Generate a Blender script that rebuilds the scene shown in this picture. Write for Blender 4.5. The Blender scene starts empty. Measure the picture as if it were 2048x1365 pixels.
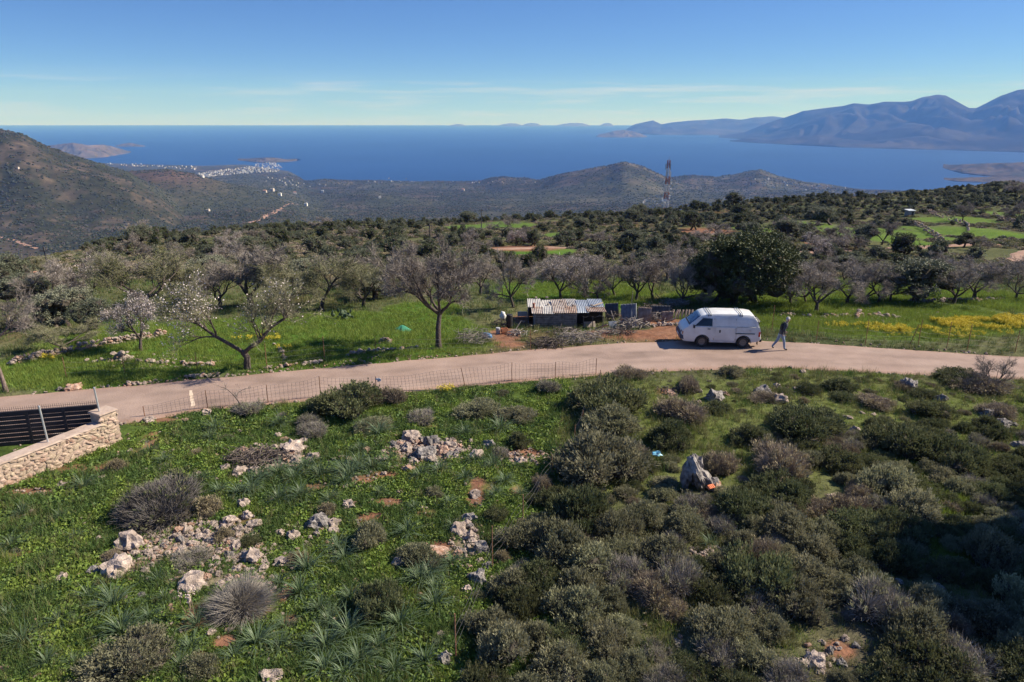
import bpy, bmesh, math, random
import numpy as np
from mathutils import Vector, Matrix, noise as mnoise

SC = bpy.context.scene
COL = SC.collection

# ------------------------------------------------------------------ camera
CAM_Z = 11.5
FPX = 1400.0                       # focal length in photograph pixels (2048 wide)
PITCH = math.radians(17.69)
cam_d = bpy.data.cameras.new("camera"); cam = bpy.data.objects.new("camera", cam_d); COL.objects.link(cam)
cam.location = (0, 0, CAM_Z)
cam.rotation_euler = (math.pi / 2 - PITCH, 0, 0)
cam_d.sensor_width = 36.0; cam_d.lens = 36.0 * FPX / 2048.0
cam_d.clip_start = 0.3; cam_d.clip_end = 300000.0
SC.camera = cam

# ------------------------------------------------------------------ sky and sun
SUN_EL, SUN_AZ = math.radians(38.0), math.radians(10.0)     # azimuth from +X towards +Y
SKY_STRENGTH = 0.10
world = bpy.data.worlds.new("World"); SC.world = world; world.use_nodes = True
wn, wl = world.node_tree.nodes, world.node_tree.links
wn.clear()
wo = wn.new("ShaderNodeOutputWorld"); bg = wn.new("ShaderNodeBackground"); bg.inputs[1].default_value = SKY_STRENGTH
tc = wn.new("ShaderNodeTexCoord"); sep = wn.new("ShaderNodeSeparateXYZ"); wl.new(tc.outputs["Generated"], sep.inputs[0])
mz = wn.new("ShaderNodeMath"); mz.operation = "MULTIPLY_ADD"; mz.inputs[1].default_value = 3.2; mz.inputs[2].default_value = 0.035
wl.new(sep.outputs[2], mz.inputs[0])
cmb = wn.new("ShaderNodeCombineXYZ"); wl.new(sep.outputs[0], cmb.inputs[0]); wl.new(sep.outputs[1], cmb.inputs[1]); wl.new(mz.outputs[0], cmb.inputs[2])
nrm = wn.new("ShaderNodeVectorMath"); nrm.operation = "NORMALIZE"; wl.new(cmb.outputs[0], nrm.inputs[0])
sky = wn.new("ShaderNodeTexSky"); sky.sky_type = "NISHITA"; sky.sun_disc = False
sky.sun_elevation = SUN_EL; sky.sun_rotation = math.pi / 2 - SUN_AZ
sky.altitude = 400; sky.air_density = 1.0; sky.dust_density = 0.15; sky.ozone_density = 2.6
wl.new(nrm.outputs[0], sky.inputs[0])
# thin cirrus streaks low over the sea
cmap = wn.new("ShaderNodeMapping"); cmap.inputs["Scale"].default_value = (3.2, 3.2, 60.0); wl.new(tc.outputs["Generated"], cmap.inputs[0])
cno = wn.new("ShaderNodeTexNoise"); cno.inputs["Scale"].default_value = 1.6; cno.inputs["Detail"].default_value = 6; cno.inputs["Roughness"].default_value = 0.62
wl.new(cmap.outputs[0], cno.inputs[0])
crm = wn.new("ShaderNodeValToRGB"); crm.color_ramp.elements[0].position = 0.47; crm.color_ramp.elements[1].position = 0.75
crm.color_ramp.elements[0].color = (0, 0, 0, 1); crm.color_ramp.elements[1].color = (1, 1, 1, 1); wl.new(cno.outputs[0], crm.inputs[0])
cel = wn.new("ShaderNodeValToRGB")
e = cel.color_ramp.elements; e[0].position = 0.0; e[0].color = (0.45, 0.45, 0.45, 1); e[1].position = 0.062; e[1].color = (0, 0, 0, 1)
x = e.new(0.022); x.color = (0.8, 0.8, 0.8, 1); x = e.new(0.042); x.color = (0.75, 0.75, 0.75, 1); x = e.new(0.047); x.color = (0.08, 0.08, 0.08, 1)
wl.new(sep.outputs[2], cel.inputs[0])
cmu = wn.new("ShaderNodeMath"); cmu.operation = "MULTIPLY"; wl.new(crm.outputs[0], cmu.inputs[0]); wl.new(cel.outputs[0], cmu.inputs[1])
cmx = wn.new("ShaderNodeMix"); cmx.data_type = "RGBA"; wl.new(cmu.outputs[0], cmx.inputs["Factor"])
stint = wn.new("ShaderNodeMix"); stint.data_type = "RGBA"; stint.blend_type = "MULTIPLY"; stint.inputs["Factor"].default_value = 1.0
stint.inputs[7].default_value = (0.45, 0.65, 1.0, 1)
wl.new(sky.outputs[0], stint.inputs[6])
wl.new(stint.outputs[2], cmx.inputs[6]); cmx.inputs[7].default_value = (4.3, 4.8, 6.6, 1)
wl.new(cmx.outputs[2], bg.inputs[0]); wl.new(bg.outputs[0], wo.inputs[0])

SUN_DIR = Vector((math.cos(SUN_EL) * math.cos(SUN_AZ), math.cos(SUN_EL) * math.sin(SUN_AZ), math.sin(SUN_EL)))
sun_d = bpy.data.lights.new("sun", "SUN"); sun = bpy.data.objects.new("sun", sun_d); COL.objects.link(sun)
sun.rotation_euler = SUN_DIR.to_track_quat("Z", "Y").to_euler(); sun.location = SUN_DIR * 100
sun_d.energy = 4.9; sun_d.angle = math.radians(0.5); sun_d.color = (1.0, 0.93, 0.83)

SC.view_settings.view_transform = "Standard"; SC.view_settings.look = "None"
SC.view_settings.exposure = 0.82; SC.view_settings.gamma = 1.0; SC.view_settings.use_curve_mapping = False
SC.render.engine = "CYCLES"
SC.cycles.max_bounces = 5; SC.cycles.diffuse_bounces = 2; SC.cycles.glossy_bounces = 2
SC.cycles.transmission_bounces = 3; SC.cycles.volume_bounces = 0; SC.cycles.transparent_max_bounces = 6
SC.cycles.use_denoising = True

# ------------------------------------------------------------------ helpers
rng = np.random.default_rng(7)
CP, SP = math.cos(PITCH), math.sin(PITCH)

def proj(x, y, z):
    d = y * CP - (z - CAM_Z) * SP
    return 1024 + FPX * x / d, 682.5 - FPX * (y * SP + (z - CAM_Z) * CP) / d, d

def on_plane(u, v, z=0.0):
    a, b = (u - 1024) / FPX, (682.5 - v) / FPX
    dy, dz = CP + b * SP, -SP + b * CP
    s = (z - CAM_Z) / dz
    return a * s, dy * s

def dep_y(v, z):
    """forward distance at which height z shows at photograph row v"""
    b = (682.5 - v) / FPX
    return (z - CAM_Z) / (-SP + b * CP) * (CP + b * SP)

def z_at(v, y):
    b = (682.5 - v) / FPX
    return CAM_Z + y * (-SP + b * CP) / (CP + b * SP)

def hsh(i, j, s):
    n = (i.astype(np.int64) * 374761393 + j.astype(np.int64) * 668265263 + s * 974634777) & 0xffffffff
    n = ((n ^ (n >> 13)) * 1274126177) & 0xffffffff
    return ((n ^ (n >> 16)) & 0xffffff) / float(0xffffff)

def vn(x, y, s=0):
    x = np.asarray(x, float); y = np.asarray(y, float)
    i = np.floor(x); j = np.floor(y); fx = x - i; fy = y - j
    fx = fx * fx * (3 - 2 * fx); fy = fy * fy * (3 - 2 * fy)
    a = hsh(i, j, s); b = hsh(i + 1, j, s); c = hsh(i, j + 1, s); d = hsh(i + 1, j + 1, s)
    return (a * (1 - fx) + b * fx) * (1 - fy) + (c * (1 - fx) + d * fx) * fy

def fbm(x, y, o=4, s=0, g=0.5):
    r = 0.0; a = 1.0; t = 0.0; f = 1.0
    for k in range(o):
        r = r + a * vn(np.asarray(x) * f + 17.3 * k, np.asarray(y) * f - 9.1 * k, s + k); t += a; a *= g; f *= 2.03
    return r / t

def sstep(a, b, x):
    t = np.clip((x - a) / (b - a), 0, 1); return t * t * (3 - 2 * t)

# ---- node materials
def MAT(name, rgb, rgb2=None, scale=4.0, detail=4.0, rough=0.85, bump=0.0, bscale=30.0, rnd=0.0, hue=0.0, attr=None, spec=0.3, metal=0.0, lo=0.35, hi=0.65, coord="Object", trans=0.0):
    """procedural Principled material: two colours mixed by noise, value jitter per object, optional colour attribute, bump"""
    m = bpy.data.materials.new(name); m.use_nodes = True
    n, l = m.node_tree.nodes, m.node_tree.links
    p = n["Principled BSDF"]; p.inputs["Roughness"].default_value = rough; p.inputs["Specular IOR Level"].default_value = spec
    p.inputs["Metallic"].default_value = metal
    t = n.new("ShaderNodeTexCoord")
    no = n.new("ShaderNodeTexNoise"); no.inputs["Scale"].default_value = scale; no.inputs["Detail"].default_value = detail; no.inputs["Roughness"].default_value = 0.6
    l.new(t.outputs[coord], no.inputs[0])
    mr = n.new("ShaderNodeMapRange"); mr.inputs[1].default_value = lo; mr.inputs[2].default_value = hi; l.new(no.outputs[0], mr.inputs[0])
    mx = n.new("ShaderNodeMix"); mx.data_type = "RGBA"; l.new(mr.outputs[0], mx.inputs["Factor"])
    if attr:
        at = n.new("ShaderNodeAttribute"); at.attribute_name = attr
        a = n.new("ShaderNodeMix"); a.data_type = "RGBA"; a.blend_type = "MULTIPLY"; a.inputs["Factor"].default_value = 1
        l.new(at.outputs[0], a.inputs[6]); a.inputs[7].default_value = (*rgb, 1)
        b = n.new("ShaderNodeMix"); b.data_type = "RGBA"; b.blend_type = "MULTIPLY"; b.inputs["Factor"].default_value = 1
        l.new(at.outputs[0], b.inputs[6]); b.inputs[7].default_value = (*(rgb2 or rgb), 1)
        l.new(a.outputs[2], mx.inputs[6]); l.new(b.outputs[2], mx.inputs[7])
    else:
        mx.inputs[6].default_value = (*rgb, 1); mx.inputs[7].default_value = (*(rgb2 or rgb), 1)
    out = mx.outputs[2]
    if rnd or hue:
        oi = n.new("ShaderNodeObjectInfo"); hs = n.new("ShaderNodeHueSaturation")
        a = n.new("ShaderNodeMapRange"); a.inputs[3].default_value = 1 - rnd; a.inputs[4].default_value = 1 + rnd; l.new(oi.outputs["Random"], a.inputs[0]); l.new(a.outputs[0], hs.inputs["Value"])
        if hue:
            mm = n.new("ShaderNodeMath"); mm.operation = "MULTIPLY"; mm.inputs[1].default_value = 7.31; l.new(oi.outputs["Random"], mm.inputs[0])
            fr = n.new("ShaderNodeMath"); fr.operation = "FRACT"; l.new(mm.outputs[0], fr.inputs[0])
            b = n.new("ShaderNodeMapRange"); b.inputs[3].default_value = 0.5 - hue; b.inputs[4].default_value = 0.5 + hue; l.new(fr.outputs[0], b.inputs[0]); l.new(b.outputs[0], hs.inputs["Hue"])
        l.new(out, hs.inputs["Color"]); out = hs.outputs[0]
    l.new(out, p.inputs["Base Color"])
    if bump:
        bn = n.new("ShaderNodeTexNoise"); bn.inputs["Scale"].default_value = bscale; bn.inputs["Detail"].default_value = 5; l.new(t.outputs[coord], bn.inputs[0])
        bb = n.new("ShaderNodeBump"); bb.inputs["Strength"].default_value = bump; bb.inputs["Distance"].default_value = 0.05; l.new(bn.outputs[0], bb.inputs["Height"]); l.new(bb.outputs[0], p.inputs["Normal"])
    if trans:
        tr = n.new("ShaderNodeBsdfTranslucent"); l.new(out, tr.inputs[0]); ms = n.new("ShaderNodeMixShader"); ms.inputs[0].default_value = trans
        o = n["Material Output"]; l.new(p.outputs[0], ms.inputs[1]); l.new(tr.outputs[0], ms.inputs[2]); l.new(ms.outputs[0], o.inputs[0])
    return m

# ---- mesh building
def mesh_np(name, V, F, mats, mi=None, smooth=False, col=None):
    """V (n,3); F list of index arrays, one row per face; col (n,3) point colours"""
    if not isinstance(F, (list, tuple)): F = [F]
    F = [np.asarray(f, np.int32) for f in F if len(f)]
    me = bpy.data.meshes.new(name)
    V = np.asarray(V, np.float32)
    me.vertices.add(len(V)); me.vertices.foreach_set("co", V.ravel())
    nl = sum(f.size for f in F); nf = sum(len(f) for f in F)
    me.loops.add(nl); me.polygons.add(nf)
    me.loops.foreach_set("vertex_index", np.concatenate([f.ravel() for f in F]))
    tot = np.concatenate([np.full(len(f), f.shape[1], np.int32) for f in F])
    st = np.zeros(nf, np.int32); st[1:] = np.cumsum(tot)[:-1]
    me.polygons.foreach_set("loop_start", st)
    if mi is not None: me.polygons.foreach_set("material_index", np.asarray(mi, np.int32))
    me.polygons.foreach_set("use_smooth", np.full(nf, smooth, bool))
    for m in (mats if isinstance(mats, (list, tuple)) else [mats]): me.materials.append(m)
    if col is not None:
        a = me.color_attributes.new("col", "FLOAT_COLOR", "POINT")
        c = np.ones((len(V), 4), np.float32); c[:, :3] = col; a.data.foreach_set("color", c.ravel())
    me.update(); me.validate()
    return me

class MB:
    """collects quads and triangles of several shapes of one part"""
    def __init__(s): s.v = []; s.f = {3: [], 4: []}; s.m = {3: [], 4: []}; s.n = 0
    def add(s, V, F, mi=0):
        V = np.asarray(V, float); F = np.asarray(F, np.int64); k = F.shape[1]
        s.v.append(V); s.f[k].append(F + s.n); s.m[k].append(np.full(len(F), mi)); s.n += len(V)
    def box(s, c, size, rot=None, mi=0):
        x, y, z = np.array(size) / 2
        V = np.array([(-x, -y, -z), (x, -y, -z), (x, y, -z), (-x, y, -z), (-x, -y, z), (x, -y, z), (x, y, z), (-x, y, z)])
        if rot is not None: V = V @ np.array(rot).T
        s.add(V + np.array(c), [(0, 3, 2, 1), (4, 5, 6, 7), (0, 1, 5, 4), (1, 2, 6, 5), (2, 3, 7, 6), (3, 0, 4, 7)], mi)
    def tube(s, P, R, k=6, mi=0, cap=True):
        P = np.asarray(P, float); n = len(P); R = np.broadcast_to(np.asarray(R, float), (n,))
        T = np.gradient(P, axis=0); T /= np.linalg.norm(T, axis=1)[:, None] + 1e-9
        up = np.array([0, 0, 1.0]) if abs(T[:, 2]).mean() < 0.8 else np.array([1.0, 0, 0])
        A = np.cross(T, up); A /= np.linalg.norm(A, axis=1)[:, None] + 1e-9; B = np.cross(T, A)
        a = np.arange(k) * 2 * math.pi / k
        V = P[:, None] + R[:, None, None] * (A[:, None] * np.cos(a)[None, :, None] + B[:, None] * np.sin(a)[None, :, None])
        V = V.reshape(-1, 3); i = np.arange(n - 1)[:, None] * k; j = np.arange(k)[None]; j2 = (j + 1) % k
        F = np.stack([i + j, i + j2, i + k + j2, i + k + j], -1).reshape(-1, 4)
        s.add(V, F, mi)
        if cap:
            for e in (0, n - 1):
                b = s.n; s.v.append(P[e][None]); s.n += 1
                base = b - n * k - (0 if e == 0 else 1) + e * k
                q = np.array([(b, base + a_, base + (a_ + 1) % k) for a_ in range(k)])
                s.f[3].append(q); s.m[3].append(np.full(k, mi))
    def mesh(s, name, mats, smooth=False):
        F = []; mi = []
        for k in (3, 4):
            if s.f[k]: F.append(np.concatenate(s.f[k])); mi.append(np.concatenate(s.m[k]))
        return mesh_np(name, np.concatenate(s.v), F, mats, np.concatenate(mi), smooth)

def obj(name, me, parent=None, loc=None, rot=None, scale=None):
    o = bpy.data.objects.new(name, me); COL.objects.link(o)
    if parent is not None: o.parent = parent
    if loc is not None: o.location = loc
    if rot is not None: o.rotation_euler = rot
    if scale is not None: o.scale = scale if hasattr(scale, "__len__") else (scale,) * 3
    return o

def tag(o, label=None, cat=None, group=None, kind=None):
    for k, v in (("label", label), ("category", cat), ("group", group), ("kind", kind)):
        if v: o[k] = v
    return o

def structure(name, me, parent=None):
    o = obj(name, me, parent)
    if parent is None: o["kind"] = "structure"
    return o

ORD = ["first", "second", "third", "fourth", "fifth", "sixth", "seventh", "eighth", "ninth", "tenth", "eleventh", "twelfth", "thirteenth", "fourteenth", "fifteenth", "sixteenth", "seventeenth", "eighteenth", "nineteenth", "twentieth"]
TENS = {2: "twenty", 3: "thirty", 4: "forty", 5: "fifty", 6: "sixty", 7: "seventy", 8: "eighty", 9: "ninety"}
def ordinal(n):
    if n <= 20: return ORD[n - 1]
    t, r = divmod(n, 10)
    if r == 0: return TENS[t][:-1] + "ieth"
    return TENS[t] + "-" + ORD[r - 1]

NAMED = {}
def individual(o, key, phrase, cat, group, share=False):
    """collects look-alikes; finish_labels() tells them apart by their order from the left"""
    o["category"] = cat; o["group"] = group
    if share: o["label"] = phrase
    else: NAMED.setdefault((key, phrase), []).append(o)

def finish_labels():
    for (key, phrase), L in NAMED.items():
        if len(L) == 1: L[0]["label"] = phrase; continue
        L.sort(key=lambda o: proj(o.location.x, o.location.y, o.location.z)[0])
        for i, o in enumerate(L):
            o["label"] = phrase + (", leftmost of these" if i == 0 else ", rightmost of these" if i == len(L) - 1 else ", %s from left" % ordinal(i + 1))
# ================================================================== terrain
SEA_Z = -400.0
TT = np.array([-1.6, -0.75, -0.5, -0.36, -0.22, 0.15, 0.46, 0.72, 1.6])
YY = np.array([0, 25, 37, 55, 80, 110, 140, 175, 215, 260, 320, 450, 700, 1000])
ZZ = np.array([
    [-.2, -.1, 0, -1.2, -3.5, -10, -20, -33, -48, -65, -85, -120, -160, -190],
    [-.2, -.1, 0, -1.2, -3.5, -10, -20, -33, -48, -65, -85, -120, -160, -190],
    [-.2, -.1, 0, -1.2, -3.4, -6, -9.8, -19, -33, -49, -70, -110, -155, -188],
    [-.2, -.1, 0, -1.2, -3.4, -5.8, -8.8, -13.5, -26, -42, -62, -103, -153, -187],
    [-.2, -.1, 0, -1.1, -3.4, -6, -8.8, -12.6, -21, -35, -55, -97, -152, -187],
    [-.2, -.1, 0, -1.0, -3.2, -5.5, -8, -11, -15, -22, -34, -80, -145, -187],
    [-.2, -.1, 0, -0.9, -3, -4.8, -6.3, -7.8, -9.8, -14, -25, -68, -140, -185],
    [-.2, -.1, 0, -0.8, -2.5, -3.8, -5, -6, -7.3, -9, -15, -50, -130, -180],
    [-.2, -.1, 0, -0.8, -2.5, -3.8, -5, -6, -7, -8, -12, -40, -120, -175]], float)
ZZ[:, 3:] -= 0.0073 * YY[None, 3:]

COAST_U = np.array([-1500, -400, 0, 200, 400, 480, 570, 600, 640, 1080, 1250, 1400, 1700, 1850, 2048, 2500, 3600])
COAST_V = np.array([318, 318, 318, 327, 332, 330, 343, 361, 363, 364, 355, 357, 377, 383, 388, 398, 400])
COAST_Y = np.array([dep_y(v, SEA_Z) for v in COAST_V])
COAST_T = (COAST_U - 1024) / (FPX * 1.045)

def pts(s):
    a = np.array(s, float); return a[:, 0], a[:, 1]
HILLS = [  # distance, front width, back width, skyline in photograph pixels
    (1750, 620, 900, [(-900, 215), (-300, 228), (0, 257), (40, 267), (80, 289), (130, 310), (180, 325), (240, 346), (300, 385), (340, 420)]),
    (2300, 800, 900, [(100, 400), (170, 358), (230, 347), (330, 343), (380, 351), (440, 369), (500, 384), (560, 400), (620, 416), (660, 430)]),
    (4300, 900, 700, [(540, 385), (600, 366), (640, 359), (700, 363), (760, 364), (850, 366), (930, 366), (960, 364), (985, 357), (1005, 354), (1040, 358), (1060, 364), (1100, 375)]),
    (2900, 600, 700, [(560, 420), (640, 398), (720, 388), (800, 398), (900, 408), (960, 425)]),
    (3900, 1500, 900, [(860, 400), (940, 384), (1000, 373), (1080, 362), (1130, 347), (1180, 337), (1220, 331), (1250, 323), (1268, 327), (1290, 333), (1330, 352), (1380, 370), (1430, 390)]),
    (4500, 1500, 600, [(1280, 372), (1340, 357), (1390, 349), (1440, 354), (1480, 349), (1510, 342), (1530, 339), (1560, 350), (1620, 364), (1700, 371), (1830, 379), (1900, 388), (2000, 400)]),
]
ROAD_FAR = [(-500, 830), (-200, 808), (0, 793), (200, 775), (400, 758), (600, 740), (800, 722), (1000, 705), (1150, 692), (1300, 683), (1430, 680), (1574, 683), (1702, 692), (1850, 702), (2048, 714), (2300, 732), (2700, 765)]
ROAD_NEAR = [(-500, 950), (-200, 915), (0, 885), (120, 868), (239, 849), (290, 837), (427, 818), (581, 805), (700, 795), (821, 784), (992, 767), (1163, 753), (1300, 742), (1440, 737), (1577, 736), (1665, 741), (1921, 752), (2048, 758), (2300, 775), (2700, 810)]
RF = np.array([on_plane(u, v) for u, v in ROAD_FAR]); RN = np.array([on_plane(u, v) for u, v in ROAD_NEAR])

def base_h(x, y):
    yy = np.maximum(y, 2.0); t = np.clip(x / yy, -1.6, 1.6)
    # bilinear table in (t, log-ish y)
    ti = np.clip(np.searchsorted(TT, t, side="right") - 1, 0, len(TT) - 2); ft = (t - TT[ti]) / (TT[ti + 1] - TT[ti]); ft = ft * ft * (3 - 2 * ft)
    cols = np.stack([np.interp(yy, YY, ZZ[k]) for k in range(len(TT))])
    fl = cols.reshape(len(TT), -1); idx = np.arange(fl.shape[1])
    a = fl[ti.ravel(), idx]; b = fl[ti.ravel() + 1, idx]
    near = (a * (1 - ft.ravel()) + b * ft.ravel()).reshape(yy.shape)
    yc = np.interp(t, COAST_T, COAST_Y) * (1 + 0.03 * (fbm(t * 18, t * 0, 3, 5) - 0.5))
    q = yy / yc
    far = np.interp(q, [0.0, 0.2, 0.25, 0.34, 0.52, 0.78, 0.95, 1.0, 1.04, 1.3], [-190, -196, -208, -230, -290, -350, -386, -400, -412, -440])
    z = np.where(yy < 1000, near, far + (near - far) * 0)
    w = sstep(850, 1150, yy); z = near * (1 - w) + far * w
    if yy.max() < 820: HL = []
    else: HL = HILLS
    u_h = 1024 + FPX * 1.045 * t
    for k, (y0, wf, wb, sk) in enumerate(HL):
        us, vs = pts(sk)
        v = np.interp(u_h, us, vs, left=vs[0] + 60 if k else vs[0], right=vs[-1] + 60)
        yk = y0 * (1 + 0.05 * (fbm(t * 9 + k, t * 0 + 3.3, 2, 40 + k) - 0.5))
        b_ = (682.5 - v) / FPX
        zc = CAM_Z + yk * (-SP + b_ * CP) / (CP + b_ * SP)
        d = (yy - yk); 
        prof = np.where(d < 0, np.clip(1 + d / wf, 0, 1), np.clip(1 - d / wb, 0, 1))
        prof = prof * prof * (3 - 2 * prof) * 0.6 + prof * 0.4
        zb = np.interp(yk / yc, [0.0, 0.2, 0.25, 0.34, 0.52, 0.78, 0.95, 1.0], [-190, -196, -208, -230, -290, -350, -386, -400])
        add = np.maximum(zc - zb, 0) * prof
        spur = (fbm(x / 260.0 + 5 * k, y / 260.0, 4, 60 + k) - 0.5) * 0.9
        add = add * np.clip(1 + spur * (1 - prof ** 3), 0.2, 1.6)
        z = np.maximum(z, zb * 0 + z + (add * 1.0 if k else add) - np.maximum(0, z - zb) * (prof > 0.02) * np.clip(prof * 3, 0, 1) * (add > 1))
    # roughness growing with distance
    amp = np.interp(yy, [0, 40, 80, 200, 600, 1500, 5000], [0.25, 0.25, 0.6, 1.6, 5, 14, 16]) * np.where(q > 0.97, 0, 1)
    sc = np.interp(yy, [0, 60, 200, 800, 2000], [5, 6, 18, 60, 130])
    n = np.zeros_like(z)
    for lo, hi, s_ in ((0, 90, 5.0), (50, 400, 16.0), (250, 20000, 120.0)):
        if yy.max() < lo * .6 or yy.min() > hi: continue
        wgt = sstep(lo * 0.6, lo + 1e-3 + lo * 0.4, yy) * (1 - sstep(hi * 0.7, hi, yy))
        n = n + wgt * (fbm(x / s_, y / s_, 4, int(s_)) - 0.5)
    return z + n * amp

def road_y(x):
    return np.interp(x, RN[:, 0], RN[:, 1]), np.interp(x, RF[:, 0], RF[:, 1])

def H(x, y):
    x = np.asarray(x, float); y = np.asarray(y, float)
    z = base_h(x, y)
    rn, rf = road_y(x)
    d = np.maximum(rn - y, y - rf)                      # <0 inside the road
    w = 1 - sstep(0.1, 2.6, d)
    z = z * (1 - w) + (-0.05 + 0.12 * sstep(0.0, 0.8, d)) * w
    # levelled yard round the shed
    w = (1 - sstep(0.7, 1.25, np.hypot((x - 4.0) / 7.5, (y - 42.5) / 4.0))) * sstep(0.3, 2.0, d)
    z = z * (1 - w) + (-0.35) * w
    return z

def h1(x, y): return float(H(np.array([x]), np.array([y]))[0])

def ground(u, v):
    """where the sight line through a photograph pixel meets the terrain"""
    a, b = (u - 1024) / FPX, (682.5 - v) / FPX
    dy, dz = CP + b * SP, -SP + b * CP
    s = np.geomspace(6, 600, 700) if v > 470 else np.geomspace(6, 9000, 1400)
    X, Y, Z = a * s, dy * s, CAM_Z + dz * s
    g = H(X, Y) - Z
    k = int(np.argmax(g > 0))
    if k == 0: k = 1
    t = g[k - 1] / (g[k - 1] - g[k])
    s0 = s[k - 1] + (s[k] - s[k - 1]) * t
    x, y = a * s0, dy * s0
    return Vector((x, y, h1(x, y)))

def grounds(UV):
    """the same for many pixels"""
    UV = np.asarray(UV, float); a = (UV[:, 0] - 1024) / FPX; b = (682.5 - UV[:, 1]) / FPX
    dy, dz = CP + b * SP, -SP + b * CP
    s = np.geomspace(6, 500, 380) if UV[:, 1].min() > 470 else np.geomspace(6, 9000, 900)
    X = a[:, None] * s; Y = dy[:, None] * s; Z = CAM_Z + dz[:, None] * s
    g = H(X, Y) - Z
    k = np.maximum(np.argmax(g > 0, axis=1), 1); r = np.arange(len(a))
    g0, g1 = g[r, k - 1], g[r, k]; t = g0 / (g0 - g1 - 1e-9); s0 = s[k - 1] + (s[k] - s[k - 1]) * t
    x, y = a * s0, dy * s0
    return np.stack([x, y, H(x, y)], 1)

def depth_of(p): return p[1] * CP - (p[2] - CAM_Z) * SP

# ---- ground cover masks, in world metres (each patch picked as an ellipse on the ground)
def patch(u, v, wpx, hpx):
    p = ground(u, v); d = depth_of(p)
    a = ground(u, v - hpx / 2); b = ground(u, v + hpx / 2)
    return (p.x, (a.y + b.y) / 2, wpx * d / FPX / 2, max(0.3, abs(a.y - b.y) / 2))
SOIL = [patch(*q) for q in [(1010, 672, 70, 30), (1020, 690, 60, 12), (1290, 672, 240, 24), (1230, 668, 120, 16), (1050, 640, 60, 20), (1340, 660, 70, 20), (1330, 645, 120, 16),
        (1050, 497, 150, 12), (1410, 464, 110, 16), (1625, 490, 60, 10), (1540, 470, 30, 16), (1380, 692, 80, 8), (820, 890, 90, 20), (770, 950, 60, 12), (950, 995, 40, 40), (955, 965, 30, 26), (745, 1035, 70, 12), (580, 1245, 40, 20), (450, 1285, 50, 14),
        (400, 1320, 45, 10), (575, 1190, 40, 12), (1340, 783, 60, 12), (720, 960, 70, 10), (300, 842, 110, 10), (880, 1095, 60, 18), (60, 985, 130, 12), (640, 975, 70, 8), (1545, 1095, 40, 14), (1680, 1300, 60, 30), (780, 1005, 60, 10), (1050, 905, 70, 20)]]
LUSH = [patch(*q) for q in [(1732, 470, 90, 60), (1830, 470, 70, 40), (1895, 465, 60, 36), (1980, 465, 90, 30), (1500, 458, 56, 14), (1080, 505, 150, 18), (1150, 585, 330, 40), (1700, 585, 420, 50), (1760, 640, 560, 80), (1990, 600, 200, 60),
        (540, 690, 900, 110), (200, 740, 460, 90), (820, 670, 260, 80), (850, 620, 160, 30), (690, 640, 260, 30), (250, 640, 120, 14), (1240, 610, 200, 20), (1350, 640, 80, 14), (1010, 450, 120, 14), (930, 455, 80, 10), (1270, 560, 90, 20), (1460, 595, 260, 20), (1900, 440, 120, 20),
        (2010, 430, 60, 24), (1130, 470, 90, 10)]]
RUB = [patch(*q) for q in [(395, 1085, 280, 80), (262, 1125, 180, 66), (545, 915, 190, 56), (850, 905, 180, 60), (1045, 915, 110, 30), (400, 1160, 140, 40), (935, 1085, 60, 90), (640, 1055, 90, 24)]]
def in_patches(L, x, y, soft=0.35):
    m = np.zeros_like(x)
    for (cx, cy, rx, ry) in L:
        d = np.hypot((x - cx) / rx, (y - cy) / ry)
        m = np.maximum(m, 1 - sstep(1 - soft, 1 + soft, d))
    return m

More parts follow.
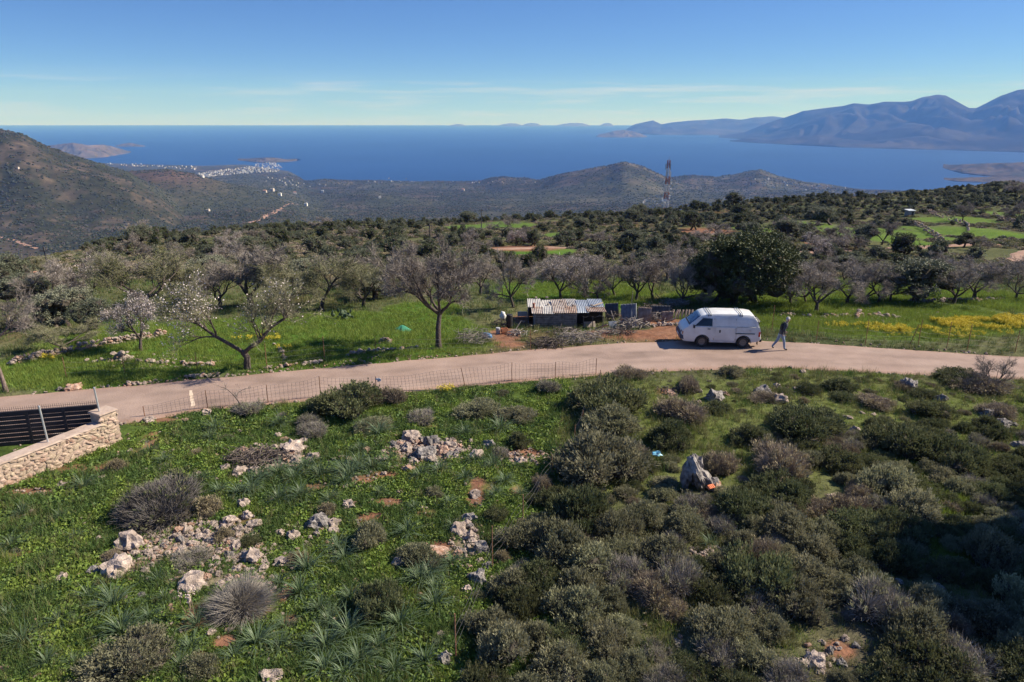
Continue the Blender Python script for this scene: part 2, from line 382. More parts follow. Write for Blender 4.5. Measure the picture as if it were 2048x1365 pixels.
def cover(x, y):
    """albedo of the ground: living grass, dry grass, red earth, scrub litter, by patch and noise"""
    rn, rf = road_y(x); dn = rn - y; df = y - rf
    n1 = fbm(x / 1.7, y / 1.7, 4, 11); n2 = fbm(x / 0.5, y / 0.5, 3, 23); n3 = fbm(x / 7.0, y / 7.0, 3, 31)
    n4 = fbm(x / 90.0, y / 90.0, 4, 77); n5 = fbm(x / 25.0, y / 25.0, 3, 78)
    C = lambda *c: np.array(c, float)[:, None]
    def mixc(a, b, t): return a * (1 - t) + b * t
    green = mixc(C(.045, .072, .02), C(.085, .125, .03), np.clip(n1 * 1.6 - .3, 0, 1)); dark = C(.045, .055, .022); dry = C(.17, .15, .085); red = mixc(C(.17, .075, .045), C(.25, .14, .095), n2)
    litter = mixc(C(.065, .058, .038), C(.12, .105, .075), n2); stone = C(.34, .30, .26)
    fore = (dn > 0).astype(float); 
    right = sstep(0.0, 2.5, x - (0.2 + 0.02 * y) + (n3 - .5) * 4)          # scrub side of the near field
    base = mixc(green, mixc(litter, mixc(green, dry, .35), np.clip(n1 * 2 - .6, 0, 1)), right * fore * (0.85 + .15 * sstep(8, 11, dn)))
    verge = sstep(0.5, 2.0, dn) * (1 - sstep(9, 14, dn)) * right
    base = mixc(base, mixc(C(.10, .14, .035), C(.13, .13, .05), n1), np.clip(verge, 0, 1) * .8)
    soil = np.clip(in_patches(SOIL, x, y) * 1.3 - (1 - n2) * .35, 0, 1)
    soil = np.maximum(soil, fore * sstep(.70, .78, n1) * .9 * (1 - right))
    rub = np.clip(in_patches(RUB, x, y, .5) * 1.3 - n1 * .5, 0, 1); base = mixc(base, mixc(C(.15, .125, .085), C(.26, .20, .155), n2), rub * .85)
    base = mixc(base, red, soil)
    # beyond the road
    far = 1 - fore
    scrub = mixc(C(.065, .078, .036), C(.12, .12, .062), np.clip(n3 * 1.8 - .4, 0, 1)); scrub = mixc(scrub, C(.15, .085, .05), sstep(.62, .75, n5) * .6)
    lush = np.clip(in_patches(LUSH, x, y, .25) * 1.4 - n3 * .35, 0, 1)
    meadow = mixc(C(.06, .135, .018), C(.13, .20, .03), np.clip(n1 * 1.5 - .25, 0, 1) * np.clip((x + 2) / 14, 0, 1))
    fieldc = mixc(scrub, mixc(meadow, C(.11, .15, .045), .3 * n3 + .5 * sstep(70, 120, y)), lush); fieldc = mixc(fieldc, red, np.clip(in_patches(SOIL, x, y) * 1.25 - .3 * n2, 0, 1))
    base = mixc(base, fieldc, far)
    # valley and hills
    t = x / np.maximum(y, 2)
    rocky = sstep(.5, .66, n4 * .6 + n5 * .4)
    hill = mixc(C(.034, .036, .022), C(.070, .058, .044), rocky); hill = mixc(hill, C(.15, .11, .085), sstep(.60, .74, fbm(x / 40, y / 14, 4, 91)) * .5)
    grove = mixc(C(.042, .052, .03), C(.068, .068, .045), n5); w = sstep(.45, .6, fbm(x / 300, y / 300, 3, 93))
    hill = mixc(hill, grove, w * .6)
    redtop = np.exp(-(((t + .475) / .05) ** 2 + ((y - 2250) / 160) ** 2)) * .8
    hill = mixc(hill, C(.115, .075, .055), redtop)
    pale = sstep(.66, .72, fbm(x / 160, y / 90, 3, 97)) * sstep(2400, 3000, y); hill = mixc(hill, C(.16, .14, .105), pale * .4)
    base = mixc(base, hill, sstep(240, 420, y))
    return base.T

# ---- one sheet from under the camera to the coast
def sheet(name, ts, ys, mat):
    T, Y = np.meshgrid(ts, ys); X = T * Y
    Z = H(X, Y); n, m = X.shape
    V = np.stack([X, Y, Z], -1).reshape(-1, 3)
    i = np.arange(n - 1)[:, None] * m; j = np.arange(m - 1)[None]
    F = np.stack([i + j, i + j + 1, i + m + j + 1, i + m + j], -1).reshape(-1, 4)
    return mesh_np(name, V, F, mat, smooth=True, col=cover(V[:, 0], V[:, 1]))

def ground_material(name, fine, bumps):
    m = MAT(name, (.72, .72, .72), (1.3, 1.28, 1.2), scale=fine, detail=8, rough=.95, attr="col", bump=.9, bscale=bumps, coord="Object", spec=.02)
    return m
ts_in = np.linspace(-1.06, 1.06, 460); ts_out = np.array([1.1, 1.2, 1.32, 1.45, 1.6])
ts = np.concatenate([-ts_out[::-1], ts_in, ts_out])
ys_near = np.geomspace(4.0, 330.0, 420)
ys_far = np.concatenate([np.geomspace(330.0, 8600.0, 300)])
ys_far[0] = ys_near[-1]
GROUND_M = ground_material("earth_and_grass", 3.0, 9.0)
HILL_M = ground_material("hillside", 0.06, 0.08)
structure("ground", sheet("ground", ts, ys_near, GROUND_M))
structure("hills", sheet("hills", ts, ys_far, HILL_M))

# ---- the road
ROAD_M = MAT("worn_pink_asphalt", (.295, .206, .166), (.355, .26, .212), scale=.35, detail=8, rough=.9, bump=.35, bscale=14, lo=.3, hi=.7, spec=.2)
_n = ROAD_M.node_tree.nodes; _l = ROAD_M.node_tree.links
_p = _n["Principled BSDF"]; _src = _p.inputs["Base Color"].links[0].from_socket
_at = _n.new("ShaderNodeAttribute"); _at.attribute_name = "col"
_mm = _n.new("ShaderNodeMix"); _mm.data_type = "RGBA"; _mm.blend_type = "MULTIPLY"; _mm.inputs["Factor"].default_value = 1
_l.new(_src, _mm.inputs[6]); _l.new(_at.outputs[0], _mm.inputs[7]); _l.new(_mm.outputs[2], _p.inputs["Base Color"])
xs = np.linspace(-34, 40, 520); ws = np.linspace(0, 1, 36)
rn, rf = road_y(xs)
def smooth1(a, k=9):
    b = np.pad(a, k, mode="edge"); return np.convolve(b, np.ones(2 * k + 1) / (2 * k + 1), "valid")
rn = smooth1(rn, 14) + .16 * (fbm(xs / 1.1, xs * 0, 4, 3) - .5) * 2; rf = smooth1(rf, 14) + .13 * (fbm(xs / 1.3, xs * 0 + 4, 4, 4) - .5) * 2
W, X = np.meshgrid(ws, xs); Y = rn[:, None] * (1 - W) + rf[:, None] * W
Z = 0.012 + 0.05 * (1 - (2 * W - 1) ** 2) * .6 - 0.05 * (np.abs(2 * W - 1) > .985)
V = np.stack([X, Y, Z], -1).reshape(-1, 3); m = len(ws); n = len(xs)
i = np.arange(n - 1)[:, None] * m; j = np.arange(m - 1)[None]
F = np.stack([i + j, i + m + j, i + m + j + 1, i + j + 1], -1).reshape(-1, 4)
track = np.exp(-((W - .27) / .07) ** 2) + np.exp(-((W - .62) / .07) ** 2) + np.exp(-((W - .45) / .05) ** 2) * .5
edge = np.exp(-(np.minimum(W, 1 - W) / .07) ** 2)
wn_ = fbm(X / 3.5, Y / .5, 4, 8); wb_ = fbm(X / 1.6, Y / 1.2, 4, 9)
wc_ = fbm(X / .35, Y / .35, 3, 10); val = 1.0 - .17 * track * wn_ * 1.6 - .16 * (wb_ - .5) * 2 - .10 * (wc_ - .5) * 2 - .16 * sstep(.62, .70, fbm(X / 4.0, Y / 1.6, 3, 14))
colr = np.stack([val * (1 + .02 * edge), val * (1 - .12 * edge * wb_ * 1.4), val * (1 - .2 * edge * wb_ * 1.4)], -1).reshape(-1, 3)
structure("road", mesh_np("road", V, F, ROAD_M, smooth=True, col=colr))
# the pale concrete strip across the road
PATCH_M = MAT("pale_concrete_strip", (.55, .42, .30), (.66, .52, .40), scale=3, detail=6, rough=.9, bump=.2)
a = [on_plane(u, v, .05) for u, v in ((378, 781), (384, 781), (390, 812), (382, 813))]
N_ = 10; L_ = [np.array(a[0]) + (np.array(a[3]) - np.array(a[0])) * k / N_ for k in range(N_ + 1)]; R_ = [np.array(a[1]) + (np.array(a[2]) - np.array(a[1])) * k / N_ for k in range(N_ + 1)]
V = []
for p_, q_ in zip(L_, R_):
    for s_ in (p_, q_):
        r0, r1 = np.interp(s_[0], xs, rn), np.interp(s_[0], xs, rf); w_ = (s_[1] - r0) / (r1 - r0)
        V.append((s_[0] + rng.uniform(-.02, .02), s_[1], 0.012 + 0.03 * (1 - (2 * w_ - 1) ** 2) + .006))
F = [(2 * k, 2 * k + 1, 2 * k + 3, 2 * k + 2) for k in range(N_)]
structure("road_marking", mesh_np("road_marking", V, np.array(F), PATCH_M))

# ---- farm tracks of red earth on the slope
TRACK_M = MAT("red_earth_track", (.27, .15, .10), (.36, .23, .17), scale=.8, detail=6, rough=.95, bump=.4, bscale=6)
def track(name, uv, width):
    P = grounds(uv)[:, :2]; s = np.r_[0, np.cumsum(np.hypot(*np.diff(P, axis=0).T))]; q = np.linspace(0, s[-1], 90)
    P = np.stack([smooth1(np.interp(q, s, P[:, k]), 4) for k in (0, 1)], 1); T = np.gradient(P, axis=0); T /= np.linalg.norm(T, axis=1)[:, None]; Nn = np.stack([-T[:, 1], T[:, 0]], 1)
    w = width * (1 + .5 * (fbm(q / 3, q * 0, 3, 5) - .5)); V = []
    for o in np.linspace(-.5, .5, 9):
        X = P[:, 0] + Nn[:, 0] * w * o; Y = P[:, 1] + Nn[:, 1] * w * o; V.append(np.stack([X, Y, H(X, Y) + .10 - .12 * (abs(o) > .45)], 1))
    V = np.stack(V, 1).reshape(-1, 3); i = np.arange(89)[:, None] * 9; j = np.arange(8)[None]
    F = np.stack([i + j, i + j + 1, i + 10 + j, i + 9 + j], -1).reshape(-1, 4)
    structure(name, mesh_np(name, V, F, TRACK_M, smooth=True))
track("track", [(1575, 508), (1640, 504), (1700, 500), (1780, 498), (1850, 495), (1900, 492), (1965, 490), (2000, 489)], 2.4)
track("track", [(2100, 497), (2056, 510), (2038, 524), (2052, 538), (2100, 560)], 3.0)
track("track", [(985, 500), (1040, 498), (1090, 496), (1140, 497)], 2.2)

# ---- the sea
SEA_M = MAT("deep_blue_sea", (.006, .030, .115), (.010, .042, .15), scale=.0006, detail=6, rough=.42, spec=.22, bump=.25, bscale=.02)
ysea = np.geomspace(2500, 42000, 60); tsea = np.linspace(-2.2, 2.2, 45)
T, Y = np.meshgrid(tsea, ysea); X = T * Y; n, m = X.shape
V = np.stack([X, Y, X * 0 + SEA_Z], -1).reshape(-1, 3); i = np.arange(n - 1)[:, None] * m; j = np.arange(m - 1)[None]
structure("sea", mesh_np("sea", V, np.stack([i + j, i + j + 1, i + m + j + 1, i + m + j], -1).reshape(-1, 4), SEA_M, smooth=True))

# ---- islands, headlands and mountains across the gulf: real heightfields standing in the sea
def landmass(name, sky, water_v, deep, mat, seed, nu=160, nw=60, rough=.12, nscale=None):
    us, vs = pts(sky)
    if np.isscalar(water_v): wv = np.full(len(us), float(water_v))
    else: wv = np.interp(us, *pts(water_v))
    u = np.linspace(us[0], us[-1], nu); v = np.interp(u, us, vs); w_ = np.interp(u, us, wv)
    y0 = np.array([dep_y(k, SEA_Z) for k in w_]); t = (u - 1024) / (FPX * 1.045)
    W = np.linspace(0, 1, nw)[None]; Y = y0[:, None] + deep * W; X = t[:, None] * Y
    yc = y0 + deep * .5
    zc = np.array([z_at(a, b) for a, b in zip(v, yc)]) - SEA_Z
    zc = np.maximum(zc, 0); ed = np.linspace(0, 1, nu); tp = np.sqrt(np.clip(1 - np.abs(2 * ed - 1) ** 5, .004, 1))[:, None]; Y = y0[:, None] + deep * (.5 + (W - .5) * tp); X = t[:, None] * Y; zc = zc * sstep(0, .08, ed) * sstep(0, .08, 1 - ed) - 22 * (1 - sstep(0, .045, ed) * sstep(0, .045, 1 - ed))
    prof = np.clip(np.where(W < .5, W / .5, (1 - W) / .5), 0, 1); prof = prof ** .8
    ns = nscale or deep / 5
    r = fbm(X / ns, Y / ns, 5, seed, .55); ridg = 1 - np.abs(2 * fbm(X / ns * .9 + 9, Y / ns * .5, 4, seed + 9, .5) - 1) * 2
    sp_ = 1 - np.abs(2 * fbm(X / (ns * .42) + 3 * fbm(X / ns, Y / ns, 2, seed + 4), Y / (ns * 1.7), 4, seed + 14, .5) - 1) * 1.6
    Z = zc[:, None] * prof * (1 - .85 * (1 - sp_) * (1 - prof ** 4) * (min(1, rough * 6.5)) + (r - .5) * rough * 6 * (1 - prof ** 2) + .22 * ridg * prof * (1 - prof) * 4 * min(1, rough * 6))
    Z = np.where(prof < .02, -30, Z) + SEA_Z
    V = np.stack([X, Y, Z], -1).reshape(-1, 3); i = np.arange(nu - 1)[:, None] * nw; j = np.arange(nw - 1)[None]
    F = np.stack([i + j, i + nw + j, i + nw + j + 1, i + j + 1], -1).reshape(-1, 4)
    return structure(name, mesh_np(name, V, F, mat, smooth=True))
MOUNT_M = MAT("bare_mountain_rock", (.024, .022, .021), (.075, .066, .06), scale=.0012, detail=8, rough=.95, lo=.42, hi=.68, bump=.6, bscale=.003, spec=0.0)
ISLE_M = MAT("dry_island_scrub", (.06, .056, .038), (.15, .11, .08), scale=.006, detail=7, rough=.95, lo=.4, hi=.7, bump=.5, bscale=.02, spec=0.0)
landmass("mountains", [(1400, 278), (1440, 268), (1490, 262), (1530, 248), (1560, 237), (1600, 222), (1640, 216), (1680, 211), (1700, 206), (1730, 209), (1760, 203), (1800, 204), (1815, 202), (1835, 194), (1860, 189), (1880, 190), (1905, 203), (1930, 216), (1945, 216), (1965, 205), (1990, 190), (2020, 180), (2048, 177), (2150, 168), (2350, 180), (2600, 170), (3000, 210)],
         [(1400, 280), (1500, 283), (1700, 293), (1900, 299), (2048, 302), (2400, 312), (3000, 330)], 7000, MOUNT_M, 3, 420, 90, .16, 1500)
landmass("mountains", [(1235, 262), (1250, 253), (1280, 246), (1305, 240), (1322, 248), (1345, 244), (1400, 240), (1450, 237), (1480, 239), (1510, 234), (1545, 232), (1600, 240), (1700, 250)], 271, 9000, MOUNT_M, 12, 200, 50, .14, 2200)
landmass("mountains", [(1440, 280), (1490, 276), (1540, 281), (1590, 274), (1640, 270), (1690, 278), (1740, 283), (1800, 276), (1860, 271), (1920, 280), (2000, 284), (2100, 280), (2300, 290)], [(1440, 284), (1700, 296), (2048, 305), (2300, 316)], 1600, MOUNT_M, 21, 220, 40, .14, 700)
landmass("island", [(1190, 271), (1210, 267), (1232, 261), (1248, 260), (1262, 262), (1280, 267), (1300, 275)], 275.5, 1800, ISLE_M, 31, 70, 30, .12)
landmass("island", [(462, 321), (475, 318), (500, 317), (525, 315), (545, 316), (565, 319), (585, 320), (603, 321.5)], [(462, 321.5), (520, 327), (560, 325), (603, 322)], 480, ISLE_M, 35, 90, 30, .10)
landmass("island", [(60, 296), (90, 291), (110, 289), (140, 285), (170, 290), (200, 289), (215, 292), (235, 298), (250, 303), (262, 306)], [(60, 318), (160, 318), (200, 315), (240, 309), (262, 307)], 900, ISLE_M, 37, 110, 40, .10)
landmass("island", [(222, 293), (240, 288), (255, 286), (270, 289), (288, 293)], 294, 500, ISLE_M, 39, 60, 24, .10)
landmass("headland", [(1885, 334), (1905, 331), (1940, 329), (1990, 327), (2048, 325), (2120, 322), (2250, 330)], [(1885, 335), (1920, 345), (1960, 352), (2048, 356), (2250, 362)], 900, ISLE_M, 41, 110, 40, .10)
landmass("headland", [(1893, 358), (1930, 356), (1990, 354), (2060, 352), (2200, 356)], [(1893, 359), (1930, 364), (2060, 368), (2200, 372)], 260, ISLE_M, 43, 90, 30, .10)
for (a, b, c) in ((915, 250.2, 20), (1020, 248.6, 30), (1062, 248, 24), (1145, 247.8, 40), (1213, 247.6, 16)):
    landmass("island", [(a - c, 253), (a - c * .4, b - .6), (a, b - 2.2), (a + c * .5, b - 1.2), (a + c, 253)], 253, 1500, ISLE_M, 50 + a, 24, 14, .1)

# ---- the air over the gulf
HAZE_D = 6.2e-5
hm = bpy.data.materials.new("sea_haze"); hm.use_nodes = True; hn, hl = hm.node_tree.nodes, hm.node_tree.links
hn.clear(); ho = hn.new("ShaderNodeOutputMaterial"); hv = hn.new("ShaderNodeVolumePrincipled")
hv.inputs["Color"].default_value = (.14, .34, 1.0, 1); hv.inputs["Density"].default_value = HAZE_D; hv.inputs["Absorption Color"].default_value = (1, 1, 1, 1); hv.inputs["Anisotropy"].default_value = 0.0
hl.new(hv.outputs[0], ho.inputs["Volume"])
mb = MB(); mb.box((0, 21400, (1500 - 480) / 2), (190000, 43800, 1980))
hz = obj("haze", mb.mesh("haze", hm)); hz["kind"] = "stuff"; hz["label"] = "thin blue haze over the gulf"; hz["category"] = "haze"
# ================================================================== plants and rocks: shapes
def unit(a): return a / (np.linalg.norm(a, axis=-1, keepdims=True) + 1e-9)
def rdir(r, n): return unit(r.normal(size=(n, 3)))

def leaves(r, C, D, L, W):
    """one thin diamond leaf per row: centre C, growing direction D, length L, width W"""
    n = len(C); S = unit(np.cross(D, rdir(r, n))); L = np.broadcast_to(L, (n,))[:, None]; W = np.broadcast_to(W, (n,))[:, None]
    V = np.stack([C - D * L * .5, C + S * W * .5 - D * L * .08, C + D * L * .5, C - S * W * .5 - D * L * .08], 1).reshape(-1, 3)
    return V, np.arange(n * 4).reshape(-1, 4)

def strips(r, P0, P1, W0, bend=.12, seg=2):
    """thin bent twigs or blades from P0 to P1, tapering to a point"""
    n = len(P0); d = P1 - P0; ln = np.linalg.norm(d, axis=1, keepdims=True); S = unit(np.cross(d, rdir(r, n))); off = rdir(r, n) * ln * bend
    V = []; W0 = np.broadcast_to(W0, (n,))[:, None]
    for k in range(seg + 1):
        t = k / seg; c = P0 + d * t + off * (4 * t * (1 - t)); w = W0 * (1 - t * .9) * .5
        V += [c - S * w, c + S * w]
    V = np.stack(V, 1).reshape(-1, 3); b = np.arange(n)[:, None] * (2 * seg + 2)
    F = np.concatenate([np.stack([b[:, 0] + 2 * k, b[:, 0] + 2 * k + 1, b[:, 0] + 2 * k + 3, b[:, 0] + 2 * k + 2], 1) for k in range(seg)])
    return V, F

def ico(sub):
    bm = bmesh.new(); bmesh.ops.create_icosphere(bm, subdivisions=sub, radius=1.0)
    V = np.array([v.co[:] for v in bm.verts]); F = np.array([[v.index for v in f.verts] for f in bm.faces]); bm.free(); return V, F
ICO1, ICO2, ICO3 = ico(1), ico(2), ico(3)

def rock_shape(r, base, cuts=8, amp=.40, f=2.3, flat=.3):
    V = base[0].copy(); s = r.uniform(-50, 50, 3)
    for k in range(cuts):
        n = rdir(r, 1)[0]; d = r.uniform(.55, .92); V -= np.maximum(V @ n - d, 0)[:, None] * n
    disp = np.array([mnoise.fractal(Vector(v * f + s), 1.0, 2.1, 4) for v in V]); pit = np.array([abs(mnoise.noise(Vector(v * f * 2.6 + s))) for v in V])
    V = V * (1 + amp * disp - amp * .9 * np.clip(.22 - pit, 0, 1) * 4 * .4)[:, None]
    V[:, 2] = np.where(V[:, 2] < -flat, -flat + (V[:, 2] + flat) * .2, V[:, 2])
    return V, base[1]

ROCK_M = MAT("weathered_limestone", (.215, .168, .14), (.50, .40, .335), scale=2.4, detail=8, rough=.95, bump=.8, bscale=9, rnd=.18, lo=.36, hi=.62, spec=.15)
ROCK_R = MAT("red_stained_limestone", (.30, .15, .09), (.46, .33, .26), scale=2.6, detail=8, rough=.95, bump=.8, bscale=9, rnd=.14, lo=.36, hi=.60, spec=.15)
ROCK_G = MAT("grey_lichen_limestone", (.10, .092, .09), (.33, .295, .27), scale=3.4, detail=9, rough=.95, bump=.9, bscale=9, rnd=.15, lo=.38, hi=.62, spec=.15)
_r = np.random.default_rng(101)
ROCKS = {k: [mesh_np("rock", *rock_shape(_r, ICO3), m) for _ in range(7)] for k, m in (("pale", ROCK_M), ("red", ROCK_R), ("grey", ROCK_G))}
STONES = [mesh_np("stone", *rock_shape(_r, ICO2, 8, .10, 1.6), [ROCK_M]) for _ in range(6)] + [mesh_np("stone", *rock_shape(_r, ICO2, 8, .10, 1.6), [ROCK_R]) for _ in range(2)]

# ---- shrubs. kinds: leafy (grey-green), dark, grey (spiny twigs), brown (dry twigs), ochre
LEAF_D = MAT("shrub_leaf_dark", (.082, .098, .042), (.16, .165, .08), scale=2.2, rough=.8, rnd=.28, hue=.012, trans=.3)
LEAF_G = MAT("shrub_leaf_grey_green", (.175, .175, .10), (.29, .275, .17), scale=2.2, rough=.85, rnd=.28, hue=.012, trans=.3)
LEAF_O = MAT("shrub_leaf_ochre", (.25, .21, .125), (.36, .30, .19), scale=2.5, rough=.85, rnd=.15, trans=.18)
TWIG_G = MAT("grey_spiny_twig", (.23, .205, .175), (.36, .32, .275), scale=3, rough=.9, rnd=.15)
TWIG_B = MAT("dry_brown_twig", (.185, .145, .11), (.31, .255, .20), scale=3, rough=.9, rnd=.15)
TWIG_D = MAT("dark_grey_twig", (.085, .075, .068), (.19, .17, .155), scale=3, rough=.9, rnd=.1)
CORE_M = MAT("opaque_twig_core", (.05, .043, .033), (.085, .07, .052), scale=8, rough=.95)  # for dark solid cores put inside plants as inner twigs to block light

def lobed(r, n, spread=.62, zlo=.10, zhi=.42, rlo=.26, rhi=.46):
    a = r.uniform(0, 2 * math.pi, n); q = np.sqrt(r.uniform(0, 1, n)) * spread
    c = np.stack([np.cos(a) * q, np.sin(a) * q, zlo + (zhi - zlo) * (1 - q / spread) * r.uniform(.5, 1.15, n)], 1)
    return c, r.uniform(rlo, rhi, n)

def shrub_mesh(seed, kind, n_leaf=7600, flat=1.0):
    r = np.random.default_rng(seed); V = []; F = []; MI = []; off = 0
    def put(v, f, mi):
        nonlocal off
        V.append(v); F.append(f + off); MI.append((f.shape[1], np.full(len(f), mi))); off += len(v)
    c, rad = lobed(r, int(r.integers(9, 15)))
    w = rad ** 2; w /= w.sum()
    for k in range(len(c)):                                    # solid dark core in place of inner twigs, added to stop light
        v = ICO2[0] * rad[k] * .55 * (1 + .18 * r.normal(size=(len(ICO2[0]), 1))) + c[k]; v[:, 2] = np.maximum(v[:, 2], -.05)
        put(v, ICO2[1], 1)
    twiggy = kind in ("grey", "brown", "thicket")
    nt = n_leaf if twiggy else 1100
    k = r.choice(len(c), nt, p=w); d = rdir(r, nt); d[:, 2] = np.abs(d[:, 2]) * .9 + .05; d = unit(d)
    P0 = c[k] * .8 + d * rad[k][:, None] * r.uniform(.35, .8, (nt, 1)); ln = r.uniform(.16, .36, (nt, 1)) * (1.0 if twiggy else .8)
    P1 = P0 + unit(d + .5 * rdir(r, nt) + np.array([0, 0, .25])) * ln
    put(*strips(r, P0, P1, .014 if twiggy else .012, .15), 2)
    nl = 1500 if kind in ("grey", "thicket") else 2600 if kind == "brown" else n_leaf
    k = r.choice(len(c), nl, p=w); d = rdir(r, nl); d[:, 2] = np.where(d[:, 2] < -.15, -d[:, 2], d[:, 2])
    # sprays: leaves gathered in tufts so that light and dark clumps show
    nsp = nl // 14; sp = r.choice(len(c), nsp, p=w); sd = rdir(r, nsp); sd[:, 2] = np.where(sd[:, 2] < -.1, -sd[:, 2], sd[:, 2]); sr = r.uniform(.74, 1.26, nsp)
    k = np.repeat(np.arange(nsp), 14); tip = c[sp] + sd * (rad[sp] * sr)[:, None]
    C = tip[k] + r.normal(size=(len(k), 3)) * .036 + sd[k] * r.uniform(-.07, .06, (len(k), 1))
    D = unit(sd[k] * .7 + np.array([0, 0, .55]) + .55 * rdir(r, len(k)))
    put(*leaves(r, C, D, r.uniform(.055, .115, len(k)), r.uniform(.022, .042, len(k))), 0)
    V = np.concatenate(V); V[:, 2] *= flat; V[:, 2] = np.maximum(V[:, 2], -.03)
    leafm = {"leafy": LEAF_G, "dark": LEAF_D, "grey": LEAF_G, "brown": LEAF_O, "ochre": LEAF_O, "thicket": LEAF_D}[kind]
    twm = {"leafy": TWIG_G, "dark": TWIG_B, "grey": TWIG_G, "brown": TWIG_B, "ochre": TWIG_B, "thicket": TWIG_D}[kind]
    f3 = [f for f in F if f.shape[1] == 3]; f4 = [f for f in F if f.shape[1] == 4]
    mi = np.concatenate([m for k_, m in MI if k_ == 3] + [m for k_, m in MI if k_ == 4])
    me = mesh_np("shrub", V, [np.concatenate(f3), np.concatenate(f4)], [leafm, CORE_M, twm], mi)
    return me
SHRUBS = {k: [shrub_mesh(200 + 10 * i + j, k, nl) for j in range(nv)] for i, (k, nv, nl) in enumerate((("leafy", 5, 10500), ("dark", 4, 10500), ("grey", 3, 4200), ("brown", 3, 7000), ("thicket", 1, 11000), ("ochre", 2, 5200)))}

def spiny_mesh(seed):
    """one rounded cushion of long upright grey spines"""
    r = np.random.default_rng(seed); n = 5200
    d = rdir(r, n); d[:, 2] = np.abs(d[:, 2]) * 1.05 + .05; d = unit(d); d[:, :2] *= 1.0
    P0 = d * r.uniform(.12, .6, (n, 1)) * np.array([.8, .8, .6]); P1 = d * r.uniform(.72, 1.06, (n, 1)) * np.array([1, 1, .82]) + r.normal(size=(n, 3)) * .05
    lump = 1 + .16 * np.sin(d[:, 0] * 5 + 1) * np.sin(d[:, 1] * 4.3) + .10 * np.sin(d[:, 0] * 11 + d[:, 2] * 7); P1 = P1 * lump[:, None] * r.choice([1, 1, .86, 1.06], (n, 1)); P1[:, 0] += .10 * P1[:, 2]
    v, f = strips(r, P0, P1, .013, .10); v[:, 2] = np.maximum(v[:, 2], -.03)
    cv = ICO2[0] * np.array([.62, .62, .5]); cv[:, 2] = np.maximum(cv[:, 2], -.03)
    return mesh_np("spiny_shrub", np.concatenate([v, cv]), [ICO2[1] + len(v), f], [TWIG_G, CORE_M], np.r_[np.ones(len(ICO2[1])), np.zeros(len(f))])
SPINY = spiny_mesh(5)

# ---- asphodels: rosettes of long arching leaves
ASPH_M = MAT("asphodel_leaf", (.075, .12, .055), (.145, .19, .10), scale=3, rough=.5, rnd=.15, trans=.25, spec=.4)
STALK_M = MAT("dry_flower_stalk", (.20, .15, .10), (.30, .22, .16), scale=5, rough=.9)
def asphodel_mesh(seed):
    r = np.random.default_rng(seed); n = int(r.integers(82, 110)); a = r.uniform(0, 2 * math.pi, n); el = r.uniform(.35, 1.5, n); L = r.uniform(.5, 1.25, n); S = 6
    V = []; F = []
    for k in range(n):
        q = np.linspace(0, 1, S + 1); e = el[k] - q * r.uniform(.5, 2.3) * q; a_ = a[k] + q * r.normal(0, .35)
        ds = np.stack([np.cos(e) * np.cos(a_), np.cos(e) * np.sin(a_), np.sin(e)], 1) * L[k] / S
        P = np.cumsum(ds, 0) + np.array([np.cos(a[k]), np.sin(a[k]), 0]) * .05; P[:, 2] = np.maximum(P[:, 2], .01)
        side = np.array([-np.sin(a[k]), np.cos(a[k]), 0]); w = .016 * (1 - q ** 2 * .93)
        b = len(V) * 2 * (S + 1); V.append(np.stack([P - side * w[:, None], P + side * w[:, None]], 1).reshape(-1, 3))
        F += [(b + 2 * i, b + 2 * i + 1, b + 2 * i + 3, b + 2 * i + 2) for i in range(S)]
    V = np.concatenate(V); mi = np.zeros(len(F)); F = np.array(F)
    return mesh_np("asphodel", V, F, [ASPH_M], mi, smooth=True)
ASPHODELS = [asphodel_mesh(300 + k) for k in range(6)]

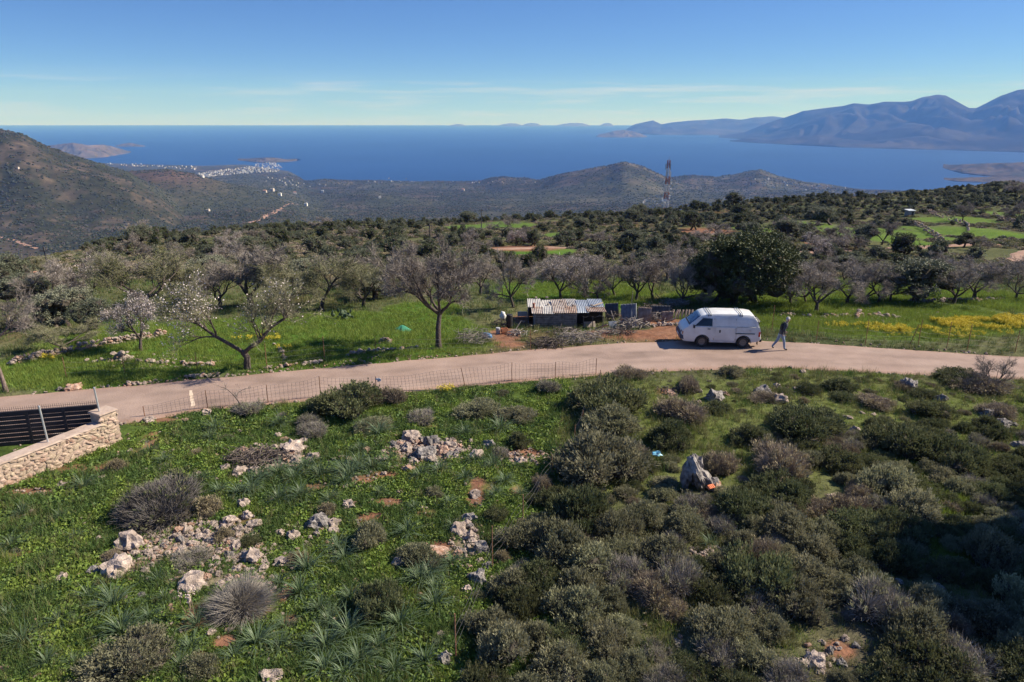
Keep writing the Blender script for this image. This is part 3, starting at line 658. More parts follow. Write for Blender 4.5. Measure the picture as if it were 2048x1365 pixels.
# ---- scattering of what nobody could count (grass, flowers, far scrub)
def scatter(name, P, S, R, I, variants, label, cat):
    me = bpy.data.meshes.new(name); me.vertices.add(len(P)); me.vertices.foreach_set("co", np.asarray(P, np.float32).ravel())
    for nm, ty, arr in (("sc", "FLOAT_VECTOR", np.asarray(S, np.float32)), ("ro", "FLOAT_VECTOR", np.asarray(R, np.float32)), ("vi", "INT", np.asarray(I, np.int32))):
        at = me.attributes.new(nm, ty, "POINT"); at.data.foreach_set("vector" if ty == "FLOAT_VECTOR" else "value", arr.ravel())
    c = bpy.data.collections.new(name + "_kinds")
    for k, v in enumerate(variants):
        o = bpy.data.objects.new("%s_kind_%02d" % (name, k), v); c.objects.link(o)
    g = bpy.data.node_groups.new(name + "_scatter", "GeometryNodeTree")
    g.interface.new_socket("Geometry", in_out="INPUT", socket_type="NodeSocketGeometry"); g.interface.new_socket("Geometry", in_out="OUTPUT", socket_type="NodeSocketGeometry")
    N = g.nodes; L = g.links; gi = N.new("NodeGroupInput"); go = N.new("NodeGroupOutput"); mp = N.new("GeometryNodeMeshToPoints"); ip = N.new("GeometryNodeInstanceOnPoints")
    ci = N.new("GeometryNodeCollectionInfo"); ci.inputs["Collection"].default_value = c; ci.inputs["Separate Children"].default_value = True; ci.inputs["Reset Children"].default_value = True
    def na(nm, ty):
        a = N.new("GeometryNodeInputNamedAttribute"); a.data_type = ty; a.inputs["Name"].default_value = nm; return a.outputs["Attribute"]
    L.new(gi.outputs[0], mp.inputs["Mesh"]); L.new(mp.outputs[0], ip.inputs["Points"]); L.new(ci.outputs[0], ip.inputs["Instance"]); ip.inputs["Pick Instance"].default_value = True
    L.new(na("vi", "INT"), ip.inputs["Instance Index"]); L.new(na("ro", "FLOAT_VECTOR"), ip.inputs["Rotation"]); L.new(na("sc", "FLOAT_VECTOR"), ip.inputs["Scale"])
    L.new(ip.outputs[0], go.inputs[0])
    o = obj(name, me); md = o.modifiers.new("scatter", "NODES"); md.node_group = g
    return tag(o, label, cat, None, "stuff")

GRASS_A = MAT("fresh_grass", (.145, .215, .037), (.23, .30, .068), scale=1.0, rough=.6, rnd=.22, hue=.015, trans=.3, spec=.25)
GRASS_B = MAT("dark_grass", (.085, .142, .036), (.13, .185, .052), scale=1.0, rough=.6, rnd=.22, hue=.015, trans=.3, spec=.25)
GRASS_C = MAT("dry_grass", (.15, .155, .06), (.23, .21, .10), scale=1.0, rough=.7, rnd=.2, trans=.25)
GRASS_D = MAT("meadow_grass", (.165, .225, .04), (.25, .30, .065), scale=1.0, rough=.6, rnd=.2, hue=.012, trans=.3, spec=.25)
def tuft(seed, mat, n=16, h=.16, sp=.13, w=.014, broad=False):
    r = np.random.default_rng(seed); a = r.uniform(0, 6.28, n); q = np.sqrt(r.uniform(0, 1, n)) * sp
    P0 = np.stack([np.cos(a) * q, np.sin(a) * q, q * 0 - .01], 1)
    if broad:
        C = P0 + np.stack([q * 0, q * 0, r.uniform(.03, h, n)], 1); D = rdir(r, n); D[:, 2] *= .45; v, f = leaves(r, C, unit(D), r.uniform(.05, .085, n), r.uniform(.035, .055, n)); return mesh_np("tuft", v, f, mat)
    d = rdir(r, n) * .55; d[:, 2] = 1; P1 = P0 + unit(d) * r.uniform(.55, 1.1, (n, 1)) * h
    v, f = strips(r, P0, P1, w, .14); return mesh_np("tuft", v, f, mat)
TUFTS = [tuft(1, GRASS_A), tuft(2, GRASS_A, 14, .12), tuft(3, GRASS_A, 26, .10, .15, broad=True), tuft(4, GRASS_B, 22, .09, .15, broad=True), tuft(5, GRASS_B, 14, .2), tuft(6, GRASS_C, 14, .2, .1), tuft(7, GRASS_D, 16, .18), tuft(8, GRASS_D, 16, .13), tuft(9, GRASS_C, 12, .3, .06, .010)]

def place(mesh, name, p, w, h=None, rz=None, tilt=0.0, r=rng, sink=0.0):
    """one copy of a unit shape (radius 1) with width w metres and relative height h"""
    s = w / 2; o = obj(name, mesh, None, (p[0], p[1], p[2] - sink), (r.uniform(-tilt, tilt), r.uniform(-tilt, tilt), r.uniform(0, 6.283) if rz is None else rz), (s, s, s * (h or 1.0)))
    return o
# ================================================================== foreground: rocks
# (u, v of the base, width in px, kind, height factor)
PATCHES_ROCK = {
 "limestone rock in the rubble by the spiny shrub": ("rocks of the rubble patch", [
  (123,1162,42,"pale",.8),(238,1140,68,"pale",.9),(188,1145,32,"grey",1),(265,1090,74,"pale",.8),(235,1155,40,"pale",.9),(375,1064,30,"pale",1.1),(354,1075,22,"pale",1.1),(385,1090,24,"pale",.9),
  (400,1077,22,"pale",.9),(500,1117,60,"pale",.8),(458,1110,22,"grey",1),(473,1094,32,"pale",.9),(527,1140,24,"pale",.9),(385,1174,70,"pale",.7),(533,1208,20,"red",.9),
  (320,1062,22,"pale",.9),(300,1070,18,"pale",.9),(335,1052,16,"pale",.9),(430,1082,26,"pale",.8),(445,1060,30,"pale",.9),(420,1100,18,"pale",.9),(410,1120,20,"red",.8),(335,1110,22,"pale",.8),(305,1118,18,"pale",.9),(290,1055,18,"pale",.9),
  (480,1062,26,"pale",.9),(460,1045,36,"pale",.9),(435,1130,20,"pale",.9),(475,1140,24,"pale",.8),(460,1160,18,"pale",.9),(440,1170,22,"pale",.8),(270,1110,24,"pale",.8),(290,1145,22,"pale",.9),(215,1120,26,"grey",.9),(405,1050,18,"pale",.9),(365,1095,16,"pale",.9),(515,1095,18,"pale",.9)]),
 "limestone rock lying alone in the green grass": ("rocks scattered in the grass", [
  (488,1010,28,"pale",1.1),(496,1034,32,"pale",.9),(508,1052,36,"pale",.8),(587,1076,32,"pale",1.1),(560,1070,28,"pale",.9),(638,1070,24,"pale",1),(636,1048,50,"grey",.9),(667,1066,28,"pale",.8),(565,1126,44,"pale",.6),(283,1196,20,"grey",1.4),
  (73,1250,44,"red",.5),(86,1262,22,"red",.6),(8,1338,22,"red",.7),(550,1335,16,"pale",1),(538,1362,62,"pale",.7),(423,1266,26,"pale",.6),(161,1119,18,"pale",.8),(556,872,16,"pale",1),(695,1014,30,"pale",.9),(692,976,20,"pale",.7),(569,1108,12,"pale",.9),(554,1156,16,"pale",.8),
  (700,1014,32,"pale",1),(798,1130,40,"grey",.9),(669,1050,32,"pale",.9),(802,1212,20,"pale",1.5),(884,1275,32,"pale",.9),(861,1338,18,"pale",.8),(773,1354,14,"pale",.8),(950,992,30,"pale",.8),(1011,1005,11,"pale",.9),(1044,1022,15,"pale",1),(979,1009,9,"pale",.9),(205,958,20,"pale",.8),(127,970,32,"pale",.5),(650,944,11,"pale",.9),(398,950,20,"pale",.8),
  (735,1082,14,"pale",.8),(300,842,30,"pale",.7),(413,828,26,"pale",.8),(368,842,20,"red",.6),(640,965,12,"pale",.8),(330,955,14,"pale",.8),(872,1010,12,"pale",.8),(905,960,14,"red",.8),(800,985,16,"pale",.7),(742,1000,14,"pale",.8),(612,1010,10,"pale",.8),(150,1275,10,"pale",.8),(330,1290,12,"pale",.7),(470,1330,13,"pale",.8),(700,1260,12,"pale",.8)]),
 "sunlit limestone rock in the heap above the grass": ("rocks of the upper heap", [
  (823,876,44,"pale",.8),(863,886,36,"grey",1),(900,896,32,"pale",.9),(848,912,54,"grey",1),(815,900,38,"pale",.8),(888,905,34,"red",.8),(865,923,28,"pale",.8),(815,942,24,"red",1),(977,894,32,"grey",1),(952,914,38,"pale",.9),(942,886,22,"pale",.9),(1042,926,28,"pale",.9),(925,905,18,"pale",.8),(832,926,22,"pale",.9),(800,890,20,"red",.8),(840,935,16,"pale",.8),(912,915,16,"pale",.9)]),
 "limestone rock beside the dry twig pile": ("rocks by the twig pile", [
  (585,900,56,"pale",.8),(625,918,36,"pale",.7),(592,922,32,"pale",.7),(480,945,47,"pale",.7),(450,936,24,"pale",.7),(508,942,28,"pale",.8),(560,915,24,"pale",.8),(540,935,20,"pale",.7),(606,885,28,"pale",.7),(570,880,22,"red",.7),(698,922,24,"red",.8),(756,921,20,"pale",.9),(733,902,20,"red",.9),(768,905,14,"pale",.9),(660,925,16,"pale",.8),(640,900,12,"pale",.8)]),
 "limestone rock along the edge of the dense scrub": ("rocks along the scrub edge", [
  (938,1040,38,"grey",.8),(919,1066,50,"pale",.9),(936,1075,38,"pale",.8),(946,1086,26,"pale",.8),(881,1108,58,"red",.4),(963,1100,46,"grey",.9),(915,1110,26,"red",.7),(957,1160,44,"grey",.9),(934,1182,26,"pale",1),(892,1325,40,"grey",1.2),(925,1345,24,"pale",.8),(905,1290,20,"pale",.8),(940,1055,24,"grey",.8),(930,1200,18,"red",.8),(975,1132,24,"grey",.8)]),
 "limestone boulder in the grass along the far right verge": ("boulders of the right verge", [
  (1427,798,48,"grey",.9),(1527,786,38,"grey",.9),(1558,802,40,"pale",.8),(1553,775,20,"pale",.9),(1346,810,24,"grey",1),(1396,806,14,"pale",1.2),(1400,785,12,"pale",1.3),(1605,744,18,"pale",.7),(1580,738,10,"pale",1.6),(1880,800,30,"grey",.8),(1980,832,40,"grey",.8),(2004,850,36,"grey",.8),(2036,892,34,"grey",.7),
  (1707,862,24,"pale",.9),(1695,836,22,"pale",.5),(1590,778,12,"pale",.8),(1683,766,12,"pale",.6),(1724,827,14,"pale",.6),(1748,830,14,"pale",.6),(1863,835,16,"pale",.6),(2026,850,20,"grey",.6),(1450,790,20,"red",.9),(1340,790,28,"red",.5),(1770,802,18,"grey",.7),(1672,790,16,"grey",.9)]),
 "limestone rock showing between the dense shrubs": ("rocks among the dense shrubs", [
  (1665,1002,30,"pale",1.1),(1631,1324,54,"pale",.7),(1661,1304,18,"grey",1.5),(1690,1278,22,"pale",.9),(1710,1292,22,"grey",.8),(1600,1325,26,"pale",.8),(1685,1330,28,"grey",.8),(1640,1345,22,"pale",.7),(1355,1290,28,"grey",.8),(1360,1275,16,"red",.8),(1290,1250,12,"pale",.8),(1430,1098,16,"pale",.7),(1412,1110,12,"pale",.7),(1740,975,12,"pale",.8),(1795,1165,22,"grey",.8),(1880,1180,26,"grey",.8)]),
}
_rr = np.random.default_rng(17)
_rx = np.random.default_rng(18)
def more_rocks(key, u, v, w, h, n, lo, hi):
    L = [k for k in PATCHES_ROCK if key in k][0]; L = PATCHES_ROCK[L][1]
    for _ in range(n):
        a = _rx.uniform(0, 6.28); q = math.sqrt(_rx.uniform()); L.append((u + math.cos(a) * q * w / 2, v + math.sin(a) * q * h / 2, _rx.uniform(lo, hi), str(_rx.choice(["pale", "pale", "pale", "red", "grey"])), _rx.uniform(.7, 1.0)))
more_rocks("rubble by", 400, 1085, 260, 90, 62, 10, 24); more_rocks("rubble by", 260, 1130, 170, 70, 16, 9, 20); more_rocks("rubble by", 400, 1160, 130, 50, 14, 9, 22)
more_rocks("rubble by", 380, 1100, 420, 130, 46, 8, 18); more_rocks("heap above", 800, 915, 300, 70, 30, 8, 18); more_rocks("twig pile", 560, 920, 260, 80, 24, 8, 16); more_rocks("alone in the green", 640, 1040, 200, 90, 18, 9, 18)
more_rocks("heap above", 850, 905, 160, 60, 34, 9, 24); more_rocks("heap above", 1040, 915, 120, 34, 14, 8, 16)
more_rocks("twig pile", 560, 915, 170, 60, 26, 9, 22); more_rocks("edge of the dense", 935, 1110, 70, 130, 16, 9, 24); more_rocks("between the dense", 1640, 1310, 110, 80, 4, 8, 16)
ROCK_SPOTS = []; _left = []
_cut = sorted((q[2] for _, L in PATCHES_ROCK.values() for q in L), reverse=True)[295]
for phrase, (grp, L) in PATCHES_ROCK.items():
    for (u, v, w, k, hf) in L:
        p = ground(u, v); d = depth_of(p); W = w * d / FPX * .92; ROCK_SPOTS.append((p.x, p.y, W))
        mi_ = int(_rr.integers(0, 7)); loc_ = (p.x, p.y, p.z + W * .5 * hf * .10); ro_ = (_rr.uniform(-.25, .25), _rr.uniform(-.25, .25), _rr.uniform(0, 6.28)); sc_ = (W * .52, W * .52 * _rr.uniform(.75, 1.05), W * .44 * hf)
        if w <= _cut: _left.append((loc_, sc_, ro_, ("pale", "red", "grey").index(k) * 7 + mi_)); continue
        o = obj("rock", ROCKS[k][mi_], None, loc_, ro_, sc_)
        size = "small " if w < 19 else "large " if w > 39 else ""
        tone = {"pale": "pale ", "red": "reddish ", "grey": "grey pitted "}[k]
        individual(o, grp, size + tone + phrase, "rock", grp)
scatter("rubble", [a[0] for a in _left], [a[1] for a in _left], [a[2] for a in _left], [a[3] for a in _left], ROCKS["pale"] + ROCKS["red"] + ROCKS["grey"], "fist sized limestone rubble strewn among the larger rocks", "rubble")
# the tall split boulder
def special_rock():
    r = np.random.default_rng(77); p = ground(1398, 985); d = depth_of(p); s = d / FPX
    lumps = []
    for (c_, s_, rot, sd) in (((-.50, 0, .05), (.26, .42, .92), .04, 1), ((-.16, -.12, .08), (.28, .44, 1.05), -.42, 2), ((.28, -.02, -.22), (.36, .46, .80), -.78, 5), ((.70, .0, -.52), (.38, .42, .42), -.5, 3), ((.02, .35, .0), (.34, .3, .84), -.2, 4)):
        v_, f_ = rock_shape(np.random.default_rng(500 + sd), ICO3, 12, .30, 2.6, 3); v_ = v_ * np.array(s_); ca, sa = math.cos(rot), math.sin(rot); v_ = np.stack([v_[:, 0] * ca + v_[:, 2] * sa, v_[:, 1], -v_[:, 0] * sa + v_[:, 2] * ca], 1) + np.array(c_); lumps.append((v_, f_))
    V = np.concatenate([a for a, b in lumps]); F = np.concatenate([b + i * len(ICO3[0]) for i, (a, b) in enumerate(lumps)])
    V[:, 2] = np.maximum(V[:, 2], -.75)
    if False: pass
    o = obj("split_boulder", mesh_np("split_boulder", V, F, [ROCK_G]), None, (p.x, p.y + .3, p.z + 30 * s), (0, .10, .1), (48 * s, 46 * s, 46 * s))
    tag(o, "tall jagged grey boulder split at its tip, standing among the shrubs", "boulder")
    k = obj("rock", ROCKS["red"][2], None, ground(1432, 978), (0, .5, .8), (15 * s, 12 * s, 14 * s)); tag(k, "reddish rock leaning against the tall split boulder", "rock", "rocks among the dense shrubs")
    m = MB(); m.box((0, 0, .04), (.26, .14, .08))
    for q in (-.08, 0, .08): m.box((q, 0, .085), (.03, .1, .012))
    c = obj("hollow_brick", m.mesh("hollow_brick", MAT("orange_clay", (.55, .15, .07), (.62, .22, .11), scale=9, rough=.9)), None, ground(1417, 992) + Vector((0, -.1, .35)), (.5, .1, .6)); tag(c, "orange clay brick lying below the tall split boulder", "brick")
    # crumpled blue plastic
    V = ICO2[0] * np.array([.15, .09, .09]) * (1 + .45 * _rr.normal(size=(len(ICO2[0]), 1))); b = obj("plastic_bag", mesh_np("plastic_bag", V, ICO2[1], MAT("blue_plastic", (.10, .38, .55), (.35, .62, .72), scale=6, rough=.35, spec=.5)), None, ground(1312, 925) + Vector((0, 0, .35))); tag(b, "crumpled light blue plastic bag caught between the shrubs", "bag")
special_rock()

# ================================================================== foreground: shrubs
# (u, v of the base, width px, height px, kind)
SH_LEFT = [
 (292,1062,215,115,"thicket","large dark twiggy bush in the grass below the stone wall"),(232,1385,205,95,"leafy","grey green shrub cut by the bottom edge of the picture"),
 (385,1372,110,60,"leafy","low grey green shrub at the bottom edge beside the asphodels"),(370,1142,98,42,"grey","flat grey cushion shrub lying between the pale rocks"),(440,1085,52,38,"ochre","small straw coloured shrub on the rubble patch"),
 (650,1040,58,42,"ochre","straw coloured shrub growing behind a pale rock"),(227,948,50,40,"ochre","small dry ochre shrub below the end of the stone wall"),(400,1040,90,60,"ochre","dry ochre shrub against the large dark twiggy bush"),(620,880,78,52,"grey","grey twiggy shrub above the twig pile"),
 (495,1096,50,30,"dark","small dark shrub between the rubble rocks"),(221,1124,46,36,"brown","small brown shrub between the rubble rocks"),(731,1106,92,78,"leafy","rounded grey green shrub alone in the grass"),(838,1146,108,62,"leafy","spreading grey green shrub beside the reddish slab"),
 (754,1245,118,128,"dark","tall dark shrub with a deep shadow in the grass"),(1000,918,52,34,"grey","small grey cushion shrub beside the upper rock heap"),(1042,898,56,46,"dark","dark green shrub above the upper rock heap"),(992,1046,56,40,"dark","dark shrub behind the rocks at the scrub edge"),
 (612,862,72,44,"grey","grey shrub right of the twig pile near the dark bush"),(700,838,150,80,"dark","dark glossy bush on the verge below the wire fence"),(770,818,84,58,"brown","brown dry shrub beside the dark bush under the fence"),(655,835,90,68,"dark","dark bush on the verge, left one of the pair under the fence"),
 (1095,790,62,44,"grey","grey twiggy shrub on the verge below the wire fence"),(490,835,80,40,"grey","thin grey shrub by the leaning dead branch"),(740,868,90,36,"leafy","low grey green shrub on the bank below the fence"),(960,842,110,44,"leafy","low grey green shrub on the bank above the rock heap"),(840,850,80,40,"grey","low grey shrub on the bank above the rock heap"),
 (1030,850,90,46,"leafy","grey green shrub left of the big dark bush"),(1004,1128,42,34,"ochre","round straw coloured cushion shrub at the scrub edge"),(590,1135,60,36,"ochre","brown dry tuft shrub beside the asphodels"),(870,1000,50,34,"leafy","small grey green shrub in the middle of the grass"),(320,1010,120,70,"grey","grey spreading shrub behind the large dark twiggy bush")]
SH_HERO = [
 (1215,838,185,108,"dark","large dark bush on the bank with a fallen fence across it"),(1224,872,130,76,"leafy","rounded green bush in front of the large dark fence bush"),(1196,975,225,130,"leafy","broad grey green shrub with upright shoots left of the split boulder"),(1165,1085,160,140,"dark","tall dark green shrub with bare grey twigs at the scrub edge"),
 (1285,1075,110,90,"leafy","rounded grey green shrub below the blue plastic bag"),(1042,1110,125,78,"leafy","tangled green shrub behind the rusty fence post"),(1081,988,62,58,"brown","reddish brown twig bush at the corner of the scrub"),(1254,1190,130,105,"grey","grey twiggy shrub in the middle of the dense scrub"),
 (1027,1250,125,105,"dark","dark green shrub behind the rusty fence post in the dense scrub"),(1161,1265,160,105,"leafy","grey green shrub beside the dark hollow in the dense scrub"),(1011,1355,165,130,"leafy","pale green shrub with feathery shoots at the bottom edge"),(1130,1390,150,105,"leafy","grey green shrub cut by the bottom edge of the picture, middle"),
 (1219,1335,130,100,"leafy","grey green shrub near the bottom edge beside the dark hollow"),(1373,850,125,66,"brown","rounded brown cushion shrub with rocks behind it"),(1353,905,108,84,"dark","dark green shrub in front of the brown cushion shrub"),(1446,955,92,88,"brown","tall brown dry shrub directly behind the split boulder"),
 (1563,965,170,115,"brown","broad purplish brown dry shrub right of the split boulder"),(1505,900,96,64,"dark","dark green shrub above the purplish brown shrub"),(1617,885,170,86,"dark","wide dark green shrub on the slope above the purplish brown shrub"),(1695,950,100,66,"dark","dark green shrub right of the purplish brown shrub"),
 (1787,1005,132,95,"leafy","rounded green shrub with a pale top above the grass hollow"),(1826,925,155,95,"dark","wide dark green shrub in the upper dense scrub"),(1933,950,155,105,"dark","tall dark green shrub near the right edge of the dense scrub"),(1875,840,92,50,"dark","dark flat shrub alone in the upper grass"),
 (1383,790,66,52,"brown","round brown shrub just below the road"),(1466,756,52,34,"leafy","small green shrub at the road edge"),(1265,760,84,36,"brown","flat brown shrub at the road edge below the shed"),(1495,1052,130,95,"dark","dark green shrub in front of the orange brick"),(1573,1080,130,95,"leafy","grey green shrub left of the pale rock in the scrub"),
 (1709,1035,105,70,"brown","brown dry shrub right of the pale rock in the scrub"),(1850,1050,120,88,"leafy","green shrub on the edge of the grass hollow"),(1390,1035,90,60,"grey","pinkish grey shrub just in front of the split boulder"),(1610,1000,84,50,"dark","small dark shrub above the pale rock in the scrub"),
 (1985,790,130,36,"brown","flat brown shrub near the right edge below the road"),(1930,770,100,30,"dark","dark low shrub under the bare sapling by the road"),(1820,785,56,28,"brown","brown shrub beside the smooth grey boulder"),(1690,785,76,38,"dark","dark low shrub in the grass right of the boulders"),(1620,790,56,30,"dark","small dark shrub between the verge boulders"),(1690,805,56,26,"dark","small dark cushion below the smooth boulder"),
 (1770,822,96,34,"brown","flat brown shrub in the middle of the upper grass"),(1860,800,60,26,"dark","dark cushion left of the grey boulder"),(1375,775,40,26,"leafy","small shrub below the road by the twig litter"),(2010,840,90,44,"brown","brown shrub beside the long grey boulders"),(1540,812,80,30,"brown","flat brown shrub below the verge boulders"),(1440,830,60,36,"dark","dark shrub right of the brown cushion shrub")]
_rs = np.random.default_rng(29); SHRUB_SPOTS = []
def put_shrub(u, v, w, hpx, kind, name="shrub"):
    p = ground(u, v); d = depth_of(p); W = w * d / FPX
    # height on screen = vertical extent plus the depth of the footprint seen from above
    Hh = max(.5, min(1.5, (hpx / max(w, 1)) * 1.5))
    c = (p.x, p.y + W * .30, h1(p.x, p.y + W * .30))
    o = place(SHRUBS[kind][_rs.integers(0, len(SHRUBS[kind]))], name, c, W * 1.02, Hh, None, .10, _rs, .03)
    SHRUB_SPOTS.append((c[0], c[1], W * .5)); return o
for (u, v, w, hp, k, lab) in SH_LEFT + SH_HERO: tag(put_shrub(u, v, w, hp, k), lab, "shrub", "shrubs of the near field")
p = ground(465, 1248); d = depth_of(p); W = 160 * d / FPX
o = place(SPINY, "spiny_shrub", (p.x, p.y + .3 * W, h1(p.x, p.y + .3 * W)), W, .95, .3); tag(o, "rounded grey spiny shrub with long hair-like twigs among asphodels", "shrub", "shrubs of the near field"); SHRUB_SPOTS.append((p.x, p.y + .3 * W, W * .5))

def inside(poly, x, y):
    c = False; n = len(poly)
    for i in range(n):
        x1, y1 = poly[i]; x2, y2 = poly[(i + 1) % n]
        if (y1 > y) != (y2 > y) and x < (x2 - x1) * (y - y1) / (y2 - y1) + x1: c = not c
    return c
def fill_shrubs(poly_px, wlo, whi, kinds, probs, tries, key, phrase, gap=.5, hlo=.8, hhi=1.3):
    P = [tuple(ground(u, v)[:2]) for u, v in poly_px]; xs_ = [q[0] for q in P]; ys_ = [q[1] for q in P]; n = 0
    for _ in range(tries):
        x, y = _rs.uniform(min(xs_), max(xs_)), _rs.uniform(min(ys_), max(ys_))
        if not inside(P, x, y): continue
        W = _rs.uniform(wlo, whi); k = str(_rs.choice(kinds, p=probs))
        if any((x - a) ** 2 + (y - b) ** 2 < (gap * (W * .5 + c)) ** 2 for a, b, c in SHRUB_SPOTS): continue
        if any((x - a) ** 2 + (y - b) ** 2 < (.5 * W + .45 * c) ** 2 for a, b, c in ROCK_SPOTS): continue
        o = place(SHRUBS[k][_rs.integers(0, len(SHRUBS[k]))], "shrub", (x, y, h1(x, y)), W, _rs.uniform(hlo, hhi), None, .1, _rs, .03)
        SHRUB_SPOTS.append((x, y, W * .5)); n += 1
        adj = {"leafy": "grey green shrub ", "dark": "dark green shrub ", "grey": "grey twiggy shrub ", "brown": "brown dry shrub ", "ochre": "straw coloured shrub "}[k]
        individual(o, key, adj + phrase, "shrub", "shrubs of the near field")
    return n
K5 = ["leafy", "dark", "grey", "brown"]
fill_shrubs([(1060, 985), (1260, 1060), (1450, 1010), (1500, 1120), (1320, 1180), (960, 1230), (985, 1130)], 1.1, 2.3, K5, [.52, .16, .20, .12], 900, "s1", "in the dense scrub below the split boulder")
fill_shrubs([(960, 1230), (1320, 1180), (1450, 1270), (1330, 1400), (930, 1400)], 1.1, 2.2, K5, [.62, .14, .14, .10], 900, "s2", "in the dense scrub at the bottom middle", .5)
fill_shrubs([(1440, 1000), (1750, 990), (1850, 1120), (1780, 1200), (1560, 1190), (1380, 1130)], 1.1, 2.4, K5, [.42, .28, .15, .15], 900, "s3", "in the dense scrub right of the orange brick")
fill_shrubs([(1330, 1170), (1560, 1170), (1760, 1210), (1760, 1270), (1620, 1290), (1560, 1400), (1330, 1400)], 1.2, 2.4, K5, [.5, .18, .2, .12], 900, "s4", "in the dense scrub left of the bottom rocks")
fill_shrubs([(1720, 1330), (1780, 1190), (2070, 1100), (2090, 1400), (1660, 1400)], 1.2, 2.5, K5, [.62, .26, .09, .03], 900, "s5", "in the shaded scrub of the bottom right corner")
fill_shrubs([(1560, 840), (1700, 850), (2060, 850), (2070, 1000), (1880, 1010), (1730, 1010), (1620, 930)], .8, 1.5, K5, [.3, .5, .08, .12], 700, "s6", "in the dark scrub of the upper right slope", .52, .85, 1.2)
fill_shrubs([(1900, 1010), (2070, 1000), (2080, 1100), (1960, 1110), (1880, 1070)], .8, 1.4, K5, [.45, .35, .15, .05], 200, "s7", "beside the bright grass near the right edge")
fill_shrubs([(1320, 755), (1600, 748), (2060, 775), (2060, 850), (1700, 840), (1480, 830)], .35, .9, ["leafy", "dark", "brown", "ochre"], [.4, .25, .25, .1], 300, "s8", "in the grass between the road and the dark scrub", 1.0, .45, .75)
fill_shrubs([(250, 875), (560, 830), (1130, 775), (1120, 870), (700, 900), (560, 960), (250, 930)], .3, .7, ["leafy", "grey", "ochre"], [.45, .35, .2], 90, "s9", "in the grass of the bank below the wire fence", 1.3, .5, .8)
fill_shrubs([(20, 1010), (250, 1060), (700, 1000), (880, 1080), (880, 1250), (640, 1330), (20, 1340)], .22, .5, ["leafy", "grey", "ochre"], [.4, .35, .25], 130, "s10", "in the asphodel meadow", 1.1, .5, .9)

fill_shrubs([(1060, 1000), (1450, 1000), (1760, 1000), (1860, 1080), (2070, 1040), (2090, 1400), (930, 1400), (960, 1200)], .55, 1.0, K5, [.45, .15, .22, .18], 900, "s11", "squeezed between larger shrubs of the lower scrub", .62, .6, 1.0)
fill_shrubs([(1560, 850), (2060, 850), (2060, 1010), (1700, 1000), (1470, 980)], .5, .9, K5, [.3, .4, .15, .15], 300, "s12", "squeezed between larger shrubs of the upper scrub", .62, .6, .9)
fill_shrubs([(1225, 905), (1345, 900), (1360, 985), (1500, 985), (1500, 1030), (1240, 1040)], .7, 1.25, K5, [.5, .2, .15, .15], 200, "s13", "close around the split boulder", .6, .6, 1.0)
# ---- twig piles and dead branches in the near field
STICK_M = MAT("bleached_stick", (.17, .14, .12), (.34, .30, .27), scale=5, rough=.9, rnd=.1)
STICK_D = MAT("dark_brushwood", (.07, .055, .05), (.15, .12, .10), scale=5, rough=.9, rnd=.1)
def brush_pile(name, p, w, h, n, label, mat, seed, thick=.014, dp=.6):
    r = np.random.default_rng(seed); m = MB()
    for k in range(n):
        q = math.sqrt(r.uniform()) * .5; a = r.uniform(0, 6.28); c = np.array([math.cos(a) * q * w, math.sin(a) * q * w * dp, h * r.uniform(.05, 1) * (1 - 1.6 * q * q)])
        az = r.uniform(0, 6.28); el = r.normal(0, .28); L = r.uniform(.18, .45) * min(w, 2.2); d = np.array([math.cos(az) * math.cos(el), math.sin(az) * math.cos(el), math.sin(el)]) * L * .5
        k_ = np.array([r.normal(0, .06), r.normal(0, .06), r.normal(0, .05)]) * L
        P = np.array([c - d, c + k_, c + d]); P[:, 2] = np.maximum(P[:, 2], .01)
        t = thick * r.uniform(.5, 1.6); m.tube(P, [t, t * .8, t * .3], 4, 0, False)
    o = obj(name, m.mesh(name, mat), None, p); return tag(o, label, "brush pile", "piles of cut branches")
p = ground(515, 922); brush_pile("brush_pile", p, 2.1, .42, 220, "dark pile of thin cut twigs among the rocks in the near grass", STICK_D, 3)
p = ground(1345, 783); brush_pile("brush_pile", p, 1.3, .18, 60, "flat litter of reddish twigs on bare earth below the road", STICK_D, 4)

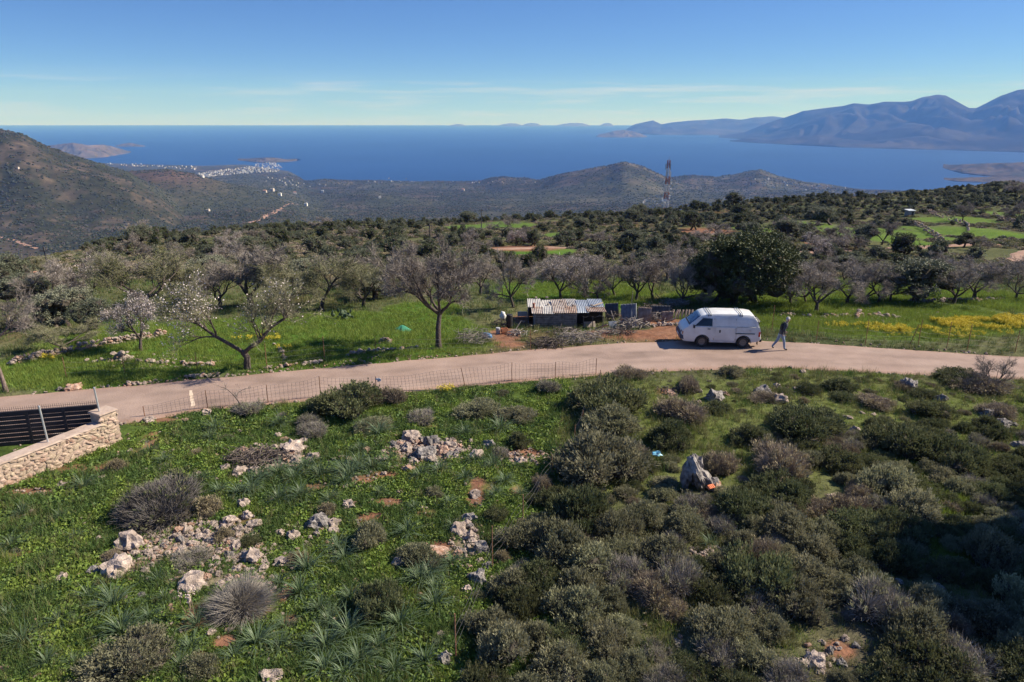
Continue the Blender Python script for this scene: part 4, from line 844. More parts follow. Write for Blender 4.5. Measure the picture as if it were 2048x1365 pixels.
# ================================================================== foreground: asphodels
ASPH = [(23,1095,62),(169,980,60),(45,1030,50),(227,1215,90),(246,1268,95),(396,1252,70),(515,1290,95),(654,1300,100),(600,1188,72),(615,1142,84),(604,998,66),(558,950,64),(504,985,64),(677,1100,66),(685,946,66),(611,938,60),(46,1290,80),(319,1165,50),(361,1335,60),(650,1345,90),(558,1004,60),(480,990,60),
 (700,955,70),(745,940,60),(690,968,60),(860,1155,70),(815,1068,66),(840,1165,80),(870,1215,80),(800,1255,90),(700,1270,100),(760,1300,80),(660,1250,70),(905,1055,40),(760,990,40),(730,860,50),(950,925,50),(840,955,50),(880,945,50),(985,935,50),(1000,860,60),(760,870,60),(930,870,46),(560,850,50),(430,860,50),(420,880,44),(360,985,50),(520,960,55),(640,955,60),(720,935,55),
 (560,1300,70),(470,1320,60),(300,1240,60),(180,1200,60),(120,1250,60),(90,1190,50),(200,1330,70),(720,1330,90),(850,1330,80),(700,1200,60),(905,1130,55),(870,1180,60),(690,1120,66),(560,1170,50),(1390,1060,50),(1420,1090,40),(1640,1230,40),(1480,1075,36),(640,1225,66),(770,1225,60),(505,1225,50),(380,1300,56),(265,1320,66),(95,1330,60),(20,1240,60),(150,1330,50),(570,1255,56),(615,1300,60),(690,1355,80),(790,1345,70),(880,1300,50),
 (400,965,50),(440,985,50),(590,960,56),(660,1005,50),(300,905,40),(330,925,40),(780,925,44),(720,905,46),(830,1020,40),(900,1010,44),(930,960,44),(1010,965,46),(990,990,40),(120,1040,40),(70,1060,40),(150,1080,40),(330,1200,50),(420,1215,46),(1040,990,36)]
_ra = np.random.default_rng(41)
ROWS = [(960, "of the upper slope below the bank"), (1080, "in the middle of the near grass"), (1240, "in the lower part of the near grass"), (9999, "along the bottom edge of the near grass")]
for (u, v, w) in ASPH:
    p = ground(u, v); d = depth_of(p); W = w * d / FPX
    o = obj("asphodel", ASPHODELS[_ra.integers(0, 6)], None, p, (0, 0, _ra.uniform(0, 6.28)), (W * .62, W * .62, W * .62 * _ra.uniform(.75, 1.0)))
    ph = "strappy green asphodel rosette " + [t for lim, t in ROWS if v < lim][0]
    individual(o, "asph", ph, "plant", "asphodels of the near field")
# the flowering stalks beside the spiny shrub
def flower_stalks(u, v, n, label):
    r = np.random.default_rng(int(u)); p = ground(u, v); m = MB()
    for k in range(n):
        b = np.array([r.uniform(-.25, .25), r.uniform(-.15, .15), 0]); t = b + np.array([r.uniform(-.12, .12), r.uniform(-.1, .1), r.uniform(.6, .95)])
        m.tube(np.array([b, (b + t) / 2 + r.normal(size=3) * .02, t]), [.009, .008, .005], 4, 0, False)
        for j in range(12):
            q = t - (t - b) * r.uniform(0, .32); V, F = ICO1[0] * .018 + q + r.normal(size=3) * .02, ICO1[1]; m.add(V, F, 1)
    tag(obj("flower_stalks", m.mesh("flower_stalks", [STALK_M, MAT("pinkish_buds", (.45, .32, .26), (.62, .52, .46), scale=20)]), None, p), label, "plant")
flower_stalks(392, 1240, 6, "thin budding asphodel stalks rising before the grey spiny shrub")

# ================================================================== grass
def grass_field():
    r = np.random.default_rng(55); P = []; S = []; I = []
    def run(n, ylo, yhi, pow_, tlo, thi, chooser, szlo, szhi):
        y = ylo * (yhi / ylo) ** r.uniform(0, 1, n) if pow_ else r.uniform(ylo, yhi, n); t = r.uniform(tlo, thi, n); x = t * y
        pu = proj(x, y, x * 0)[0]; x, y = x[(pu > -70) & (pu < 2120)], y[(pu > -70) & (pu < 2120)]; k, keep = chooser(x, y); m = keep & (k >= 0); x, y, k = x[m], y[m], k[m]
        P.append(np.stack([x, y, H(x, y) - .01], 1)); s = r.uniform(szlo, szhi, len(x)) * (1 + np.clip(y - 30, 0, 60) * .012); s = s * (.62 + .8 * fbm(x / 2.3, y / 2.3, 2, 66)); S.append(np.stack([s, s, s * r.uniform(.8, 1.35, len(x))], 1)); I.append(k)
    def near(x, y):
        rn_, rf_ = road_y(x); d = rn_ - y
        n1 = fbm(x / 1.7, y / 1.7, 4, 11); n3 = fbm(x / 7, y / 7, 3, 31); n2 = fbm(x / .9, y / .9, 3, 61)
        right = sstep(0, 2.5, x - (.2 + .02 * y) + (n3 - .5) * 4)
        soil = in_patches(SOIL, x, y)
        keep = (d > .12) & (r.uniform(size=len(x)) > soil * 1.1) & (r.uniform(size=len(x)) < np.where(right > .5, np.where(d > 9, np.where(n1 > .55, .30, .08), np.where(n1 > .5, .6, .3)), np.where(n1 > .7, .1, .95)))
        wa, wb2 = np.array(on_plane(243, 878, 0)), np.array(on_plane(0, 989, -.2)); wd = wb2 - wa; keep &= ~(((x - wa[0]) * wd[1] - (y - wa[1]) * wd[0] > 0) & (y < wa[1] + 1.2))
        keep &= r.uniform(size=len(x)) > np.clip(in_patches(RUB, x, y, .5) * 1.3 - n1 * .5, 0, 1) * .9; keep &= (r.uniform(size=len(x)) < .75 + .6 * n2)
        u = r.uniform(size=len(x)); kl = np.select([n2 > .66, n2 > .56, n2 > .44], [np.where(u < .6, 2, 0), np.where(u < .5, 0, 1), np.where(u < .5, 3, 2)], np.where(u < .6, 4, 3)); kl = np.where(u > .93, np.where(n3 > .5, 5, 8), kl)
        kr = np.select([u < .34, u < .62, u < .82], [5, 7, 4], 8); hollow = np.exp(-(((x - 13.3) / 2.2) ** 2 + ((y - 20) / 2.4) ** 2)) + np.exp(-(((x - 10.7) / 2) ** 2 + ((y - 17.6) / 1.5) ** 2))
        kr = np.where(hollow > .4, 6, kr); keep |= (hollow > .4) & (u < .8)
        return np.where(right > .5, kr, kl).astype(int), keep
    run(150000, 8.5, 36.5, True, -1.08, 1.08, near, .75, 1.35)
    run(5000, 27, 38, False, -.8, .8, lambda x, y: (np.where(r.uniform(size=len(x)) < .6, 0, 5), (np.abs((road_y(x)[0] - y) - .35) < .4)), .8, 1.3)
    def far(x, y):
        rn_, rf_ = road_y(x); d = y - rf_; lush = in_patches(LUSH, x, y, .25); soil = in_patches(SOIL, x, y); n3 = fbm(x / 7, y / 7, 3, 31)
        u = r.uniform(size=len(x)); keep = (d > .1) & (u > soil * 1.1) & (r.uniform(size=len(x)) < np.maximum(np.clip(lush * 1.4 - n3 * .35, 0, 1), .25))
        k = np.where(lush > .3, np.where(x > 4, np.where(u < .75, 6, 7), np.where(u < .55, 0, 7)), np.where(u < .5, 5, 4)); return k.astype(int), keep
    run(76000, 24, 62, True, -.8, .8, far, .9, 1.6)
    def off_shed(a): return a
    P_, S_, I_ = np.concatenate(P), np.concatenate(S), np.concatenate(I)
    # nothing grows through the yard, the wall or the big rocks
    keep = ~((np.abs(P_[:, 0] - 4.1) < 3.2) & (np.abs(P_[:, 1] - 43.2) < 2.6))
    for (a, b, w) in ROCK_SPOTS: keep &= (P_[:, 0] - a) ** 2 + (P_[:, 1] - b) ** 2 > (w * .36) ** 2
    P_, S_, I_ = P_[keep], S_[keep], I_[keep]; n = len(P_)
    R_ = np.stack([r.normal(0, .12, n), r.normal(0, .12, n), r.uniform(0, 6.28, n)], 1)
    scatter("grass", P_, S_, R_, I_, TUFTS, "green grass and clover covering the fields beside the road", "grass")
grass_field()
# small stones littering the rubble
def pebbles():
    r = np.random.default_rng(66); P = []; S = []
    for (u, v, w, h, n) in [(385,1095,330,110,620),(540,925,190,60,260),(850,905,190,70,260),(1050,915,110,40,90),(930,1090,90,110,120),(700,960,120,60,70),(90,980,220,20,80),(1640,1310,110,70,24),(500,1170,120,60,120),(1545,790,90,40,50),(780,720,200,20,90),(320,725,240,30,160),(1700,632,420,30,240),(1150,640,300,60,200),(620,1060,120,40,60),(1560,1090,30,30,20),(1410,1105,90,30,60)]:
        a = r.uniform(0, 6.28, n); q = np.sqrt(r.uniform(0, 1, n)); P.append(np.stack([u + np.cos(a) * q * w / 2, v + np.sin(a) * q * h / 2], 1)); 
    for E_ in (ROAD_NEAR, ROAD_FAR):
        q = r.uniform(60, 2000, 420); P.append(np.stack([q, np.interp(q, [a for a, b in E_], [b for a, b in E_]) + r.normal(0, 3.0, 420)], 1))
    n = 900; P.append(np.stack([r.uniform(20, 1000, n), r.uniform(860, 1360, n)], 1))
    P = grounds(np.concatenate(P)); n = len(P); s = r.uniform(.025, .10, n); S = np.stack([s, s * r.uniform(.7, 1, n), s * r.uniform(.5, .9, n)], 1); P[:, 2] += s * .2
    R = r.uniform(0, 6.28, (n, 3)); R[:, :2] *= .1
    scatter("small_stones", P, S, R, r.integers(0, 8, n), STONES, "small loose limestone chips littering the rubble and bare earth", "stones")
pebbles()
# ================================================================== trees
BARK_A = MAT("almond_bark", (.055, .042, .036), (.12, .095, .08), scale=6, detail=6, rough=.95, bump=.8, bscale=14)
BARK_L = MAT("weathered_bark", (.12, .085, .07), (.26, .20, .17), scale=4, detail=6, rough=.95, bump=.8, bscale=14)
TWIG_P = MAT("bare_almond_twigs", (.20, .168, .142), (.335, .29, .25), scale=1.2, rough=.9, rnd=.12)
TWIG_Y = MAT("budding_twigs", (.17, .16, .095), (.28, .26, .16), scale=1.2, rough=.9, rnd=.12)
BLOSSOM = MAT("almond_blossom", (.62, .50, .48), (.82, .74, .72), scale=5, rough=.7, trans=.2)
OAK_M = MAT("holm_oak_leaf", (.042, .055, .018), (.092, .105, .038), scale=1.1, detail=5, rough=.6, rnd=.1, trans=.12, spec=.35)
OLIVE_M = MAT("olive_leaf", (.095, .108, .062), (.17, .18, .115), scale=1.1, rough=.6, rnd=.14, trans=.15)
SILVER_M = MAT("silver_leaf", (.17, .18, .115), (.29, .29, .20), scale=1.1, rough=.7, rnd=.1, trans=.15)
GREEN_M = MAT("young_green_leaf", (.11, .125, .035), (.17, .185, .06), scale=1.1, rough=.7, rnd=.1, trans=.25)

class Growth:
    def __init__(s, seed): s.r = np.random.default_rng(seed); s.wood = MB(); s.tw0 = []; s.tw1 = []; s.tips = []
    def chain(s, p, d, L, r0, r1, n, wander, lift):
        P = [np.array(p, float)]; d = np.array(d, float)
        for k in range(n):
            d = unit(d + s.r.normal(size=3) * wander + np.array([0, 0, lift])); P.append(P[-1] + d * L / n)
        return np.array(P), np.linspace(r0, r1, n + 1), d
    def branch(s, p, d, L, r, level, maxl, kids, ang, wander=.16, lift=.04, ratio=.68):
        P, R, dd = s.chain(p, d, L, r, r * .5, 5 if level < 2 else 4, wander, lift)
        if level < maxl: s.wood.tube(P, R, 6 if level < 2 else 4 if level < 3 else 3, 0, False)
        else: s.tips.append(P)
        if level >= maxl: return
        for k in range(kids[level]):
            t = s.r.uniform(.35, 1.0) if k else 1.0; i = min(int(t * (len(P) - 1)), len(P) - 2); f = t * (len(P) - 1) - i
            q = P[i] * (1 - f) + P[i + 1] * f; base = unit(P[i + 1] - P[i]); side = unit(np.cross(base, rdir(s.r, 1)[0])); a = s.r.uniform(ang * .6, ang * 1.2) if k else ang * .4
            nd = unit(base * math.cos(a) + side * math.sin(a)); nd[2] = max(nd[2], -.2)
            s.branch(q, nd, L * ratio * s.r.uniform(.75, 1.15), r * .5 * s.r.uniform(.8, 1.1), level + 1, maxl, kids, ang, wander, lift, ratio)
    def twigs(s, per, ln, w):
        n = len(s.tips); r = s.r; P0 = []; P1 = []
        for P in s.tips: P0.append(P[:-1]); P1.append(P[1:])
        P0 = np.concatenate(P0); P1 = np.concatenate(P1)
        k = r.integers(0, len(P0), n * per); f = r.uniform(0, 1, (n * per, 1)); a = P0[k] * (1 - f) + P1[k] * f; d = unit(unit(P1[k] - P0[k]) * .8 + rdir(r, n * per) * .9 + np.array([0, 0, .18]))
        b = a + d * r.uniform(.4, 1.1, (n * per, 1)) * ln
        v0, f0 = strips(r, P0, P1, w * 1.7, .02, 1); v1, f1 = strips(r, a, b, w, .12, 2)
        s.ends = b; return np.concatenate([v0, v1]), np.concatenate([f0, f1 + len(v0)])

def almond(seed, height=4.0, spread=1.0, twig=TWIG_P, blossom=0, limbs=4, trunk=.9, lean=.12, dense=22, leaf=None, nleaf=0, bark=None):
    """bare or blossoming tree: returns {part: mesh}; crown fits about `height` metres"""
    g = Growth(seed); r = g.r; s = height / 4.0
    P, R, d = g.chain((0, 0, -.1), (r.normal(0, lean), r.normal(0, lean), 1), trunk * s, .135 * s, .09 * s, 5, .12, .05); R[0] *= 1.3
    g.wood.tube(P, R, 8, 0, False); a0 = r.uniform(0, 6.28)
    for k in range(limbs):
        a = a0 + k * 6.283 / limbs + r.normal(0, .3); el = r.uniform(.55, 1.05)
        g.branch(P[-1] - np.array([0, 0, .05 * s]), (math.cos(a) * math.cos(el) * spread, math.sin(a) * math.cos(el) * spread, math.sin(el)), 1.45 * s * r.uniform(.85, 1.15), .075 * s, 1, 4, [0, 4, 4, 5], .75, .15, .05, .66)
    tv, tf = g.twigs(dense, .42 * s, .016 * s)
    out = {"trunk": g.wood.mesh("trunk", bark or BARK_A, True), "crown": mesh_np("crown", tv, tf, twig)}
    if blossom:
        k = r.integers(0, len(g.ends), blossom); C = g.ends[k] + r.normal(size=(blossom, 3)) * .06 * s; v, f = leaves(r, C, rdir(r, blossom), r.uniform(.045, .085, blossom) * s, r.uniform(.04, .075, blossom) * s); out["blossom"] = mesh_np("blossom", v, f, BLOSSOM)
    if leaf is not None:
        k = r.integers(0, len(g.ends), nleaf); C = g.ends[k] + r.normal(size=(nleaf, 3)) * .1 * s; v, f = leaves(r, C, unit(rdir(r, nleaf) + np.array([0, 0, .3])), r.uniform(.06, .12, nleaf) * s, r.uniform(.025, .045, nleaf) * s); out["foliage"] = mesh_np("foliage", v, f, leaf)
    return out

def leafy_tree(seed, width, height, leafm, nlobes=26, nleaf=15000, trunks=1, base=.22, leaf=.13, corem=None, droop=0.0, trunk_r=.16, gap=.52):
    r = np.random.default_rng(seed); R = width / 2; m = MB()
    zc0 = height * base; n = nlobes; a = r.uniform(0, 6.28, n); q = np.sqrt(r.uniform(0, 1, n)); h = r.uniform(0, 1, n)
    rr = R * .72 * q * np.sqrt(np.clip(1 - (h * 1.02 - .30) ** 2 / .62, .08, 1)); c = np.stack([np.cos(a) * rr, np.sin(a) * rr, zc0 + (height - zc0) * (.16 + .68 * h)], 1); rad = r.uniform(.16, .28, n) * width * .82
    for k in range(trunks):
        b = np.array([r.uniform(-.25, .25), r.uniform(-.15, .15), 0]) * R * (trunks > 1) * 1.8; t = c[r.integers(0, n)]; t = np.array([t[0] * .5 + b[0] * .5, t[1] * .5, height * .55])
        mid = (b + t) / 2 + r.normal(size=3) * .06 * height; m.tube(np.array([b - [0, 0, .15], b * .7 + mid * .3 + r.normal(size=3) * .03, mid, t]), np.array([1.3, 1, .8, .45]) * trunk_r, 7, 0, False)
        for j in range(5):
            e = c[r.integers(0, n)]; m.tube(np.array([mid, (mid + e) / 2 + r.normal(size=3) * .08 * height, e]), np.array([.5, .35, .15]) * trunk_r, 5, 0, False)
    w = rad ** 2; w /= w.sum(); per = 16; ns = nleaf // per; sp = r.choice(n, ns, p=w); sd = rdir(r, ns); sd[:, 2] = np.where((sd[:, 2] < -.35), -sd[:, 2], sd[:, 2])
    tip = c[sp] + sd * (rad[sp] * r.uniform(.72, 1.10, ns))[:, None]; tip[:, 2] = np.maximum(tip[:, 2], zc0 * .6)
    k = np.repeat(np.arange(ns), per); C = tip[k] + r.normal(size=(ns * per, 3)) * leaf * .62; D = unit(sd[k] * .5 + rdir(r, ns * per) * .9 + np.array([0, 0, .25 - droop]))
    v, f = leaves(r, C, D, r.uniform(.7, 1.3, len(k)) * leaf, r.uniform(.32, .6, len(k)) * leaf)
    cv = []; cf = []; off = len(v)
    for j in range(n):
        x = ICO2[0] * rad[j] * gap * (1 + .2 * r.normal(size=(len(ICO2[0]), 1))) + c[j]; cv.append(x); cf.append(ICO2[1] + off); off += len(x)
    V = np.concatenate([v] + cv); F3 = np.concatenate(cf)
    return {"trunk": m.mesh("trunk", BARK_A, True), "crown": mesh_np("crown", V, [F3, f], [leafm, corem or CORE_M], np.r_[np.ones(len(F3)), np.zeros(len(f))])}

BARE = [almond(400 + k, 4.0, 1.0 + .12 * (k % 3), TWIG_P, limbs=3 + k % 3, trunk=.75 + .1 * (k % 3)) for k in range(5)]
BUDDY = [almond(420 + k, 4.0, 1.05, TWIG_Y, limbs=4, leaf=GREEN_M, nleaf=2200) for k in range(2)]
BLOOM = [almond(440 + k, 4.0, 1.05, TWIG_P, blossom=2600, limbs=4, trunk=.8) for k in range(3)]
LIGHTBLOOM = [almond(450 + k, 4.0, 1.1, TWIG_P, blossom=700, limbs=4, trunk=.8) for k in range(2)]
OLIVES = [leafy_tree(460 + k, 4.0, 3.2, OLIVE_M, 22, 11000, 2, .24, .12) for k in range(3)]
SILVERS = [leafy_tree(470 + k, 4.0, 3.0, SILVER_M, 20, 10000, 2, .12, .12) for k in range(2)]
DARKS = [leafy_tree(480 + k, 4.0, 3.4, OAK_M, 22, 10000, 2, .10, .12) for k in range(3)]
BUSHES = [leafy_tree(490 + k, 2.0, 1.35, OAK_M, 12, 2600, 1, .02, .10, None, 0, .05) for k in range(4)]
BUSHES_O = [leafy_tree(495 + k, 2.0, 1.25, OLIVE_M, 12, 2600, 1, .02, .10, None, 0, .05) for k in range(3)]
TOP = {}
def crown_top(parts):
    k = id(parts)
    if k not in TOP:
        z = 0; w = 0
        for n_, me in parts.items():
            if n_ == "blossom": continue
            co = np.empty(len(me.vertices) * 3, np.float32); me.vertices.foreach_get("co", co); co = co.reshape(-1, 3); z = max(z, np.percentile(co[:, 2], 99.7)); w = max(w, np.percentile(co[:, 0], 99) - np.percentile(co[:, 0], 1))
        TOP[k] = (z, w)
    return TOP[k]
def plant_tree(parts, name, u, v, wpx, hpx, rz=None, r=rng):
    """stands at the ground under pixel (u, v); crown wpx wide, top hpx above the base"""
    p = ground(u, v); d = depth_of(p); top, wid = crown_top(parts)
    sx = wpx * d / FPX / wid; sz = hpx * d / FPX / CP / top
    e = bpy.data.objects.new(name, None); e.empty_display_size = .2; COL.objects.link(e); e.location = p; e.rotation_euler = (0, 0, r.uniform(0, 6.28) if rz is None else rz); e.scale = (sx, sx, sz)
    for n_, me in parts.items():
        if n_ in ("blossom", "foliage"): obj(n_, me, cr)
        else:
            o = obj(n_, me, e)
            if n_ == "crown": cr = o
    return e

_rt = np.random.default_rng(73)
def T(L, kinds, name, u, v, w, h, label, cat="tree", group=None, rz=None):
    e = plant_tree(kinds[_rt.integers(0, len(kinds))], name, u, v, w, h, rz, _rt); return tag(e, label, cat, group)

# ---- the forked almond by the road (two long limbs, blossom on the left crown)
def forked_almond():
    p = ground(495, 737); d = depth_of(p); s = d / FPX
    def w(u, v, dy=0.0): return np.array([(u - 495) * s, dy, (737 - v) * s / CP + dy * .0])
    g = Growth(911); g.wood.tube(np.array([w(495, 741), w(495, 730), w(497, 715), w(490, 704)]), [.20, .17, .15, .15], 8, 0, False)
    for path, rad in (([(490, 704), (470, 688), (445, 672), (424, 664), (405, 655)], .10), ([(492, 706), (505, 695), (530, 680), (548, 658), (575, 642)], .11)):
        P = np.array([w(a, b, dy) for (a, b), dy in zip(path, (0, -.15, -.2, .1, .3))]); g.wood.tube(P, np.linspace(rad, rad * .55, len(P)), 7, 0, False)
        for i in (2, 3, 4):
            for k in range(3 if i < 4 else 5):
                out = P[i] - P[i - 1]; nd = unit(unit(out) * .6 + rdir(g.r, 1)[0] * .8 + np.array([0, 0, .55])); g.branch(P[i], nd, 1.25 * g.r.uniform(.7, 1.2), .045, 2, 4, [0, 4, 4, 4], .8, .16, .03, .7)
    tv, tf = g.twigs(20, .42, .015); r = g.r
    e = bpy.data.objects.new("almond_tree", None); COL.objects.link(e); e.location = p
    obj("trunk", g.wood.mesh("trunk", BARK_A, True), e); cr = obj("crown", mesh_np("crown", tv, tf, TWIG_Y), e)
    L = g.ends[g.ends[:, 0] < .3]; k = r.integers(0, len(L), 1700); C = L[k] + r.normal(size=(1700, 3)) * .06
    L2 = g.ends[g.ends[:, 0] > .3]; k = r.integers(0, len(L2), 450); C = np.concatenate([C, L2[k] + r.normal(size=(450, 3)) * .06])[r.permutation(2150)[:1300]]; n = len(C)
    v, f = leaves(r, C, rdir(r, n), r.uniform(.05, .09, n), r.uniform(.045, .08, n)); obj("blossom", mesh_np("blossom", v, f, BLOSSOM), cr)
    tag(e, "almond tree forked low into two long limbs, blossom on its left crown", "tree", "almond trees by the road")
forked_almond()

# ---- the big bare tree by the road and the trunk at the left edge
T(0, [almond(932, 5.4, .8, TWIG_P, limbs=5, trunk=1.5, lean=.06, dense=28)], "bare_tree", 878, 697, 195, 212, "tall bare tree on the road verge left of the shed", "tree", "bare trees by the road")
T(0, [almond(937, 4.6, .9, TWIG_P, blossom=0, limbs=4, trunk=2.2, lean=.03, bark=BARK_L)], "old_tree", 12, 783, 110, 215, "old tree with a thick pale trunk cut by the left picture edge", "tree", "bare trees by the road")
T(0, [almond(941, 3.2, .8, TWIG_P, blossom=2400, limbs=4, trunk=1.0, lean=.1)], "almond_tree", 283, 702, 80, 112, "small leaning almond tree full of pale blossom before the stone wall", "tree", "almond trees by the road", 2.2)
ORCHARD = [  # parts, name, u, v, w, h, label
 (BARE, "bare_tree", 503, 612, 165, 118, "purplish bare tree with a dark low fork in the orchard"), (BUDDY, "budding_tree", 726, 614, 120, 90, "olive brown budding tree with an arching trunk beside the cactus"), (BARE, "bare_tree", 1027, 615, 92, 105, "slender bare tree on the green strip left of the shed roof"),
 (LIGHTBLOOM, "almond_tree", 1122, 598, 80, 80, "pale flowering tree directly behind the sheet roof"), (LIGHTBLOOM, "almond_tree", 1170, 600, 78, 86, "pale flowering tree right behind the middle of the shed"), (BARE, "bare_tree", 1195, 602, 80, 76, "bare dark stemmed tree behind the right end of the shed"),
 (BARE, "bare_tree", 1272, 602, 92, 86, "bare tree with two dark arched limbs behind the fence panels"), (BARE, "bare_tree", 1306, 598, 80, 80, "bare tree between the arched tree and the brush pile"), (BARE, "bare_tree", 1362, 612, 92, 90, "dense bare thicket tree against the dark oak"),
 (BARE, "bare_tree", 1582, 609, 90, 76, "bare orchard tree nearest the right side of the dark oak"), (BARE, "bare_tree", 1613, 611, 84, 80, "second bare orchard tree right of the dark oak"), (BARE, "bare_tree", 1632, 624, 118, 96, "bare orchard tree with three stems nearest the van's back"), (BARE, "bare_tree", 1692, 608, 96, 78, "bare orchard tree midway between oak and olive"),
 (BARE, "bare_tree", 1732, 612, 110, 84, "bare orchard tree with dark crossing stems left of the olive"), (BARE, "bare_tree", 1757, 606, 80, 72, "thin bare orchard tree close behind the crossing stems"), (BARE, "bare_tree", 1780, 603, 74, 70, "thin bare orchard tree touching the olive's left side"),
 (BARE, "bare_tree", 1906, 609, 108, 80, "wide bare tree with a low curved limb right of the olive"), (BARE, "bare_tree", 1948, 598, 110, 76, "bare tree spreading behind the low curved limb tree"), (BARE, "bare_tree", 2032, 600, 88, 72, "dark bare tree at the right picture edge"),
 (OLIVES, "olive_tree", 1834, 606, 122, 84, "rounded grey green olive tree among the bare orchard trees"),
 (SILVERS, "willow_shrub", 130, 652, 100, 74, "silvery shrub shining beside the dark bush at left"), (OLIVES, "dark_shrub", 192, 664, 84, 66, "dark green bush between the silvery shrub and the blossom tree"), (BUDDY, "thicket_shrub", 130, 702, 128, 62, "brown green thicket just behind the dry stone wall"),
 (BARE, "bare_tree", 112, 618, 140, 92, "pinkish bare tree behind the silvery shrub"), (LIGHTBLOOM, "almond_tree", 185, 606, 130, 92, "bare tree with sparse blossom at the far end of the left thicket"), (BUDDY, "budding_tree", 288, 622, 140, 118, "tall olive brown tree behind the blossom almond"), (BUDDY, "budding_tree", 382, 606, 100, 86, "yellow green budding tree in the left thicket"), (SILVERS, "silver_bush", 418, 566, 84, 52, "pale silver bush standing above the left thicket"),
 (BARE, "bare_tree", 440, 612, 110, 90, "bare tree between the yellow green tree and the low fork tree"), (BUDDY, "budding_tree", 580, 612, 140, 100, "broad olive brown tree right of the low fork tree"), (BUDDY, "budding_tree", 642, 618, 150, 112, "large olive brown tree above the green field"), (SILVERS, "silver_bush", 612, 562, 70, 42, "silver topped bush behind the olive brown trees"),
 (OLIVES, "olive_tree", 15, 588, 90, 76, "green olive at the left edge behind the thicket"), (OLIVES, "olive_tree", 52, 616, 100, 66, "dark olive shrub low at the left edge"), (BUDDY, "budding_tree", 52, 570, 100, 60, "brown green tree crown at the upper left of the thicket"), (BUDDY, "budding_tree", 20, 650, 90, 40, "low brown shrub behind the old pale trunk"), (BUDDY, "budding_tree", 770, 590, 110, 66, "grey green tree between the arching trunk and the tall bare tree"), (SILVERS, "silver_bush", 752, 600, 70, 50, "small silver leaved tree beside the arching trunk"),
 (BARE, "bare_tree", 345, 590, 90, 70, "small bare tree behind the forked almond's left crown"), (BARE, "bare_tree", 690, 570, 110, 60, "bare grey tree at the back of the left orchard"), (BARE, "bare_tree", 960, 590, 90, 76, "bare tree behind the right side of the tall roadside tree"), (BARE, "bare_tree", 1230, 592, 84, 66, "bare grey tree at the back between shed and oak"), (LIGHTBLOOM, "almond_tree", 1105, 562, 80, 46, "far pale flowering tree in the row above the shed"),
 (LIGHTBLOOM, "almond_tree", 1160, 560, 90, 46, "second far pale flowering tree in the row above the shed"), (BARE, "bare_tree", 1335, 560, 90, 60, "bare tree left of the dark oak's crown"), (BARE, "bare_tree", 820, 570, 90, 50, "bare grey tree behind the tall roadside tree's left side"), (BARE, "bare_tree", 240, 560, 110, 50, "bare grey tree at the back of the left thicket"), (BUDDY, "budding_tree", 520, 560, 100, 50, "olive brown tree at the back above the low fork tree"),
 # farther slope
 (BLOOM, "almond_tree", 1628, 516, 58, 46, "almond tree in full pale blossom beside the red track"), (BARE, "bare_tree", 1665, 487, 60, 40, "dark bare tree at the left edge of the bright meadow"), (BARE, "bare_tree", 1763, 490, 52, 44, "bare tree alone in the middle of the bright meadow"), (DARKS, "evergreen_tree", 1808, 514, 52, 46, "round dark evergreen tree beside the red track"), (DARKS, "evergreen_tree", 1930, 495, 38, 28, "small round evergreen tree above the red track at right"), (BARE, "bare_tree", 2032, 444, 52, 40, "bare tree high on the slope at the right edge"),
 (DARKS, "evergreen_tree", 1075, 530, 38, 40, "round dark evergreen bush alone in the small meadow"), (BLOOM, "almond_tree", 1032, 493, 42, 32, "far almond tree in pale blossom above the red bank"), (DARKS, "evergreen_tree", 1066, 492, 34, 28, "dark evergreen beside the far blossoming almond"), (BARE, "bare_tree", 1925, 442, 46, 34, "bare tree beside the curved dry stone wall"), (DARKS, "evergreen_tree", 1468, 412, 36, 26, "large dark evergreen breaking the ridge line right of the mast"), (DARKS, "evergreen_tree", 1388, 422, 26, 20, "round evergreen on the ridge close to the mast"),
 (DARKS, "evergreen_tree", 1655, 416, 30, 20, "round evergreen on the ridge above the bright meadow"), (DARKS, "evergreen_tree", 1478, 436, 34, 24, "evergreen on the slope below the large ridge evergreen"), (DARKS, "evergreen_tree", 1482, 452, 36, 24, "evergreen behind the small green plot"), (DARKS, "evergreen_tree", 1385, 460, 40, 34, "dark evergreen beside the ploughed red plot"), (BARE, "bare_tree", 1560, 470, 50, 34, "bare tree on the scrub slope above the van"), (OLIVES, "olive_tree", 1640, 450, 60, 34, "grey green tree on the slope left of the bright meadow"), (BARE, "bare_tree", 1960, 500, 50, 26, "low bare tree below the stone walls"),
 (OLIVES, "olive_tree", 1700, 540, 60, 26, "flat grey green tree behind the orchard"), (BARE, "bare_tree", 1880, 560, 90, 50, "bare grey tree behind the wide orchard tree"), (BARE, "bare_tree", 1690, 565, 80, 46, "bare grey tree at the back of the right orchard"), (BARE, "bare_tree", 2000, 560, 90, 50, "bare grey tree at the back near the right edge"), (BARE, "bare_tree", 1640, 560, 70, 44, "bare grey tree at the back right of the oak"),
]
for (k, nm, u, v, w, h, lab) in ORCHARD: T(0, k, nm, u, v, w, h, lab, "bush" if "bush" in nm or "shrub" in nm else "tree", "trees of the orchards and slope")
# the big holm oak behind the van
oak = leafy_tree(951, 7.4, 4.9, OAK_M, 70, 70000, 6, .16, .17, None, 0, .13, .5)
e = plant_tree(oak, "holm_oak", 1472, 608, 182, 140, .4); tag(e, "big dark holm oak with a broad dense crown behind the white van", "tree")
